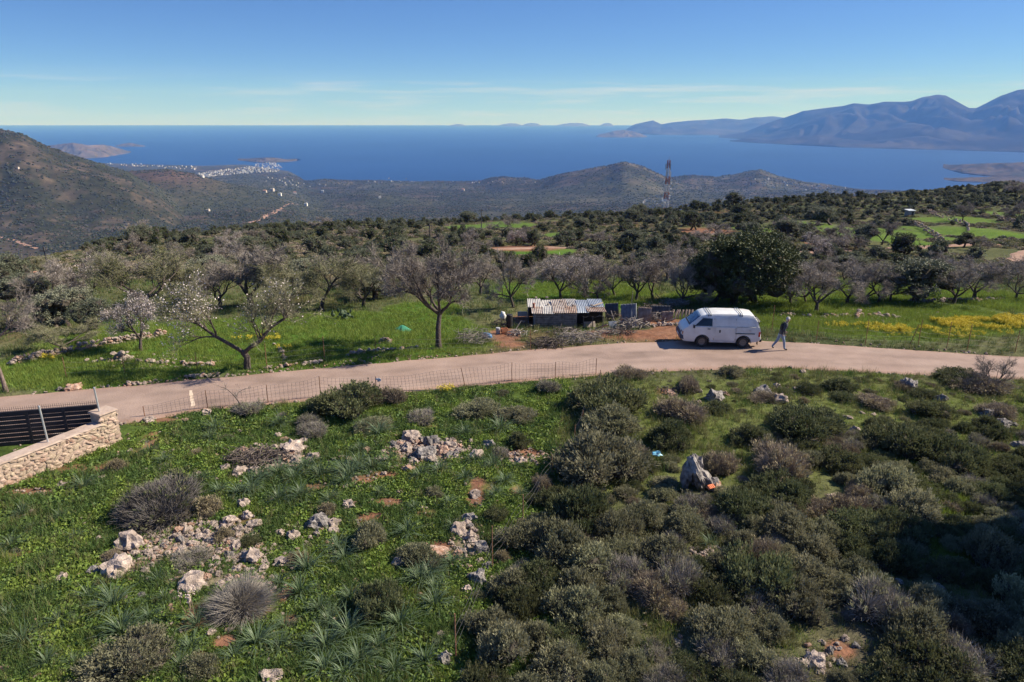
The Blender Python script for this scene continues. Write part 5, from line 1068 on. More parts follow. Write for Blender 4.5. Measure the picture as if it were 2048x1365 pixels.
# tall evergreen just beyond the right edge of the picture; its shade lies over the near corner
sh = leafy_tree(961, 9.0, 10.5, OAK_M, 54, 30000, 2, .1, .18, None, 0, .2, .7)
e = bpy.data.objects.new("evergreen_tree", None); COL.objects.link(e); e.location = (22.8, 17.0, h1(22.8, 17.0)); obj("trunk", sh["trunk"], e); obj("crown", sh["crown"], e)
tag(e, "tall evergreen beyond the right edge whose shade darkens the bottom right scrub", "tree")
# bare sapling at the road edge
T(0, [almond(971, 1.6, .8, TWIG_P, limbs=6, trunk=.12, dense=8)], "bare_sapling", 1982, 768, 72, 60, "small bare sapling on the near road edge at right", "sapling")

# ================================================================== bushes on the slope beyond the orchard
LUSH_W = [(a, b - d * .4, c * 1.25, d * 1.45) for a, b, c, d in LUSH]
def slope_bushes():
    r = np.random.default_rng(83); spots = []
    polys = [((220, 1250), (455, 540)), ((1250, 2070), (385, 545))]
    n = 0; tries = 0; zone = {}
    lim = {0: 0, 1: 0, 2: 0}
    cand = []
    for _ in range(4200):
        y = r.uniform(66, 235); t = r.uniform(-.62, .80); cand.append((t * y, y))
    cand = np.array(cand); z = H(cand[:, 0], cand[:, 1]); lush = in_patches(LUSH_W, cand[:, 0], cand[:, 1], .2); soil = in_patches(SOIL, cand[:, 0], cand[:, 1], .2)
    u, v, d = proj(cand[:, 0], cand[:, 1], z); nz = fbm(cand[:, 0] / 22, cand[:, 1] / 22, 3, 87)
    rest = []
    for k in range(len(cand)):
        x, y = cand[k]
        if lush[k] > .12 or soil[k] > .3 or not (-60 < u[k] < 2110): continue
        if y > 60 and y < 75 and x < 30 and r.uniform() < .5: continue
        if nz[k] > .56 and r.uniform() < .75: continue
        W = r.uniform(1.1, 3.0) * r.uniform(.7, 1.1) * (1.15 if nz[k] > .5 else .85)
        if any((x - a) ** 2 + (y - b) ** 2 < (.85 * (W / 2 + c)) ** 2 for a, b, c in spots): continue
        spots.append((x, y, W / 2)); dark = r.uniform() < .46
        rest.append((W / d[k], x, y, z[k], W, dark, u[k], v[k]))
    rest.sort(reverse=True)
    for i, (_, x, y, zz, W, dark, uu, vv) in enumerate(rest[:280]):
        _w = FPX / depth_of((x, y, zz))
        if i % 6 == 2:
            par = (BARE, LIGHTBLOOM, OLIVES)[(i // 6) % 3]; par = par[r.integers(0, len(par))]; e = plant_tree(par, ("bare_tree", "almond_tree", "olive_tree")[(i // 6) % 3], uu, vv, W * 1.25 * _w, W * .95 * _w, None, r)
            individual(e, "st", ("small bare tree ", "small pale flowering tree ", "small olive tree ")[(i // 6) % 3] + ("behind the left orchard" if uu < 850 else "above the shed" if uu < 1330 else "above the oak" if uu < 1680 else "by the bright meadow") + (" high on the slope" if vv < 455 else " low on the slope"), "tree", "small trees on the slope"); continue
        kinds = BUSHES if dark else BUSHES_O; parts = kinds[r.integers(0, len(kinds))]
        e = bpy.data.objects.new("evergreen_bush" if dark else "olive_bush", None); COL.objects.link(e); e.location = (x, y, zz - .05); s = W / 2; e.rotation_euler = (0, 0, r.uniform(0, 6.28)); e.scale = (s, s, s * r.uniform(.55, 1.25))
        obj("crown", parts["crown"], e)
        side = "behind the left orchard" if uu < 850 else "above the shed" if uu < 1330 else "above the oak" if uu < 1680 else "by the bright meadow"
        far = "high on the slope " if vv < 440 else "midway up the slope " if vv < 475 else "low on the slope "
        individual(e, "sb", ("dark evergreen bush " if dark else "grey green bush ") + far + side, "bush", "bushes on the slope beyond the orchard")
    far = rest[280:]
    if far:
        P = np.array([(a[1], a[2], a[3]) for a in far]); W = np.array([a[4] for a in far]) / 2; n = len(P); I = np.array([r.integers(0, 4) if a[5] else 4 + r.integers(0, 3) for a in far])
        S = np.stack([W, W, W * r.uniform(.75, 1.15, n)], 1); R = np.stack([np.zeros(n), np.zeros(n), r.uniform(0, 6.28, n)], 1)
        scatter("scrub", P, S, R, I, [b["crown"] for b in BUSHES + BUSHES_O], "dense evergreen scrub merging along the ridge of the slope", "scrub")
    # low undergrowth between them
    y = 60 * (260 / 60) ** r.uniform(0, 1, 26000); t = r.uniform(-.7, .82, 26000); x = t * y; lush = in_patches(LUSH, x, y, .2); soil = in_patches(SOIL, x, y, .2); nz = fbm(x / 9, y / 9, 3, 88)
    m = (lush < .2) & (soil < .3) & (nz > .34); x, y = x[m], y[m]; n = len(x); s = r.uniform(.25, .8, n); P = np.stack([x, y, H(x, y) - .05], 1)
    scatter("undergrowth", P, np.stack([s, s, s * r.uniform(.5, .9, n)], 1), np.stack([x * 0, x * 0, r.uniform(0, 6.28, n)], 1), r.integers(0, len(LOWS), n), LOWS, "low thorny undergrowth between the bushes of the slope", "undergrowth")
def low_mesh(seed, mat, n=420):
    r = np.random.default_rng(seed); d = rdir(r, n); d[:, 2] = np.abs(d[:, 2]); C = d * np.array([1, 1, .8]) * r.uniform(.55, 1.0, (n, 1)); v, f = leaves(r, C, unit(d * .4 + rdir(r, n) * .7 + np.array([0, 0, .4])), r.uniform(.18, .34, n), r.uniform(.09, .16, n))
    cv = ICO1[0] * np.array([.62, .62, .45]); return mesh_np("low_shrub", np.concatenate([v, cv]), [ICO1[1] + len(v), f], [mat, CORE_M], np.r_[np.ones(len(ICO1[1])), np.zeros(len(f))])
LOWS = [low_mesh(1, LEAF_D), low_mesh(2, LEAF_G), low_mesh(3, TWIG_B), low_mesh(4, OLIVE_M), low_mesh(5, TWIG_B), low_mesh(6, LEAF_O), low_mesh(7, GRASS_C)]
slope_bushes()

# ================================================================== scrub and groves of the valley and hills
def hill_scrub():
    r = np.random.default_rng(89)
    mats = [MAT("maquis_dark", (.022, .028, .014), (.040, .047, .024), rough=.9, rnd=.25), MAT("maquis_olive", (.045, .052, .03), (.068, .072, .046), rough=.9, rnd=.25), MAT("maquis_brown", (.055, .045, .032), (.085, .068, .05), rough=.9, rnd=.2)]
    def blob(seed, m):
        q = np.random.default_rng(seed); V = ICO2[0] * np.array([1, 1, .8]) * (1 + .25 * q.normal(size=(len(ICO2[0]), 1))); V[:, 2] = np.maximum(V[:, 2], -.2); return mesh_np("maquis", V, ICO2[1], m)
    var = [blob(k, mats[(0, 0, 1, 1, 2)[k]]) for k in range(5)]
    y = 300 * (5200 / 300) ** r.uniform(0, 1, 150000); t = r.uniform(-.74, .74, 150000); x = t * y
    n5 = fbm(x / 25, y / 25, 3, 78); n4 = fbm(x / 90, y / 90, 4, 77); n6 = fbm(x / 300, y / 300, 3, 93); dens = .25 + .75 * sstep(.66, .42, n4 * .6 + n5 * .4)
    z = H(x, y); yc = np.interp(t, COAST_T, COAST_Y)
    m = (r.uniform(size=len(x)) < dens) & (z > SEA_Z + 6) & (y < yc * .97); x, y, z, n6 = x[m], y[m], z[m], n6[m]; n = len(x)
    s = r.uniform(1.1, 2.6, n) * np.interp(y, [300, 1500, 5000], [.9, 1.15, 2.4]); I = np.where(n6 > .52, r.choice([2, 3, 3, 0], n), r.choice([0, 1, 0, 2, 4], n))
    scatter("hillside_scrub", np.stack([x, y, z], 1), np.stack([s, s, s * .9], 1), np.stack([x * 0, x * 0, r.uniform(0, 6.28, n)], 1), I, var, "maquis scrub and olive groves covering the valley and the hills", "scrub")
hill_scrub()
# ================================================================== built things
def PM(name, rgb, rough=.5, metal=0.0, rgb2=None, scale=6, bump=0.0, spec=.4, bscale=30): return MAT(name, rgb, rgb2, scale=scale, rough=rough, metal=metal, bump=bump, spec=spec, bscale=bscale)
def empty(name, loc, rz=0.0):
    e = bpy.data.objects.new(name, None); e.empty_display_size = .3; COL.objects.link(e); e.location = loc; e.rotation_euler = (0, 0, rz); return e
RUST = PM("rusty_iron", (.16, .075, .04), .9, 0, (.27, .14, .08), 14, .4)
GALV = PM("galvanised_steel", (.50, .50, .50), .45, .6, (.62, .62, .60), 8)
WIRE_M = PM("grey_wire", (.20, .18, .165), .6, .3)
BLACKM = PM("black_plastic", (.02, .02, .022), .6)

# ------------------------------------------------------------------ the white van
def van():
    WHITE = PM("white_van_paint", (.76, .76, .73), .32, 0, (.62, .60, .56), 1.3, 0, .5); GLASS = PM("dark_window_glass", (.012, .014, .016), .06, 0, None, 6, 0, .6)
    SHIELD = PM("blue_tinted_windscreen", (.05, .08, .13), .05, 0, (.09, .13, .20), 3, 0, .8); TYRE = PM("dusty_tyre", (.035, .03, .028), .9, 0, (.07, .06, .052), 9); RIM = PM("grey_steel_rim", (.16, .15, .14), .5, .5, (.25, .23, .21), 12)
    BUMP = PM("dark_blue_bumper", (.035, .05, .085), .5); LAMP = PM("headlamp_glass", (.42, .26, .22), .15, 0, None, 6, 0, .7); RED = PM("red_tail_lamp", (.55, .07, .04), .25); DIRT = PM("dusty_sill_paint", (.50, .46, .41), .7, 0, (.66, .64, .60), 5)
    fw, rw = Vector((*on_plane(1402, 693.5, .045), 0)), Vector((*on_plane(1484, 695.5, .045), 0))
    ax = (fw - rw).normalized(); yaw = math.atan2(ax.y, ax.x); lat = Vector((-ax.y, ax.x, 0))          # lat points to the van's left side
    # the wheels we see are on the van's left (towards the camera): the centre line lies half a track farther away
    mid = (fw + rw) / 2 - lat * .70; k = (fw - rw).length / 2.18
    S = k if .85 < k < 1.2 else 1.0
    e = empty("white_van", (mid.x, mid.y, .035), yaw); e.scale = (S, S, S)
    tag(e, "white panel van with two pairs of roof bars, parked on the far road edge", "van")
    # local axes: x forward, y left, z up; body stations measured back from the nose
    L = 4.2; X0 = 1.11 + 2.18 / 2                              # nose sits X0 ahead of the middle of the wheelbase
    st = [(0, .46, .72, .70, .70), (.03, .40, .86, .76, .75), (.12, .33, 1.02, .79, .76), (.34, .30, 1.17, .81, .76), (.60, .29, 1.41, .82, .73), (.84, .29, 1.62, .825, .70), (1.04, .29, 1.765, .825, .68), (1.25, .29, 1.83, .825, .675), (1.9, .29, 1.87, .825, .675), (2.8, .29, 1.87, .825, .675), (3.5, .30, 1.84, .825, .675), (3.78, .31, 1.79, .82, .67), (3.98, .34, 1.50, .81, .71), (4.10, .38, 1.16, .80, .75), (4.17, .42, .98, .79, .77), (4.20, .46, .80, .76, .76)]
    def ring(x, zb, zt, wb, wt):
        zbelt = min(1.18, zt - .03); wbt = wb + (wt - wb) * .12 if zt > 1.2 else wb
        half = [(0, zb), (wb * .55, zb), (wb - .03, zb + .015), (wb, zb + .07), (wb + .012, zb + (zbelt - zb) * .45), (wb, zb + (zbelt - zb) * .8), (wbt, zbelt)]
        dz = max(zt - zbelt, .005)
        half += [(wt + (wbt - wt) * .45, zbelt + dz * .55), (wt + .02, zbelt + dz * .86), (wt - .03, zbelt + dz * .955), (wt * .7, zbelt + dz * .99), (0, zt)]
        full = half + [(-y, z) for y, z in half[-2:0:-1]]
        return np.array([(X0 - x, y, z) for y, z in full])
    R = [ring(*s) for s in st]; n = len(R[0]); V = np.concatenate(R); F = []
    for i in range(len(R) - 1):
        for j in range(n): a = i * n + j; b = i * n + (j + 1) % n; F.append((a, b, b + n, a + n))
    tri = []
    for i, fl in ((0, 1), (len(R) - 1, 0)):
        c = len(V); V = np.concatenate([V, R[i].mean(0)[None]])
        for j in range(n): q = (c, i * n + j, i * n + (j + 1) % n); tri.append(q[::-1] if fl else q)
    me = mesh_np("body", V, [np.array(tri), np.array(F)], [WHITE], None, True)
    bm = bmesh.new(); bm.from_mesh(me); bmesh.ops.recalc_face_normals(bm, faces=bm.faces[:]); bm.to_mesh(me); bm.free()
    body = obj("body", me, e)
    # wheel arches cut out of the body
    cut = MB()
    for wx in (1.09, -1.09):
        for sy in (-1, 1): cut.tube(np.array([(wx, sy * .5, .32), (wx, sy * .95, .32)]), [.375, .375], 28)
    cme = cut.mesh("arch_cutter", WHITE); bm = bmesh.new(); bm.from_mesh(cme); bmesh.ops.recalc_face_normals(bm, faces=bm.faces[:]); bm.to_mesh(cme); bm.free()
    co = bpy.data.objects.new("arch_cutter", cme); COL.objects.link(co); co.parent = e
    md = body.modifiers.new("arches", "BOOLEAN"); md.operation = "DIFFERENCE"; md.object = co; md.solver = "EXACT"
    bpy.context.view_layer.update(); dg = bpy.context.evaluated_depsgraph_get(); new = bpy.data.meshes.new_from_object(body.evaluated_get(dg)); body.modifiers.clear(); body.data = new
    bpy.data.objects.remove(co); new.materials.clear(); new.materials.append(WHITE)
    bm = bmesh.new(); bm.from_mesh(new)
    for f in bm.faces: f.smooth = True
    bm.to_mesh(new); bm.free()
    es = body.modifiers.new("edges", "EDGE_SPLIT"); es.split_angle = math.radians(32)
    def side_y(x, z):
        s = np.array(st); wb = np.interp(X0 - x, s[:, 0], s[:, 3]); wt = np.interp(X0 - x, s[:, 0], s[:, 4]); zt = np.interp(X0 - x, s[:, 0], s[:, 2]); zbelt = min(1.18, zt - .03)
        if z <= zbelt: return wb + .014
        f = (z - zbelt) / max(zt - zbelt, .01); wbt = wb + (wt - wb) * .12
        return np.interp(f, [0, .55, .86, .96], [wbt, wt + (wbt - wt) * .45, wt + .02, wt - .03]) + .004
    def panel(name, pts_, mat, sy, th=.006, parent=e):
        V = []
        for o in (0, th):
            for (x, z) in pts_: V.append((x, sy * (side_y(x, z) + o), z))
        m_ = len(pts_); bm = bmesh.new(); vs = [bm.verts.new(v) for v in V]
        bm.faces.new(vs[m_:]); bm.faces.new(vs[:m_][::-1])
        for k_ in range(m_): bm.faces.new((vs[k_], vs[(k_ + 1) % m_], vs[m_ + (k_ + 1) % m_], vs[m_ + k_]))
        bmesh.ops.recalc_face_normals(bm, faces=bm.faces[:]); me = bpy.data.meshes.new(name); bm.to_mesh(me); bm.free(); me.materials.append(mat); return obj(name, me, parent)
    xf = lambda a: X0 - a
    def slab(name, x0, x1, z0, z1, mat, sy, th=.006, parent=e): return panel(name, [(xf(x0), z0), (xf(x1), z0), (xf(x1), z1), (xf(x0), z1)], mat, sy, th, parent)
    for sy in (1, -1):
        dr = panel("front_door", [(xf(1.52), .44), (xf(1.66), .44), (xf(1.66), 1.16), (xf(.66), 1.16), (xf(.70), .86), (xf(.95), .76), (xf(1.22), .76), (xf(1.42), .66)], WHITE, sy, .008)
        panel("door_window", [(xf(.68), 1.20), (xf(1.60), 1.20), (xf(1.60), 1.60), (xf(1.10), 1.62)], GLASS, sy, .008)
        slab("handle", 1.36, 1.50, 1.03, 1.07, BLACKM, sy, .03, dr)
        sd = panel("sliding_door", [(xf(1.78), .42), (xf(2.80), .42), (xf(2.80), 1.16), (xf(1.78), 1.16)], WHITE, sy, .008)
        slab("handle", 1.98, 2.05, .86, 1.0, BLACKM, sy, .03, sd)
        slab("upper_panel", 1.78, 2.80, 1.21, 1.58, WHITE, sy, .008); slab("upper_panel", 2.88, 3.66, 1.21, 1.56, WHITE, sy, .008)
        slab("door_rail", 2.84, 3.86, .80, .84, BLACKM, sy, .02)
        slab("lower_panel", 2.86, 2.90, .42, 1.15, DIRT, sy, .005); slab("sill", 1.5, 2.86, .31, .40, DIRT, sy, .01)
        for q in (1.70, 2.84): slab("seam", q, q + .014, .42, 1.60, BLACKM, sy, .003)
        slab("seam", 1.0, 3.9, 1.645, 1.66, PM("drip_rail", (.30, .30, .29), .6), sy, .012); slab("seam", 2.88, 3.9, 1.17, 1.185, PM("panel_crease", (.32, .32, .31), .6), sy, .002); slab("fuel_flap", 3.5, 3.66, .90, 1.04, DIRT, sy, .004)
        slab("tail_lamp", 4.06, 4.16, .66, .92, RED, sy, .012)
        m = MB(); y = sy * (side_y(xf(.62), 1.1) + .09); m.box((xf(.62), y, 1.20), (.09, .13, .16)); m.box((xf(.66), sy * (side_y(xf(.66), 1.1) + .02), 1.16), (.03, .08, .03)); obj("wing_mirror", m.mesh("wing_mirror", BLACKM), e)
        h = MB(); h.box((xf(.055), sy * .60, .80), (.07, .26, .17)); hl_ = obj("headlight", h.mesh("headlight", LAMP), e); h = MB(); h.box((xf(.10), sy * .755, .80), (.12, .06, .15)); obj("indicator", h.mesh("indicator", PM("amber_indicator", (.42, .16, .08), .3)), hl_)
        for wx in (1.09, -1.09):
            w = empty("wheel", (wx, sy * .72, .31)); w.parent = e
            m = MB(); a = np.linspace(0, 2 * math.pi, 29)[:-1]; prof = [(.19, .085), (.25, .10), (.295, .09), (.31, .05), (.31, -.05), (.295, -.09), (.25, -.10), (.19, -.085)]
            V = np.array([(q * math.cos(t), o, q * math.sin(t)) for (q, o) in prof for t in a]); nn = len(a); Fq = []
            for i in range(len(prof)):
                i2 = (i + 1) % len(prof)
                for j in range(nn): Fq.append((i * nn + j, i * nn + (j + 1) % nn, i2 * nn + (j + 1) % nn, i2 * nn + j))
            m.add(V, Fq); obj("tyre", m.mesh("tyre", TYRE, True), w)
            m = MB(); m.tube(np.array([(0, -.06, 0), (0, sy * .05, 0)]), [.192, .192], 20); m.tube(np.array([(0, sy * .05, 0), (0, sy * .075, 0)]), [.075, .06], 12)
            for t in range(8): m.tube(np.array([(.13 * math.cos(t * .785), sy * .045, .13 * math.sin(t * .785)), (.13 * math.cos(t * .785), sy * .056, .13 * math.sin(t * .785))]), [.022, .022], 6)
            obj("rim", m.mesh("rim", RIM), w)
            m = MB(); t = np.linspace(-.15, math.pi + .15, 18); P = np.stack([wx + .385 * np.cos(t), np.full(18, sy * (.835)), .32 + .385 * np.sin(t)], 1); m.tube(P, np.full(18, .018), 5, 0, False); obj("arch_trim", m.mesh("arch_trim", PM("arch_rubber", (.08, .075, .07), .8)), e)
    # windscreen follows the sloping nose
    s = np.array(st); xs_ = np.linspace(.40, 1.00, 8); V = []; 
    for x in xs_:
        zt = np.interp(x, s[:, 0], s[:, 2]); wt = np.interp(x, s[:, 0], s[:, 4])
        for y in np.linspace(-1, 1, 9): V.append((xf(x) + .012, y * (wt - .05), zt + .012 - .02 * y * y))
    m = MB(); m.add(np.array(V), [(i * 9 + j, i * 9 + j + 1, i * 9 + j + 10, i * 9 + j + 9) for i in range(7) for j in range(8)]); ws = obj("windscreen", m.mesh("windscreen", SHIELD, True), e); so = ws.modifiers.new("thick", "SOLIDIFY"); so.thickness = .008
    m = MB(); m.tube(np.array([(xf(.40), .5, 1.24), (xf(.75), .12, 1.565)]), [.009, .006], 5); m.tube(np.array([(xf(.40), -.1, 1.24), (xf(.75), -.48, 1.555)]), [.009, .006], 5); obj("wiper", m.mesh("wiper", BLACKM), ws)
    m = MB(); m.box((xf(.0), 0, .56), (.13, 1.56, .23)); m.box((xf(.10), .745, .56), (.22, .10, .23)); m.box((xf(.10), -.745, .56), (.22, .10, .23)); m.box((xf(-.012), 0, .74), (.06, 1.0, .10)); fb = obj("front_bumper", m.mesh("front_bumper", BUMP), e); m = MB(); m.box((xf(-.072), 0, .57), (.012, .50, .11)); obj("number_plate", m.mesh("number_plate", PM("blank_plate", (.7, .7, .68), .5)), fb)
    m = MB(); m.box((xf(4.21), 0, .42), (.12, 1.5, .13)); obj("rear_bumper", m.mesh("rear_bumper", BLACKM), e)
    m = MB(); m.box((xf(4.09), 0, 1.32), (.02, 1.15, .34), Matrix.Rotation(math.radians(-22), 3, "Y")); obj("rear_window", m.mesh("rear_window", GLASS), e)
    for a in (1.38, 1.50, 3.02, 3.14):
        m = MB(); zt = np.interp(a, s[:, 0], s[:, 2]); wt = .675; P = np.array([(xf(a), -wt - .03, zt - .13), (xf(a), -wt + .02, zt + .02), (xf(a), -.3, zt + .055), (xf(a), .3, zt + .055), (xf(a), wt - .02, zt + .02), (xf(a), wt + .03, zt - .13)]); m.tube(P, np.full(6, .017), 6); m.box((xf(a), wt + .01, zt - .08), (.06, .05, .08)); m.box((xf(a), -wt - .01, zt - .08), (.06, .05, .08)); obj("roof_bar", m.mesh("roof_bar", PM("steel_roof_bar", (.16, .18, .21), .4, .5)), e)
    m = MB(); m.box((0, 0, .30), (3.2, 1.2, .1)); m.tube(np.array([(-1.09, -.7, .31), (-1.09, .7, .31)]), [.05, .05], 8); m.tube(np.array([(1.09, -.7, .31), (1.09, .7, .31)]), [.05, .05], 8); obj("underbody", m.mesh("underbody", BLACKM), e)
    m = MB(); m.box((xf(4.14), .40, .22), (.015, .22, .24)); obj("mud_flap", m.mesh("mud_flap", BLACKM), e)
    m = MB(); m.box((.2, .38, .95), (.5, .45, .5)); m.box((.2, -.38, .95), (.5, .45, .5)); obj("seats", m.mesh("seats", BLACKM), e)
van()

# ------------------------------------------------------------------ the walking person
def person():
    p = on_plane(1559, 699.5, .05); J = {}
    e_loc = (p[0], p[1], .045)
    # walking towards +x, leaning forward; x forward, y to the person's left, z up
    pts_ = dict(pel=(0, 0, .90), sp1=(.03, 0, 1.04), sp2=(.08, 0, 1.20), ch=(.14, 0, 1.35), nk=(.20, 0, 1.46), hd0=(.24, 0, 1.54), hd1=(.265, 0, 1.62), hd2=(.27, 0, 1.68),
        hR=(-.01, -.10, .87), kR=(.14, -.11, .50), aR=(.20, -.11, .09), tR=(.36, -.12, .035), hL=(-.01, .10, .87), kL=(-.12, .11, .48), aL=(-.36, .11, .15), tL=(-.27, .12, .035),
        sR=(.15, -.19, 1.38), eR=(.04, -.25, 1.13), wR=(.10, -.24, .89), sL=(.15, .19, 1.38), eL=(.10, .25, 1.12), wL=(.26, .22, .93))
    rad = dict(pel=(.155, .125), sp1=(.15, .12), sp2=(.165, .125), ch=(.16, .12), nk=(.062, .062), hd0=(.075, .085), hd1=(.09, .10), hd2=(.06, .07), hR=(.10, .10), kR=(.072, .072), aR=(.05, .05), tR=(.042, .036), hL=(.10, .10), kL=(.072, .072), aL=(.05, .05), tL=(.042, .036), sR=(.08, .08), eR=(.055, .055), wR=(.034, .034), sL=(.08, .08), eL=(.055, .055), wL=(.034, .034))
    E = [("pel", "sp1"), ("sp1", "sp2"), ("sp2", "ch"), ("ch", "nk"), ("nk", "hd0"), ("hd0", "hd1"), ("hd1", "hd2"), ("pel", "hR"), ("hR", "kR"), ("kR", "aR"), ("aR", "tR"), ("pel", "hL"), ("hL", "kL"), ("kL", "aL"), ("aL", "tL"), ("ch", "sR"), ("sR", "eR"), ("eR", "wR"), ("ch", "sL"), ("sL", "eL"), ("eL", "wL")]
    for s in ("R", "L"):                                       # palm, four fingers and a thumb
        w = Vector(pts_["w" + s]); el = Vector(pts_["e" + s]); d = (w - el).normalized(); side = Vector((1, 0, 0)) - d * d.x; side.normalize(); nr = d.cross(side)
        pts_["p" + s] = tuple(w + d * .06); rad["p" + s] = (.032, .022); E.append(("w" + s, "p" + s))
        for f in range(4):
            b = w + d * .085 + side * (.027 - .018 * f); ln = (.055, .065, .06, .045)[f]
            pts_["f%d%s" % (f, s)] = tuple(b); pts_["g%d%s" % (f, s)] = tuple(b + d * ln * .6 + nr * .012); pts_["h%d%s" % (f, s)] = tuple(b + d * ln + nr * .035)
            for q in "fgh": rad["%s%d%s" % (q, f, s)] = (.009, .009)
            E += [("p" + s, "f%d%s" % (f, s)), ("f%d%s" % (f, s), "g%d%s" % (f, s)), ("g%d%s" % (f, s), "h%d%s" % (f, s))]
        pts_["t1" + s] = tuple(w + d * .04 + side * .04); pts_["t2" + s] = tuple(w + d * .085 + side * .06); rad["t1" + s] = (.011, .011); rad["t2" + s] = (.009, .009); E += [("p" + s, "t1" + s), ("t1" + s, "t2" + s)]
    names = list(pts_); ix = {n_: i for i, n_ in enumerate(names)}
    me = bpy.data.meshes.new("person"); me.from_pydata([pts_[n_] for n_ in names], [(ix[a], ix[b]) for a, b in E], [])
    tmp = bpy.data.objects.new("person_frame", me); COL.objects.link(tmp); tmp.modifiers.new("skin", "SKIN"); sv = me.skin_vertices[0].data
    for n_ in names: sv[ix[n_]].radius = rad[n_]
    sv[ix["pel"]].use_root = True
    sb = tmp.modifiers.new("sub", "SUBSURF"); sb.levels = 2; sb.render_levels = 2
    bpy.context.view_layer.update(); dg = bpy.context.evaluated_depsgraph_get(); bme = bpy.data.meshes.new_from_object(tmp.evaluated_get(dg)); bpy.data.objects.remove(tmp)
    SKIN = PM("weathered_skin", (.42, .27, .20), .6); JACKET = PM("dark_grey_jacket", (.042, .042, .05), .9, 0, (.07, .07, .08), 10); JEANS = PM("faded_jeans", (.15, .21, .31), .9, 0, (.24, .31, .42), 8); SHOE = PM("dark_shoes", (.025, .02, .018), .7)
    bme.materials.clear()
    for m in (SKIN, JACKET, JEANS, SHOE): bme.materials.append(m)
    for f in bme.polygons:
        c = f.center; f.use_smooth = True; arm = abs(c.y) > .17 and c.z > .8
        if c.z > 1.47 or (arm and c.z < .93 and c.x < .3 and (c - Vector(pts_["wR"])).length < .16 and c.z < .88) or ((c - Vector(pts_["wL"])).length < .17 and c.z < .925 and abs(c.y) > .15): f.material_index = 0
        elif c.z > .86 or arm: f.material_index = 1
        elif c.z > .11 and not (c.x < -.33 and c.z < .13): f.material_index = 2
        else: f.material_index = 3
    o = obj("person", bme, None, e_loc, (0, 0, -.06)); tag(o, "person in dark jacket and faded jeans walking away from the van", "person")
    # face and hair
    hc = np.array(pts_["hd1"]); m = MB()
    V = ICO3[0] * np.array([.112, .092, .118]) + hc + np.array([-.018, 0, .028]); keep = (V[:, 2] > hc[2] + .005 - (V[:, 0] < hc[0] - .03) * .07); F = np.array([f for f in ICO3[1] if keep[f].all()]); V = V * (1 + .012 * np.sin(V[:, [2]] * 180)); m.add(V, F); hr = obj("hair", m.mesh("hair", PM("grey_hair", (.34, .32, .30), .9, 0, (.48, .46, .44), 30), True), o)
    m = MB(); m.add(ICO2[0] * np.array([.022, .014, .02]) + hc + np.array([.105, 0, -.005]), ICO2[1]); obj("nose", m.mesh("nose", SKIN, True), o)
    for sy in (-1, 1):
        m = MB(); m.add(ICO1[0] * np.array([.02, .01, .028]) + hc + np.array([-.005, sy * .098, 0]), ICO1[1]); obj("ear", m.mesh("ear", SKIN, True), o)
        m = MB(); m.add(ICO1[0] * .010 + hc + np.array([.088, sy * .036, .022]), ICO1[1]); obj("eye", m.mesh("eye", BLACKM), o)
    m = MB(); m.box(hc + np.array([.088, 0, -.05]), (.012, .045, .008)); obj("mouth", m.mesh("mouth", PM("lips", (.30, .14, .11), .6)), o)
    m = MB(); V = np.array([(-.13, 0, 0)]) + ICO3[0] * np.array([.10, .135, .21]); V[:, 0] = np.minimum(V[:, 0], -.06 + 0 * V[:, 0]); m.add(V + np.array([.04, 0, 1.22]), ICO3[1])
    bp = obj("backpack", m.mesh("backpack", PM("black_backpack", (.016, .016, .018), .8), True), None, e_loc, (0, .12, -.06))
    for sy in (-1, 1):
        m = MB(); P = np.array([(-.03, sy * .09, 1.38), (.06, sy * .11, 1.475), (.17, sy * .115, 1.44), (.245, sy * .11, 1.32), (.22, sy * .13, 1.18), (.06, sy * .15, 1.08)]) - np.array([.1, 0, -.02]); m.tube(P, np.full(6, .016), 5); obj("strap", m.mesh("strap", BLACKM), bp)
    bp.location.x -= .06
    tag(bp, "black backpack worn by the walking person", "backpack")
person()

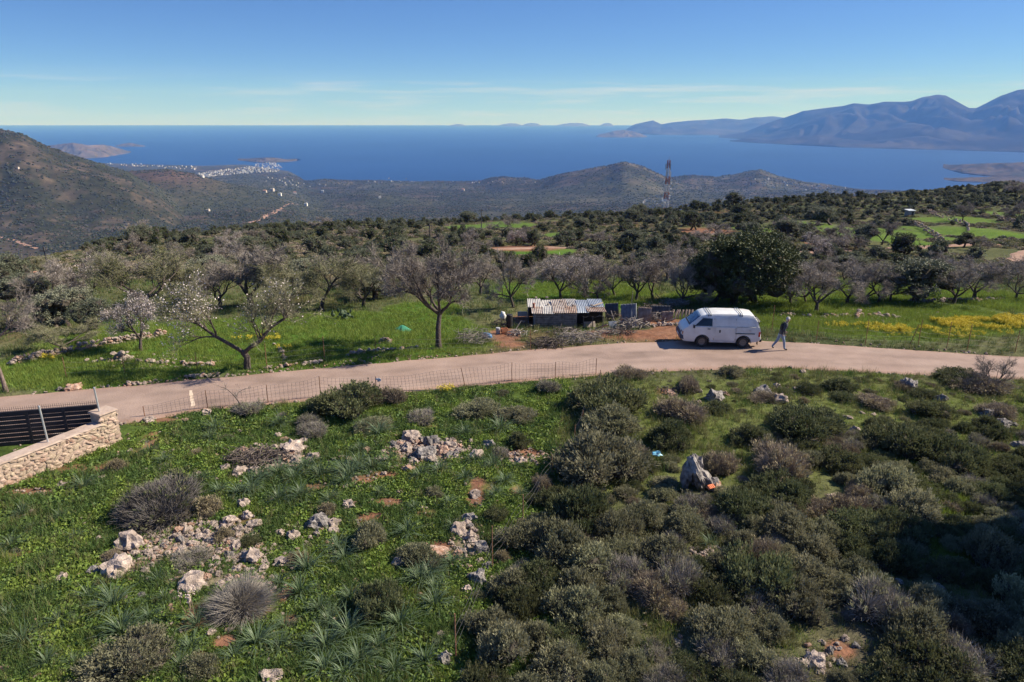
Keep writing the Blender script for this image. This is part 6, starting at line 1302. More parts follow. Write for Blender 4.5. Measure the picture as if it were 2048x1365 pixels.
# ------------------------------------------------------------------ stone wall, pier, gate and poles at the left
MORTAR = PM("pale_mortar", (.34, .255, .19), .95, 0, (.44, .34, .265), 9, .6, .2, 20); COPE = PM("pale_concrete_coping", (.40, .30, .24), .95, 0, (.50, .39, .32), 3, .3, .2, 12)
def wall_and_gate():
    A = np.array(on_plane(243, 878, 0)); B = np.array(on_plane(0, 989, -.2)); D = B - A; Ld = np.linalg.norm(D); D /= Ld; Bx = B + D * 3.0; N = np.array([D[1], -D[0]])     # N points to the grass side
    if N[0] < 0: N = -N
    tot = Ld + 3.0; th = .42
    e = empty("stone_wall", (A[0], A[1], h1(*A))); e.rotation_euler = (0, 0, math.atan2(D[1], D[0]))
    tag(e, "low wall of pale rough stones with a concrete top, ending in a square pier", "wall")
    # local: x along the wall away from the road, +y or -y towards the grass
    sgn = 1.0 if np.dot(N, np.array([-D[1], D[0]])) > 0 else -1.0
    z0 = e.location.z
    def gz(x): q = A + D * x; return h1(*(q + N * .1)) - z0
    def top(x): return np.interp(x, [0, .62, .64, tot], [1.20, 1.22, .86, .82])
    xs_ = np.linspace(0, tot, 60); V = []; m = MB()
    xs2 = np.unique(np.r_[xs_, .62, .64])
    for x in xs2:
        b = gz(x) - .3; V += [(x, 0, b), (x, 0, top(x)), (x, -sgn * (th if x > .63 else .62), top(x)), (x, -sgn * (th if x > .63 else .62), b)]
    F = [(4 * i + j, 4 * i + (j + 1) % 4, 4 * i + 4 + (j + 1) % 4, 4 * i + 4 + j) for i in range(len(xs2) - 1) for j in range(4)] + [(0, 1, 2, 3), (4 * len(xs2) - 4, 4 * len(xs2) - 3, 4 * len(xs2) - 2, 4 * len(xs2) - 1)]
    m.add(V, F); me = m.mesh("core", MORTAR); bm = bmesh.new(); bm.from_mesh(me); bmesh.ops.recalc_face_normals(bm, faces=bm.faces[:]); bm.to_mesh(me); bm.free(); obj("core", me, e)
    m = MB(); V = []
    xs3 = np.linspace(.66, tot, 40); rr = np.random.default_rng(4)
    for x in xs3: V += [(x, sgn * .045 + rr.normal(0, .006), top(x) + .002), (x, sgn * .03 + rr.normal(0, .006), top(x) + .06 + rr.normal(0, .006)), (x, -sgn * (th + .03), top(x) + .055 + rr.normal(0, .005)), (x, -sgn * (th + .04), top(x) + .002)]
    F = [(4 * i + j, 4 * i + (j + 1) % 4, 4 * i + 4 + (j + 1) % 4, 4 * i + 4 + j) for i in range(len(xs3) - 1) for j in range(4)] + [(0, 1, 2, 3)]; m.add(V, F); me = m.mesh("coping", COPE); bm = bmesh.new(); bm.from_mesh(me); bmesh.ops.recalc_face_normals(bm, faces=bm.faces[:]); bm.to_mesh(me); bm.free(); obj("coping", me, e)
    m = MB(); m.box((.31, -sgn * .31, 1.245), (.72, .72, .07)); me = m.mesh("pier_cap", COPE); bm = bmesh.new(); bm.from_mesh(me); bmesh.ops.bevel(bm, geom=bm.edges[:], offset=.02, segments=2, affect="EDGES"); bm.to_mesh(me); bm.free(); obj("pier_cap", me, e)
    # each stone of the face
    r = np.random.default_rng(12); cnt = 0; mats_s = [MAT("wall_stone", (.33, .235, .165), (.52, .40, .31), scale=2.2, detail=7, rough=.95, bump=.6, bscale=7, rnd=.2, hue=.015, lo=.35, hi=.62, spec=.15), ROCK_R]
    SM = [mesh_np("stone", *rock_shape(r, ICO2, 11, .16, 1.8, 2), mats_s[0]) for _ in range(7)] + [mesh_np("stone", *rock_shape(r, ICO2, 9, .10, 1.5, 2), mats_s[1])]
    def stones(x0, x1, face):
        nonlocal cnt
        z = -.25
        while z < 1.35:
            hgt = r.uniform(.10, .17); x = x0 + r.uniform(-.05, .05)
            while x < x1:
                w = r.uniform(.09, .36); cx = x + w / 2; t = (top(cx) if face == 0 else 1.2); g = gz(cx) if face == 0 else gz(0)
                if z + hgt * .6 < t and z + hgt > g - .05 and cx < x1 + .02 and cnt < 330:
                    zz = z + hgt / 2 + r.normal(0, .03); k = r.integers(0, 7) if r.uniform() < .93 else 7
                    loc = (cx, sgn * .002, min(zz, t - hgt * .42)) if face == 0 else (-.002, -sgn * cx, min(zz, t - hgt * .42))
                    hv_ = hgt * r.uniform(.8, 1.35); s = (w * .56, .045, hv_ * .56) if face == 0 else (.045, w * .56, hv_ * .56)
                    obj("stone", SM[k], e, loc, (r.normal(0, .08), r.normal(0, .4) if face == 0 else 0, r.normal(0, .06)), s); cnt += 1
                x += w * .96
            z += hgt * .93
    stones(.02, tot, 0); stones(.0, .62, 1)
    # the gate across the drive: dark slats behind netting
    G = A + D * .30 - N * .64; gdir = np.array(on_plane(0, 893, 0)) - np.array(on_plane(190, 876, 0)); gdir /= np.linalg.norm(gdir)
    g = empty("metal_gate", (G[0], G[1], 0.0), math.atan2(gdir[1], gdir[0])); tag(g, "dark metal gate with pale gaps between wide horizontal slats, hung beside the pier", "gate")
    DARK = PM("dark_gate_paint", (.018, .017, .022), .55, .2, (.03, .028, .035), 4); GL = 6.0; GH = 1.32
    for k in range(8): m = MB(); m.box((GL / 2, 0, .12 + k * .163), (GL, .03, .135)); obj("slat", m.mesh("slat", DARK), g)
    for x in (0.03, 1.15, 2.35, 3.55, 4.75, GL): m = MB(); m.box((x, .0, GH / 2 + .03), (.10, .06, GH)); obj("upright", m.mesh("upright", DARK), g)
    m = MB(); m.box((GL / 2, 0, GH + .02), (GL, .055, .06)); obj("top_rail", m.mesh("top_rail", DARK), g)
    NETM = PM("black_netting", (.012, .012, .014), .8); m = MB(); s0 = .07
    for k in range(int(GL / s0)): m.box((k * s0, -.05, .78), (.008, .006, 1.5))
    for k in range(int(1.5 / s0)): m.box((GL / 2, -.056, .04 + k * s0), (GL, .006, .008))
    nt = obj("netting", m.mesh("netting", NETM), g); nt["kind"] = "stuff"
    dr = structure("driveway", mesh_np("driveway", [(*(A + D * .7 - N * .45), .02), (*(Bx - N * .45), -.16), (*(Bx - N * 8), -.16), (*(A + D * .7 - N * 8), .02)], np.array([(0, 1, 2, 3)]), PM("pale_concrete_drive", (.40, .31, .26), .95, 0, (.50, .41, .35), 2, .2)))
    for (u, v0, v1, lab) in ((197, 770, 817, "grey steel pole standing on the square wall pier"), (92, 800, 873, "grey steel pole standing on the sloping wall top")):
        best = min(np.linspace(0, tot, 200), key=lambda x: abs(proj(*(A + D * x - N * (.3 if x < .62 else .2)), z0 + top(x))[0] - (u + (v1 - (v0 + v1) / 2) * .15)))
        q = A + D * best - N * (.31 if best < .62 else .2); zt = z0 + top(best) + (.07 if best < .62 else .05); d = depth_of((q[0], q[1], zt)); ln = (v1 - v0) * d / FPX / CP
        m = MB(); m.tube(np.array([(0, 0, 0), (0, 0, ln)]), [.032, .032], 10); po = obj("steel_pole", m.mesh("steel_pole", GALV), None, (q[0], q[1], zt), (0, -.03, 0)); m = MB(); m.tube(np.array([(0, 0, ln), (0, 0, ln + .03)]), [.036, .03], 10); obj("cap", m.mesh("cap", GALV), po); tag(po, lab, "pole", "poles on the stone wall")
wall_and_gate()

# ------------------------------------------------------------------ wire fences
def wire_fence(name, posts, label, mesh_h=1.0, sq=.16, wob=.03, wires=None, hgt=None, wr=.0045, pr=.018):
    """posts: (u, v foot, v top)"""
    P = []; T_ = []
    e = empty(name, ground(*posts[0][:2])); o0 = e.location; tag(e, label, "fence", "wire fences")
    for (u, v, vt, *ln) in posts:
        p = ground(u, v); d = depth_of(p); h = (v - vt) * d / FPX / CP; P.append(np.array(p) - np.array(o0)); q = np.array(p) - np.array(o0) + np.array([(ln[0] if ln else 0) * d / FPX, 0, h]); T_.append(q)
        m = MB(); m.tube(np.array([P[-1] - [0, 0, .1], (P[-1] + q) / 2 + rng.normal(size=3) * .01, q]), [pr, pr, pr * .9], 6); obj("post", m.mesh("post", RUST), e)
    m = MB()
    for i in range(len(P) - 1):
        a0, a1, b0, b1 = P[i], T_[i], P[i + 1], T_[i + 1]; L = np.linalg.norm(b0 - a0); n = max(2, int(L / sq)); ha = min(mesh_h, np.linalg.norm(a1 - a0)); hb = min(mesh_h, np.linalg.norm(b1 - b0)); ph = rng.uniform(0, 6)
        def pt(t, f):
            b = a0 * (1 - t) + b0 * t; u_ = unit(a1 - a0) * ha * (1 - t) + unit(b1 - b0) * hb * t; q = b + u_ * f
            xw, yw = q[0] + o0[0], q[1] + o0[1]; q[2] = max(q[2], h1(xw, yw) - o0[2] + .02) if f < .05 else q[2]
            q[2] -= .10 * math.sin(math.pi * t) * f + wob * math.sin(t * 9 + ph) * f; q[1] += wob * math.sin(t * 7 + ph * 2) * (f + .3); return q
        rows = wires if wires is not None else np.linspace(0.02, 1, max(2, int(mesh_h / sq) + 1))
        for f in rows: m.tube(np.array([pt(t, f) for t in np.linspace(0, 1, 9)]), np.full(9, wr), 3, 0, False)
        if wires is None:
            for k in range(1, n): m.tube(np.array([pt(k / n, f) for f in (0.02, .5, 1)]), np.full(3, wr), 3, 0, False)
    w = obj("wire_mesh" if wires is None else "wire", m.mesh("wire_mesh", WIRE_M), e); w["kind"] = "stuff"
    return e
wire_fence("wire_fence", [(290, 836, 812), (416, 819, 780), (537, 808, 769), (642, 797, 752), (753, 789, 753), (931, 776, 735, -8), (1024, 764, 725), (1111, 757, 724), (1192, 751, 717)], "square mesh wire fence on thin rusty posts along the near road edge", 1.0)
wire_fence("sagging_fence", [(1200, 770, 740), (1185, 800, 770), (1165, 850, 820), (1150, 872, 850)], "rusty wire netting sagging down over the large dark bush", .8, .13, .06)
wire_fence("rusty_fence", [(1103, 950, 908), (1046, 1050, 985), (985, 1135, 1045), (912, 1320, 1215)], "old rusty wire fence running down the scrub edge to the bottom", 1.0, .3, .08, np.array([.35, .6, .85]), None, .004, .02)
wire_fence("wire_fence", [(133, 757, 715), (250, 748, 712), (395, 742, 705), (535, 737, 688), (650, 724, 672), (752, 708, 672), (1061, 702, 660)], "thin strand fence along the green field left of the shed", .9, .2, .02, np.array([.3, .6, .9]), None, .004)
wire_fence("wire_fence", [(1543, 665, 612), (1632, 684, 642), (1730, 690, 640), (1818, 692, 650, 12), (1836, 693, 640), (1893, 697, 645), (1934, 700, 650), (2030, 705, 660)], "thin strand fence along the yellow flower field", .9, .2, .02, np.array([.3, .6, .9]), None, .004)
# white rag tied to the fence, leaning dead branch
p = ground(753, 789); V = ICO2[0] * np.array([.10, .03, .07]) * (1 + .4 * np.random.default_rng(3).normal(size=(len(ICO2[0]), 1))); d_ = depth_of(p)
tag(obj("white_rag", mesh_np("white_rag", V, ICO2[1], PM("white_cloth", (.75, .74, .72), .9)), None, (p.x + .14, p.y, p.z + .68), (0, .5, 0)), "white rag tied to a post of the roadside fence", "rag")
g = Growth(7); g.branch((0, 0, 0), (-.35, .1, .9), .95, .035, 1, 3, [0, 3, 4], .8, .2, 0, .6); tv, tf = g.twigs(10, .25, .012)
p = ground(492, 826); e = empty("dead_branch", p); obj("stem", g.wood.mesh("stem", STICK_D), e); obj("twigs", mesh_np("twigs", tv, tf, TWIG_P), e); tag(e, "dead twisted branch leaning on the wire fence by the road", "branch")

# ------------------------------------------------------------------ the shed and its yard
def shed():
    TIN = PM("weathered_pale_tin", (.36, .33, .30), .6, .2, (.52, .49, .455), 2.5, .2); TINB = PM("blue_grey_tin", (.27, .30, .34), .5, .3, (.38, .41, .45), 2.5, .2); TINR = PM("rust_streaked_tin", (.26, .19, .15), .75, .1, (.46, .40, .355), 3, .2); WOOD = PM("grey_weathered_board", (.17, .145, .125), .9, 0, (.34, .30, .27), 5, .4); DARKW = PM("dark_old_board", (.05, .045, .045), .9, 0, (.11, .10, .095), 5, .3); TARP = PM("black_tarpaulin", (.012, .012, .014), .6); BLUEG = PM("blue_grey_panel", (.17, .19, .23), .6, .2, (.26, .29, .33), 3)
    f0 = ground(1074, 656); s = depth_of(f0) / FPX; yb = f0.y; zb = f0.z; xw = lambda u: (u - 1024) * s
    e = empty("animal_shed", (xw(1112), yb + 1.5, zb)); tag(e, "low patched shed of boards with stone weighted corrugated sheet roofs", "shed"); ox, oy, oz = e.location
    def loc(x, y, z): return np.array([x - ox, y - oy, z])
    hF = (656 - 627) * s / CP; hB = hF + .10
    def corr(name, x0, x1, y0, y1, z0, z1, mat, pitch=.105, amp=.018, th=.012, skew=0.0):
        """corrugated sheet, ribs running down the slope"""
        n = int((x1 - x0) / pitch * 6); xs_ = np.linspace(x0, x1, n + 1); ny = 6; V = []
        for o in (0, th):
            for j in range(ny + 1):
                t = j / ny; y = y0 + (y1 - y0) * t; z = z0 + (z1 - z0) * t
                for x in xs_: V.append((x + skew * t - ox, y - oy, z + amp * math.sin((x - x0) / pitch * 6.283) + o + .012 * math.sin(x * 1.7 + t * 2)))
        V = np.array(V); w = n + 1; k = (ny + 1) * w; F = []
        for j in range(ny):
            for i in range(n): a = j * w + i; F += [(a, a + w, a + w + 1, a + 1), (k + a, k + a + 1, k + a + w + 1, k + a + w)]
        for i in range(n): a = i; b = ny * w + i; F += [(a, a + 1, k + a + 1, k + a), (b, k + b, k + b + 1, b + 1)]
        return obj(name, mesh_np(name, V, np.array(F), mat, None, True), e)
    x0, x1, x2 = xw(1070), xw(1152), xw(1208); yF = yb + .05; yM = yb + 1.0; yR = yb + 2.5
    r = np.random.default_rng(8); RUSTY = PM("rusted_sheet", (.22, .13, .09), .8, .1, (.42, .33, .27), 3.5, .2); tins = [TINR, TIN, RUSTY, TINR, TINB]
    for k, (ua, ub) in enumerate(((1063, 1088), (1085, 1108), (1106, 1131), (1129, 1154))): corr("roof_sheet", xw(ua), xw(ub), yF - .12 - r.uniform(0, .1), yM + .15, hF + r.normal(0, .015), hF + .13 + r.normal(0, .02), tins[(0, 1, 0, 2)[k]], skew=r.normal(0, .05))
    for k, (ua, ub) in enumerate(((1150, 1178), (1174, 1213))): corr("roof_sheet", xw(ua), xw(ub), yF + r.uniform(0, .15), yM + .2, hF - .02 + .05 * k, hF + .08, (TINB, RUSTY)[k], skew=r.normal(0, .1))
    for k, (ua, ub) in enumerate(((1056, 1084), (1080, 1110), (1106, 1138), (1134, 1162), (1157, 1186), (1182, 1212))): corr("roof_sheet", xw(ua), xw(ub), yM + r.uniform(-.05, .1), yR + r.normal(0, .15), hB - .03 + r.normal(0, .02), hB + .12 + r.normal(0, .03), (TIN, TIN, TINR, TIN, TINB, TINB)[k], skew=r.normal(0, .12))
    r = np.random.default_rng(8)
    for k in range(7): m = MB(); z = .06 + k * (hF - .1) / 6.6; m.box(loc((x0 + x1) / 2 + r.normal(0, .02), yF, z), (x1 - x0 + r.uniform(-.05, .05), .045, hF / 9.5), Matrix.Rotation(r.normal(0, .008), 3, "Y")); obj("board", m.mesh("board", WOOD), e)
    for u in (1071, 1098, 1126, 1152): m = MB(); m.box(loc(xw(u), yF - .05, hF / 2), (.06, .05, hF + .05)); obj("post", m.mesh("post", WOOD), e)
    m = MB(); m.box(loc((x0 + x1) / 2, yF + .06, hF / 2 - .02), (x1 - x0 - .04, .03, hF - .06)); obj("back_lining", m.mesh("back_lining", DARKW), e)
    m = MB(); V = [loc(x0, yF - .02, 0), loc(x0 - .05, yF + .5, 0), loc(x0 - .08, yM, 0), loc(x0 - .08, yM, hF), loc(x0 - .05, yF + .5, hF + .06), loc(x0, yF - .02, hF - .06)]; V = np.array(V + [v + np.array([.03, 0, 0]) for v in V]); m.add(V, [(0, 5, 4, 1), (1, 4, 3, 2), (6, 7, 10, 11), (7, 8, 9, 10), (0, 6, 11, 5), (2, 3, 9, 8), (5, 11, 10, 4), (4, 10, 9, 3)]); obj("end_panel", m.mesh("end_panel", BLUEG), e)
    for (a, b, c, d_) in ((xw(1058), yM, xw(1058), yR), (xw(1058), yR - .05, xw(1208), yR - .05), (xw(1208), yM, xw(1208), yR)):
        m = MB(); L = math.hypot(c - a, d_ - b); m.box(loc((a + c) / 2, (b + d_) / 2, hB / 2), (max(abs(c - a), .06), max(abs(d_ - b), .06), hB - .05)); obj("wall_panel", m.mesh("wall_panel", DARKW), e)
    m = MB(); c = loc(xw(1068), yM - .1, 0); m.tube(np.array([c + [0, 0, hF], c + [0, 0, hF + .18], c + [0, 0, hF + .34]]), [.075, .075, .075], 14); m.tube(np.array([c + [0, 0, hF + .33], c + [0, 0, hF + .37]]), [.09, .085], 14); obj("chimney", m.mesh("chimney", PM("rust_red_pipe", (.25, .085, .06), .8, 0, (.33, .13, .09), 8)), e)
    # open lean-to on the right under black sheeting
    m = MB(); n = 10; V = []
    for i in range(n + 1):
        for j in range(5): V.append(loc(xw(1164) + (xw(1206) - xw(1164)) * i / n, yF - .25 + .42 * j / 4, hF - .16 - .05 * math.sin(i * 1.3) - .03 * j % 2 + r.normal(0, .012)))
    m.add(V, [(i * 5 + j, i * 5 + j + 1, i * 5 + j + 6, i * 5 + j + 5) for i in range(n) for j in range(4)]); o = obj("awning", m.mesh("awning", TARP, True), e); so = o.modifiers.new("t", "SOLIDIFY"); so.thickness = .01
    m = MB(); m.box(loc((xw(1155) + xw(1208)) / 2, yM, hF / 2), (xw(1208) - xw(1155), .04, hF)); obj("wall_panel", m.mesh("wall_panel", TARP), e)
    for u in (1166, 1184, 1205): m = MB(); m.tube(np.array([loc(xw(u), yF - .22, 0), loc(xw(u), yF - .22, hF - .14)]), [.03, .026], 6); obj("post", m.mesh("post", DARKW), e)
    for (u, v, w) in ((1072, 600, .16), (1094, 600, .2), (1122, 606, .18), (1096, 610, .16), (1138, 608, .14), (1146, 612, .22), (1183, 611, .16), (1110, 611, .12), (1132, 614, .13)):
        x, y = on_plane(u, v, zb + hB + .05); z = zb + hB + .0 + .16 * np.clip((y - yM) / (yR - yM), 0, 1) + w * .2
        individual(obj("roof_stone", ROCKS["pale"][r.integers(0, 7)], None, (x, y, z), (0, 0, r.uniform(0, 6)), (w * .6, w * .5, w * .4)), "rs", "stone weighing down the shed's sheet roof", "stone", "stones on the shed roof")
    m = MB(); m.box((0, 0, 0), (.75, .10, .03)); x, y = on_plane(1196, 612, zb + hF + .12); tag(obj("loose_plank", m.mesh("loose_plank", PM("yellow_new_wood", (.42, .30, .18), .8, 0, (.52, .40, .27), 6)), None, (x, y, zb + hF + .22), (0, -.12, .6)), "loose yellowish plank lying on the shed roof's right end", "plank")
    # screens right of the shed: dark upright corrugated panels
    def screen(u0, u1, v0, v1, mat, label, dy=0.0):
        f = ground((u0 + u1) / 2, v1); ss = depth_of(f) / FPX; w = (u1 - u0) * ss; h = (v1 - v0) * ss / CP; n = int(w / .09) + 1; m = MB(); xs_ = np.linspace(-w / 2, w / 2, n * 4 + 1)
        V = [(x, .022 * math.sin(x / .09 * 6.283) + o, z) for o in (0, .012) for z in (0, h * (1 + .0)) for x in xs_]; k = len(xs_); F = []
        for i in range(k - 1): F += [(i, i + 1, k + i + 1, k + i), (2 * k + i, 3 * k + i, 3 * k + i + 1, 2 * k + i + 1), (k + i, k + i + 1, 3 * k + i + 1, 3 * k + i)]
        m.add(V, F); tag(obj("screen_panel", m.mesh("screen_panel", mat, True), None, (f.x, f.y + dy, f.z), (r.normal(.06, .05), r.normal(0, .05), r.normal(0, .12))), label, "panel", "screen panels of the yard")
    DTIN = PM("dark_grey_tin", (.06, .062, .068), .6, .2, (.11, .115, .125), 4)
    screen(1213, 1240, 611, 640, DTIN, "dark corrugated panel directly right of the shed", .5); screen(1242, 1273, 608, 648, PM("grey_blue_tin", (.13, .14, .165), .6, .2, (.20, .215, .245), 4), "tall blue grey corrugated panel behind the orange post"); screen(1302, 1342, 614, 640, DTIN, "low dark corrugated panel below the brush heap", .3)
    screen(1275, 1302, 617, 648, RUSTY, "rusty corrugated panel between the blue grey panel and the low one", .2); screen(1322, 1345, 622, 642, RUSTY, "small rusty panel beside the leaning logs", -.1)
    f = ground(1241, 650); m = MB(); m.box((0, 0, .5), (.12, .10, 1.0)); m.box((.05, -.03, .55), (.34, .05, .14)); m.box((-.02, -.04, .2), (.16, .06, .3)); tag(obj("wooden_post", m.mesh("wooden_post", PM("orange_timber", (.42, .19, .10), .8, 0, (.52, .30, .18), 6)), None, f, (0, .03, .1), (.62,) * 3), "orange timber post with a cross piece before the blue grey panel", "post")
    for k, u in enumerate((1344, 1350, 1356, 1363, 1370, 1376, 1382)):
        f = ground(u, 638); m = MB(); m.tube(np.array([(0, 0, 0), (.03, .04, .3), (.10 + .05 * math.sin(k), .1, .62)]), [.06, .06, .05], 8); individual(obj("leaning_log", m.mesh("leaning_log", PM("cut_pale_log", (.42, .30, .22), .85, 0, (.56, .44, .35), 6)), None, f, (0, 0, r.normal(0, .15)), (1, 1, .9)), "ll", "pale short log leaning in a row left of the van's nose", "log", "logs leaning in a row")
    # yard clutter
    def at_px(u, v): return ground(u, v)
    f = at_px(1019, 656); m = MB(); m.tube(np.array([(0, 0, 0), (0, 0, .06), (0, 0, .38), (0, 0, .42), (0, 0, .78), (0, 0, .82)]), [.17, .19, .19, .20, .19, .17], 18); tag(obj("black_barrel", m.mesh("black_barrel", PM("black_drum", (.02, .018, .018), .6)), None, f), "black drum standing left of the shed", "barrel")
    f = at_px(1006, 650); V = ICO2[0] * np.array([.20, .16, .26]) * (1 + .2 * r.normal(size=(len(ICO2[0]), 1))); tag(obj("white_sack", mesh_np("white_sack", V, ICO2[1], PM("white_woven_sack", (.62, .60, .56), .9), None, True), None, f + Vector((0, .15, .52))), "white sack on top of the heap by the black drum", "sack")
    f = at_px(1003, 655); brush_pile("brush_pile", f, 1.1, .55, 90, "dark heap of branches under the white sack", STICK_D, 15)
    f = at_px(1009, 668); m = MB(); m.box((0, 0, .12), (.34, .24, .03)); [m.box((0, q, .22), (.34, .02, .2)) for q in (-.12, .12)]; [m.box((q, 0, .22), (.02, .24, .2)) for q in (-.17, .17)]; m.box((0, 0, .05), (.3, .2, .1)); tag(obj("orange_crate", m.mesh("orange_crate", PM("orange_crate_plastic", (.50, .21, .10), .6)), None, f, (0, 0, .3)), "orange crate on the red earth by the drum", "crate")
    f = at_px(996, 668); m = MB(); m.tube(np.array([(0, 0, 0), (0, 0, .34), (0, 0, .36)]), [.11, .13, .12], 14); tag(obj("grey_bucket", m.mesh("grey_bucket", PM("grey_plastic", (.36, .36, .37), .6)), None, f), "pale grey bucket beside the orange crate", "bucket")
    f = at_px(973, 678); m = MB(); m.tube(np.array([(-.22, 0, .16), (-.18, 0, .16), (.14, .02, .17), (.24, .03, .15), (.30, .03, .13)]), [.12, .17, .17, .12, .04], 16); tag(obj("blue_barrel", m.mesh("blue_barrel", PM("blue_plastic_drum", (.05, .19, .42), .45, 0, (.09, .27, .52), 5), True), None, f, (0, .1, -.4)), "blue plastic drum lying on its side left of the shed", "barrel")
    f = at_px(1045, 636); m = MB(); m.box((0, 0, .25), (.62, .05, .30), Matrix.Rotation(.12, 3, "X")); m.box((-.28, .05, .1), (.05, .05, .3)); m.box((.28, .05, .1), (.05, .05, .3)); tag(obj("white_board", m.mesh("white_board", PM("dirty_white_board", (.42, .40, .39), .8, 0, (.52, .50, .48), 4)), None, f), "dirty white board propped left of the shed roof", "board")
    for (u, v, w, h, n, mat, lab, sd, tk) in ((1095, 690, 2.0, .38, 210, STICK_D, "dark brushwood pile nearest the road before the shed", 21, .013), (1155, 680, 2.4, .45, 260, STICK_M, "wide grey pile of bleached twigs before the shed", 22, .010), (1263, 656, 1.9, .6, 150, STICK_M, "bleached branch pile before the blue grey panel", 23, .02), (1350, 614, 1.9, .62, 150, STICK_M, "pale branch heap on the low wall left of the oak", 24, .018), (1035, 670, 1.2, .28, 70, STICK_M, "scatter of split sticks left of the shed wall", 25, .018), (1290, 636, 1.5, .75, 120, STICK_D, "tangled dark branch heap between the panels", 26, .016), (950, 686, 2.0, .9, 260, STICK_M, "loose grey thorn brush piled at the foot of the tall bare tree", 27, .008), (1310, 622, 2.2, .45, 130, STICK_D, "dark brush along the low panel", 28, .014), (1215, 668, 1.5, .3, 110, STICK_M, "thin twig litter before the black awning", 29, .010), (1245, 668, 1.6, .35, 110, STICK_D, "dark brushwood strewn below the orange post", 30, .012), (1316, 640, 1.6, .5, 110, STICK_M, "bleached branch tangle in the gap left of the leaning logs", 31, .016), (1228, 640, 1.0, .6, 80, STICK_D, "dark branch tangle against the dark corrugated panel", 32, .014), (1130, 668, 2.0, .3, 130, STICK_D, "low brown brush along the foot of the shed wall", 33, .010)): brush_pile("brush_pile", ground(u, v), w, h, n, lab, mat, sd, tk)
    # loose poles, planks and sheets leaning about the yard
    for k, (u, v, L_, tl, az, kind, lab) in enumerate(((1218, 652, 1.0, .55, .3, 0, "grey pole leaning left beside the black awning"), (1230, 650, .9, -.7, .2, 0, "grey pole leaning right beside the orange post"), (1282, 648, 1.1, .9, .5, 0, "pale pole slanting over the bleached branch pile"), (1300, 650, 1.2, 1.2, -.3, 0, "bleached pole lying across the rubble left of the van"), (1322, 648, .9, 1.3, .8, 1, "short plank lying on the rubble left of the van"), (1048, 660, .8, 1.1, .4, 1, "grey plank lying before the shed's left end"), (1075, 664, 1.0, 1.35, -.2, 0, "pole lying along the foot of the shed wall"), (1190, 660, .8, 1.2, .7, 1, "broken plank lying before the black awning"), (1030, 664, .7, .8, 1.2, 0, "stick propped on the heap of split sticks"), (1262, 612, 1.0, .2, .1, 0, "upright pole behind the blue grey panel"), (1208, 604, .5, .1, 0, 0, "short white stake at the shed's right end"), (1325, 606, 1.0, .8, -.6, 0, "curved pale branch sticking out of the upper brush heap"))):
        f = ground(u, v); m = MB()
        if kind: m.box((0, 0, L_ / 2), (.11, .03, L_))
        else: m.tube(np.array([(0, 0, 0), (.02, .03, L_ * .5), (0, 0, L_)]), [.028, .026, .02], 6)
        tag(obj("plank" if kind else "pole", m.mesh("plank" if kind else "pole", STICK_M if k % 3 else WOOD), None, f + Vector((0, 0, .05)), (tl * math.cos(az), tl * math.sin(az) + .001, az)), lab, "plank" if kind else "pole", "loose timber of the yard")
    for (u, v, w, h, tl, mat, lab) in ((1180, 655, .7, .35, .5, TINR, "rusty sheet propped before the black awning"), (1226, 656, .5, .4, .35, BLUEG, "small blue grey sheet leaning by the orange post"), (1330, 634, .9, .4, .5, DARKW, "dark board leaning on the low panel"), (1136, 662, .6, .25, .9, WOOD, "grey board fallen before the shed wall")):
        f = ground(u, v); m = MB(); m.box((0, 0, h / 2), (w, .025, h)); tag(obj("loose_sheet", m.mesh("loose_sheet", mat), None, f, (-tl, 0, .2)), lab, "board", "loose boards of the yard")
    # green net over a pole
    f = ground(805, 662); m = MB(); rr = np.random.default_rng(5); V = np.array([(x, y, max(0, .4 * (1 - (abs(x) / .5) ** 1.3) * (1 - abs(y) / .35)) + rr.normal(0, .03)) for x in np.linspace(-.5, .5, 9) for y in np.linspace(-.3, .3, 6)]); m.add(V, [(i * 6 + j, i * 6 + j + 1, i * 6 + j + 7, i * 6 + j + 6) for i in range(8) for j in range(5)]); o = obj("green_net", m.mesh("green_net", PM("green_netting", (.04, .22, .13), .8)), None, f); o.modifiers.new("t", "SOLIDIFY").thickness = .01; tag(o, "green netting heaped over plants left of the tall bare tree", "net")
    # prickly pear
    CM = PM("cactus_pad", (.045, .075, .035), .7, 0, (.075, .105, .05), 8); f = ground(688, 640); e2 = empty("prickly_pear", f); e2.scale = (.75, .75, .62); tag(e2, "dark prickly pear cactus at the top of the green field", "cactus"); rr = np.random.default_rng(6); base = [(np.array([rr.uniform(-.6, .6), rr.uniform(-.3, .3), 0]), 0) for _ in range(7)]
    pad = mesh_np("pad", ICO2[0] * np.array([.16, .05, .22]) + np.array([0, 0, .2]), ICO2[1], CM, None, True)
    for (b, lv) in base:
        q = b
        for k in range(3): obj("pad", pad, e2, q, (rr.normal(0, .3), rr.normal(0, .35), rr.uniform(0, 3.14)), (rr.uniform(.9, 1.2),) * 3); q = q + np.array([rr.normal(0, .12), rr.normal(0, .08), .32])
    # utility post on the slope at left and one mid-way
    for (u, v, vt, lab) in ((97, 522, 496, "dark wooden utility pole rising above the left thicket"), (860, 462, 448, "thin pole on the far slope left of the mast"), (963, 440, 420, "distant thin pole above the valley")):
        p = ground(u, v + 20); d = depth_of(p); h = (v + 20 - vt) * d / FPX / CP; m = MB(); m.tube(np.array([(0, 0, -.3), (0, 0, h)]), [.10, .07], 7); m.box((0, 0, h - .4), (.9, .08, .08)); tag(obj("utility_pole", m.mesh("utility_pole", DARKW), None, p), lab, "pole", "utility poles")
shed()

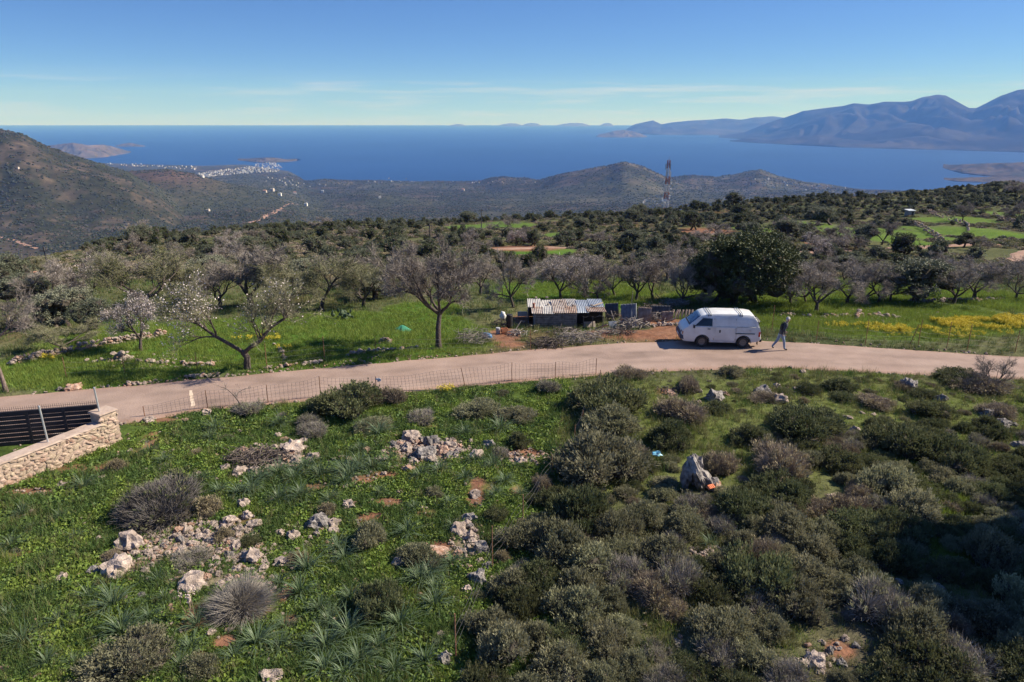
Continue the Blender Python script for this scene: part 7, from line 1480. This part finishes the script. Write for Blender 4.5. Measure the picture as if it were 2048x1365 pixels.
# ------------------------------------------------------------------ dry stone walls: every stone a part
def stone_row(name, uv, width, height, n, label, size=(.16, .34), seed=0):
    r = np.random.default_rng(seed); P = grounds(uv)[:, :2]; s = np.r_[0, np.cumsum(np.hypot(*np.diff(P, axis=0).T))]; o = Vector((P[0, 0], P[0, 1], h1(*P[0]))); e = empty(name, o); tag(e, label, "wall", "dry stone walls")
    for k in range(min(300, int(n * 1.7))):
        q = r.uniform(0, s[-1]); x, y = np.interp(q, s, P[:, 0]), np.interp(q, s, P[:, 1]); f = r.uniform(0, 1) ** 1.4; off = r.normal(0, width * .3) * (1 - f * .7); x += off * .4; y += off; w = r.uniform(size[0] * .75, size[1] * .95)
        obj("stone", STONES[r.integers(0, 8)], e, (x - o.x, y - o.y, h1(x, y) - o.z + f * height + w * .04), (r.normal(0, .25), r.normal(0, .25), r.uniform(0, 6.28)), (w * .52 * r.uniform(.7, 1.2), w * .45, w * .36 * r.uniform(.7, 1.2)))
    return e
stone_row("dry_stone_wall", [(20, 730), (80, 718), (150, 704), (210, 692), (270, 682), (330, 672)], .5, .35, 170, "tumbled dry stone wall curving along the back of the left field", (.16, .36), 1)
stone_row("dry_stone_wall", [(175, 726), (215, 724), (250, 722), (300, 726), (350, 729), (435, 733)], .35, .16, 64, "broken line of pale stones across the left field", (.14, .32), 2)
stone_row("stone_heap", [(225, 722), (245, 721), (262, 720)], .45, .42, 22, "square block of old masonry in the left field", (.25, .45), 3)
stone_row("stone_line", [(370, 757), (400, 754), (440, 750)], .25, .10, 26, "low line of stones on the verge left of the forked almond", (.12, .28), 4)
stone_row("stone_line", [(256, 770), (285, 768), (312, 764)], .25, .10, 20, "short line of stones on the verge before the left field", (.12, .28), 5)
stone_row("stone_line", [(695, 712), (740, 705), (790, 702), (836, 697)], .35, .15, 46, "line of stones on the verge left of the tall bare tree", (.14, .34), 6)
stone_row("stone_heap", [(758, 686), (770, 684), (780, 686)], .35, .25, 12, "small stone heap in the green field near the tall bare tree", (.16, .34), 7)
stone_row("stone_line", [(545, 690), (562, 702), (570, 718), (568, 724)], .25, .10, 18, "short column of stones right of the forked almond", (.14, .3), 8)
stone_row("stone_line", [(525, 738), (560, 735), (590, 731), (640, 727)], .22, .1, 22, "stones along the verge right of the forked almond", (.14, .34), 9)
stone_row("stone_line", [(1560, 632), (1620, 634), (1680, 634), (1740, 632), (1800, 636)], .8, .16, 60, "scattered grey stones across the meadow behind the walking person", (.16, .4), 10)
stone_row("stone_line", [(1840, 606), (1880, 604), (1920, 602), (1960, 604), (2010, 600)], .7, .16, 46, "grey stones under the bare trees at right", (.18, .44), 11)
stone_row("stone_heap", [(1712, 640), (1716, 634), (1720, 628)], .3, .35, 14, "grey stone cairn in the meadow behind the strand fence", (.2, .42), 12)
stone_row("stone_line", [(1290, 655), (1320, 652), (1360, 650), (1385, 652)], .5, .15, 46, "rubble stones along the bank left of the van", (.14, .32), 13)
stone_row("dry_stone_wall", [(1808, 444), (1830, 452), (1850, 462), (1870, 474), (1886, 488)], .5, .7, 170, "dark field wall running down beside the bright meadow", (.25, .45), 14)
stone_row("dry_stone_wall", [(1846, 424), (1875, 434), (1910, 444), (1935, 455), (1936, 468)], .5, .7, 150, "curved field wall below the small far hut", (.25, .45), 15)
stone_row("dry_stone_wall", [(1985, 432), (2010, 442), (2040, 452), (2070, 460)], .5, .7, 90, "field wall high on the slope at the right edge", (.25, .45), 16)
stone_row("stone_heap", [(1350, 470), (1390, 470), (1420, 472), (1440, 466)], 1.6, .2, 46, "pale loose stones round the ploughed red plot", (.2, .5), 17)
for (u, v, w, lab) in ((1380, 694, 0, ""), (148, 779, 34, "reddish boulder on the verge of the left field"), (120, 780, 14, "small pale stone left of the reddish verge boulder"), (1817, 775, 40, "smooth dark rounded boulder in the grass below the road")):
    if not w: continue
    p = ground(u, v); W = w * depth_of(p) / FPX; tag(obj("boulder", ROCKS["red" if "reddish b" in lab else "grey"][3], None, p + Vector((0, 0, W * .12)), (0, 0, 1), (W * .55, W * .4, W * .38)), lab, "rock")

# ------------------------------------------------------------------ yellow flowers
def flowers():
    r = np.random.default_rng(19); YM = PM("yellow_petals", (.62, .48, .03), .7, 0, (.74, .61, .06), 8); SM_ = GRASS_D
    def head(seed):
        q = np.random.default_rng(seed); n = 16; m = MB(); a = q.uniform(0, 6.28, n); P0 = np.stack([np.cos(a) * .12, np.sin(a) * .12, a * 0], 1); P1 = P0 + np.stack([q.normal(0, .05, n), q.normal(0, .05, n), q.uniform(.3, .5, n)], 1); v, f = strips(q, P0, P1, .012, .05); m.add(v, f, 1)
        C = np.repeat(P1, 5, 0) + q.normal(size=(n * 5, 3)) * .035; v, f = leaves(q, C, rdir(q, n * 5), .055, .05); m.add(v, f, 0); return m.mesh("flower", [YM, SM_])
    var = [head(k) for k in range(3)]; P = []
    for (u, v, w, h, n) in ((1975, 652, 200, 22, 900), (1920, 645, 120, 8, 160), (2040, 642, 110, 18, 420), (1790, 662, 170, 10, 260), (1710, 655, 120, 8, 70), (510, 680, 110, 8, 40), (892, 784, 34, 6, 14), (90, 722, 40, 3, 10), (1345, 612, 36, 6, 14), (1900, 672, 260, 20, 160), (560, 700, 60, 12, 20)):
        a = r.uniform(0, 6.28, n); q = np.sqrt(r.uniform(0, 1, n)); P.append(np.stack([u + np.cos(a) * q * w / 2, v + np.sin(a) * q * h / 2], 1))
    P = grounds(np.concatenate(P)); P = P[fbm(P[:, 0] / 1.1, P[:, 1] / 1.8, 3, 71) + r.normal(0, .09, len(P)) > .475]; n = len(P); s = r.uniform(.32, .7, n); scatter("wild_flowers", P, np.stack([s] * 3, 1), np.stack([P[:, 0] * 0, P[:, 0] * 0, r.uniform(0, 6.28, n)], 1), r.integers(0, 3, n), var, "yellow flowers in drifts across the meadow right of the van", "flowers")
flowers()

# ------------------------------------------------------------------ telecom mast
def mast():
    RED = PM("red_mast_paint", (.30, .12, .11), .6, 0, (.36, .16, .15), 3); WHT = PM("white_mast_paint", (.62, .60, .60), .6); x, y = .2175 * 300, 300.0; z = h1(x, y); e = empty("telecom_mast", (x, y, z)); tag(e, "tall red and white lattice mast with antennas on the ridge", "mast")
    _, _, d = proj(x, y, z); top = z_at(321, y) - z; N = 8
    def w(f): return 2.2 * (1 - f) + 1.0 * f
    for k in range(N):
        f0, f1 = k / N, (k + 1) / N; mat = WHT if k % 2 == 0 else RED; m = MB(); a, b = w(f0) / 2, w(f1) / 2; z0, z1 = f0 * top, f1 * top; cs = [(-1, -1), (1, -1), (1, 1), (-1, 1)]
        for i, (cx, cy) in enumerate(cs):
            dx, dy = cs[(i + 1) % 4]; m.tube(np.array([(cx * a, cy * a, z0), (cx * b, cy * b, z1)]), [.13, .13], 5); m.tube(np.array([(cx * a, cy * a, z0), (dx * b, dy * b, z1)]), [.06, .06], 4); m.tube(np.array([(dx * a, dy * a, z0), (cx * b, cy * b, z1)]), [.06, .06], 4); m.tube(np.array([(cx * b, cy * b, z1), (dx * b, dy * b, z1)]), [.06, .06], 4)
        obj("lattice_section", m.mesh("lattice_section", mat), e)
    for k in range(6): m = MB(); a = k * 1.047; zz = top * (.90 if k % 2 else .78); m.box((1.15 * math.cos(a), 1.15 * math.sin(a), zz), (.32, .32, 2.4)); m.tube(np.array([(.4 * math.cos(a), .4 * math.sin(a), zz), (1.1 * math.cos(a), 1.1 * math.sin(a), zz)]), [.06, .06], 4); obj("panel_antenna", m.mesh("panel_antenna", PM("grey_antenna", (.42, .46, .48), .5)), e)
    for (f, sx) in ((.64, 1.3), (.55, 1.25), (.45, 1.0), (.38, -1.0), (.41, .9)): m = MB(); m.tube(np.array([(sx, -.7, f * top), (sx, -.95, f * top), (sx, -1.05, f * top)]), [.42, .42, .2], 12); m.tube(np.array([(sx * .5, -.5, f * top), (sx, -.7, f * top)]), [.06, .06], 4); obj("dish", m.mesh("dish", PM("white_dish", (.75, .75, .75), .5)), e)
    m = MB(); m.tube(np.array([(0, 0, top), (0, 0, top + 1.6)]), [.06, .03], 5); obj("spike", m.mesh("spike", RED), e)
    p = ground(1299, 424); m = MB(); m.box((0, 0, 1.1), (1.6, 1.6, 2.2)); m.box((0, 0, 2.25), (1.8, 1.8, .12)); hut = obj("equipment_hut", m.mesh("equipment_hut", PM("white_hut_wall", (.66, .65, .62), .8)), None, (p.x, p.y, p.z)); m = MB(); m.box((0, -.81, .95), (.8, .03, 1.8)); obj("door", m.mesh("door", PM("grey_door", (.35, .36, .37), .6)), hut); tag(hut, "small white hut on the ridge left of the mast", "hut")
    p = ground(1818, 433); m = MB(); m.box((0, 0, .8), (1.7, 1.6, 1.6)); e2 = obj("field_hut", m.mesh("field_hut", PM("grey_block_wall", (.30, .29, .27), .9)), None, p, (0, 0, .2), .72); m = MB(); m.box((0, 0, 1.68), (2.2, 2.0, .10), Matrix.Rotation(.1, 3, "X")); obj("roof", m.mesh("roof", PM("pale_sheet_roof", (.55, .57, .58), .5)), e2); m = MB(); m.box((.3, -.81, .65), (.6, .03, 1.3)); obj("door", m.mesh("door", DARK_ if False else BLACKM), e2); tag(e2, "small grey hut with a pale sheet roof above the bright meadow", "hut")
mast()

# ------------------------------------------------------------------ houses of the valley and the coast town
def houses():
    r = np.random.default_rng(57); W1 = PM("white_house_wall", (.58, .55, .51), .8, 0, (.68, .65, .61), .5); W2 = PM("cream_house_wall", (.40, .34, .28), .8, 0, (.48, .42, .36), .5); RT = PM("terracotta_roof", (.38, .17, .10), .85, 0, (.46, .24, .16), .8); SH = PM("window_opening", (.05, .055, .07), .4)
    def house(k, pitched, mat, sx, sy, sz):
        b = MB(); b.box((0, 0, sz / 2 - 1), (sx, sy, sz + 2))
        rf = MB()
        if pitched: rf.add([(-sx * .55, -sy * .55, sz), (sx * .55, -sy * .55, sz), (sx * .55, sy * .55, sz), (-sx * .55, sy * .55, sz), (-sx * .3, 0, sz + 1.8), (sx * .3, 0, sz + 1.8)], [(0, 1, 5, 4), (2, 3, 4, 5)]); rf.add([(sx * .55, -sy * .55, sz), (sx * .55, sy * .55, sz), (sx * .3, 0, sz + 1.8), (-sx * .55, sy * .55, sz), (-sx * .55, -sy * .55, sz), (-sx * .3, 0, sz + 1.8)], [(0, 1, 2), (3, 4, 5)])
        else: rf.box((0, 0, sz + .25), (sx * 1.02, sy * 1.02, .5)); rf.box((sx * .2, sy * .1, sz + 1.5), (sx * .35, sy * .4, 2.4))
        wn_ = MB()
        for q in np.arange(1.8, sz - .8, 3.0):
            for t in np.linspace(-.36, .36, max(2, int(sx / 3.5))): wn_.box((t * sx, -sy / 2 - .02, q), (1.1, .08, 1.4))
        return {"wall": b.mesh("wall", mat), "roof": rf.mesh("roof", RT if pitched else mat), "window": wn_.mesh("window", SH)}
    K = [house(0, 0, W1, 11, 10, 9), house(1, 0, W1, 14, 11, 12), house(2, 0, W2, 13, 12, 9), house(3, 1, W2, 12, 10, 7), house(4, 0, W1, 18, 12, 15), house(5, 1, W1, 11, 9, 6)]
    def put(kind, x, y, z, rz, sc, parts):
        e = bpy.data.objects.new("house", None); COL.objects.link(e); e.location = (x, y, z); e.rotation_euler = (0, 0, rz); e.scale = (sc,) * 3
        for n_, me in K[kind].items():
            if parts or n_ != "window": obj(n_, me, e)
        return e
    # single houses one can pick out
    for (u, v, w, kind, lab) in ((59, 505, 15, 5, "lone white house low in the valley at the left edge"), (190, 491, 13, 3, "left house of the red roofed row on the valley floor"), (206, 489, 15, 3, "middle house of the red roofed row on the valley floor"), (222, 487, 13, 5, "right house of the red roofed row on the valley floor"), (530, 385, 8, 3, "cream villa with terraces on the hill below the town"), (545, 383, 8, 2, "flat roofed villa right of the cream villa"),
            (612, 412, 8, 0, "small white house beside the valley road"), (645, 386, 7, 0, "white house above the valley road"), (36, 338, 5, 2, "small pale house low on the left hill"), (416, 424, 8, 2, "tiny pale house on the slope below the dome hill"), (926, 382, 7, 3, "small red roofed house on the coastal rise"), (560, 392, 8, 0, "white house below the flat roofed villa"), (590, 388, 8, 5, "pale house on the hill right of the villas"), (760, 397, 6, 0, "tiny white house in the central valley")):
        p = ground(u, v); d = depth_of(p); sc = w * d / FPX / 15; tag(put(kind, p.x, p.y, p.z, r.uniform(-.4, .4), sc, True), lab, "house", "houses of the valley")
    zones = [("pale flat roofed building in the dense coastal town", [(395, 349), (420, 343), (470, 338), (520, 331), (545, 329), (568, 340), (545, 345), (500, 347), (450, 351), (405, 356)], 420), ("white building strung along the shore left of the dense town", [(190, 327), (250, 328), (330, 331), (395, 335), (395, 342), (330, 337), (230, 331)], 56), ("white beach building on the far shore of the gulf", [(730, 361), (790, 361), (870, 364), (1080, 365), (1060, 367), (860, 367), (735, 366)], 26),
             ("white house scattered on the rise above the beaches", [(500, 354), (560, 352), (575, 358), (660, 372), (600, 378), (520, 362)], 26), ("white house on the coastal hill right of the mast", [(1480, 362), (1540, 357), (1590, 365), (1700, 375), (1690, 384), (1560, 380), (1480, 372)], 34), ("white house in the village below the mast", [(1280, 398), (1320, 396), (1345, 404), (1330, 412), (1285, 410)], 14)]
    for (lab, poly, n) in zones:
        us = [a for a, b in poly]; vs = [b for a, b in poly]; k = 0; cand = []
        while len(cand) < n:
            u, v = r.uniform(min(us), max(us)), r.uniform(min(vs), max(vs))
            if inside(poly, u, v): cand.append((u, v))
        P = grounds(cand)
        if dense_town := ("dense" in lab and "left" not in lab):
            Q = P[130:].copy(); P = P[:130]; Q[:, 2] = np.maximum(Q[:, 2], SEA_Z + 1.5); nq = len(Q); sq_ = r.uniform(.4, .7, nq); scatter("distant_town", Q, np.stack([sq_] * 3, 1), np.stack([sq_ * 0, sq_ * 0, r.uniform(-.5, .5, nq)], 1), r.integers(0, 5, nq), [K[q]['wall'] for q in (0, 1, 2, 3, 4)], "pale massed buildings filling the far coastal town", "town")
        if "shore left" in lab: P = P[P[:, 1] > 4500]
        for p in P:
            if p[2] < SEA_Z + .5: p[2] = SEA_Z + 1.5
            dense = "dense" in lab; kind = int(r.choice([0, 1, 2, 3, 4, 5], p=[.28, .28, .22, .06, .12, .04])); sc = r.uniform(.4, .72) * (1.0 if dense else .8)
            individual(put(kind, p[0], p[1], p[2], r.uniform(-.5, .5), sc, False), "town", lab, "building", {"dense c": "buildings of the dense coastal town", "shore l": "buildings along the shore left of the town", "far sho": "beach buildings of the far shore", "rise ab": "houses on the rise above the beaches", "coastal": "houses of the coastal hill", "village": "houses of the village below the mast"}[lab.split(" the ")[1][:7]], True)
    # the pale valley road
    track("valley_road", [(495, 448), (515, 441), (535, 432), (550, 424), (570, 414), (595, 408)], 14.0)
    track("valley_road", [(-10, 470), (25, 480), (50, 490), (75, 498)], 7.0)
houses()
finish_labels()
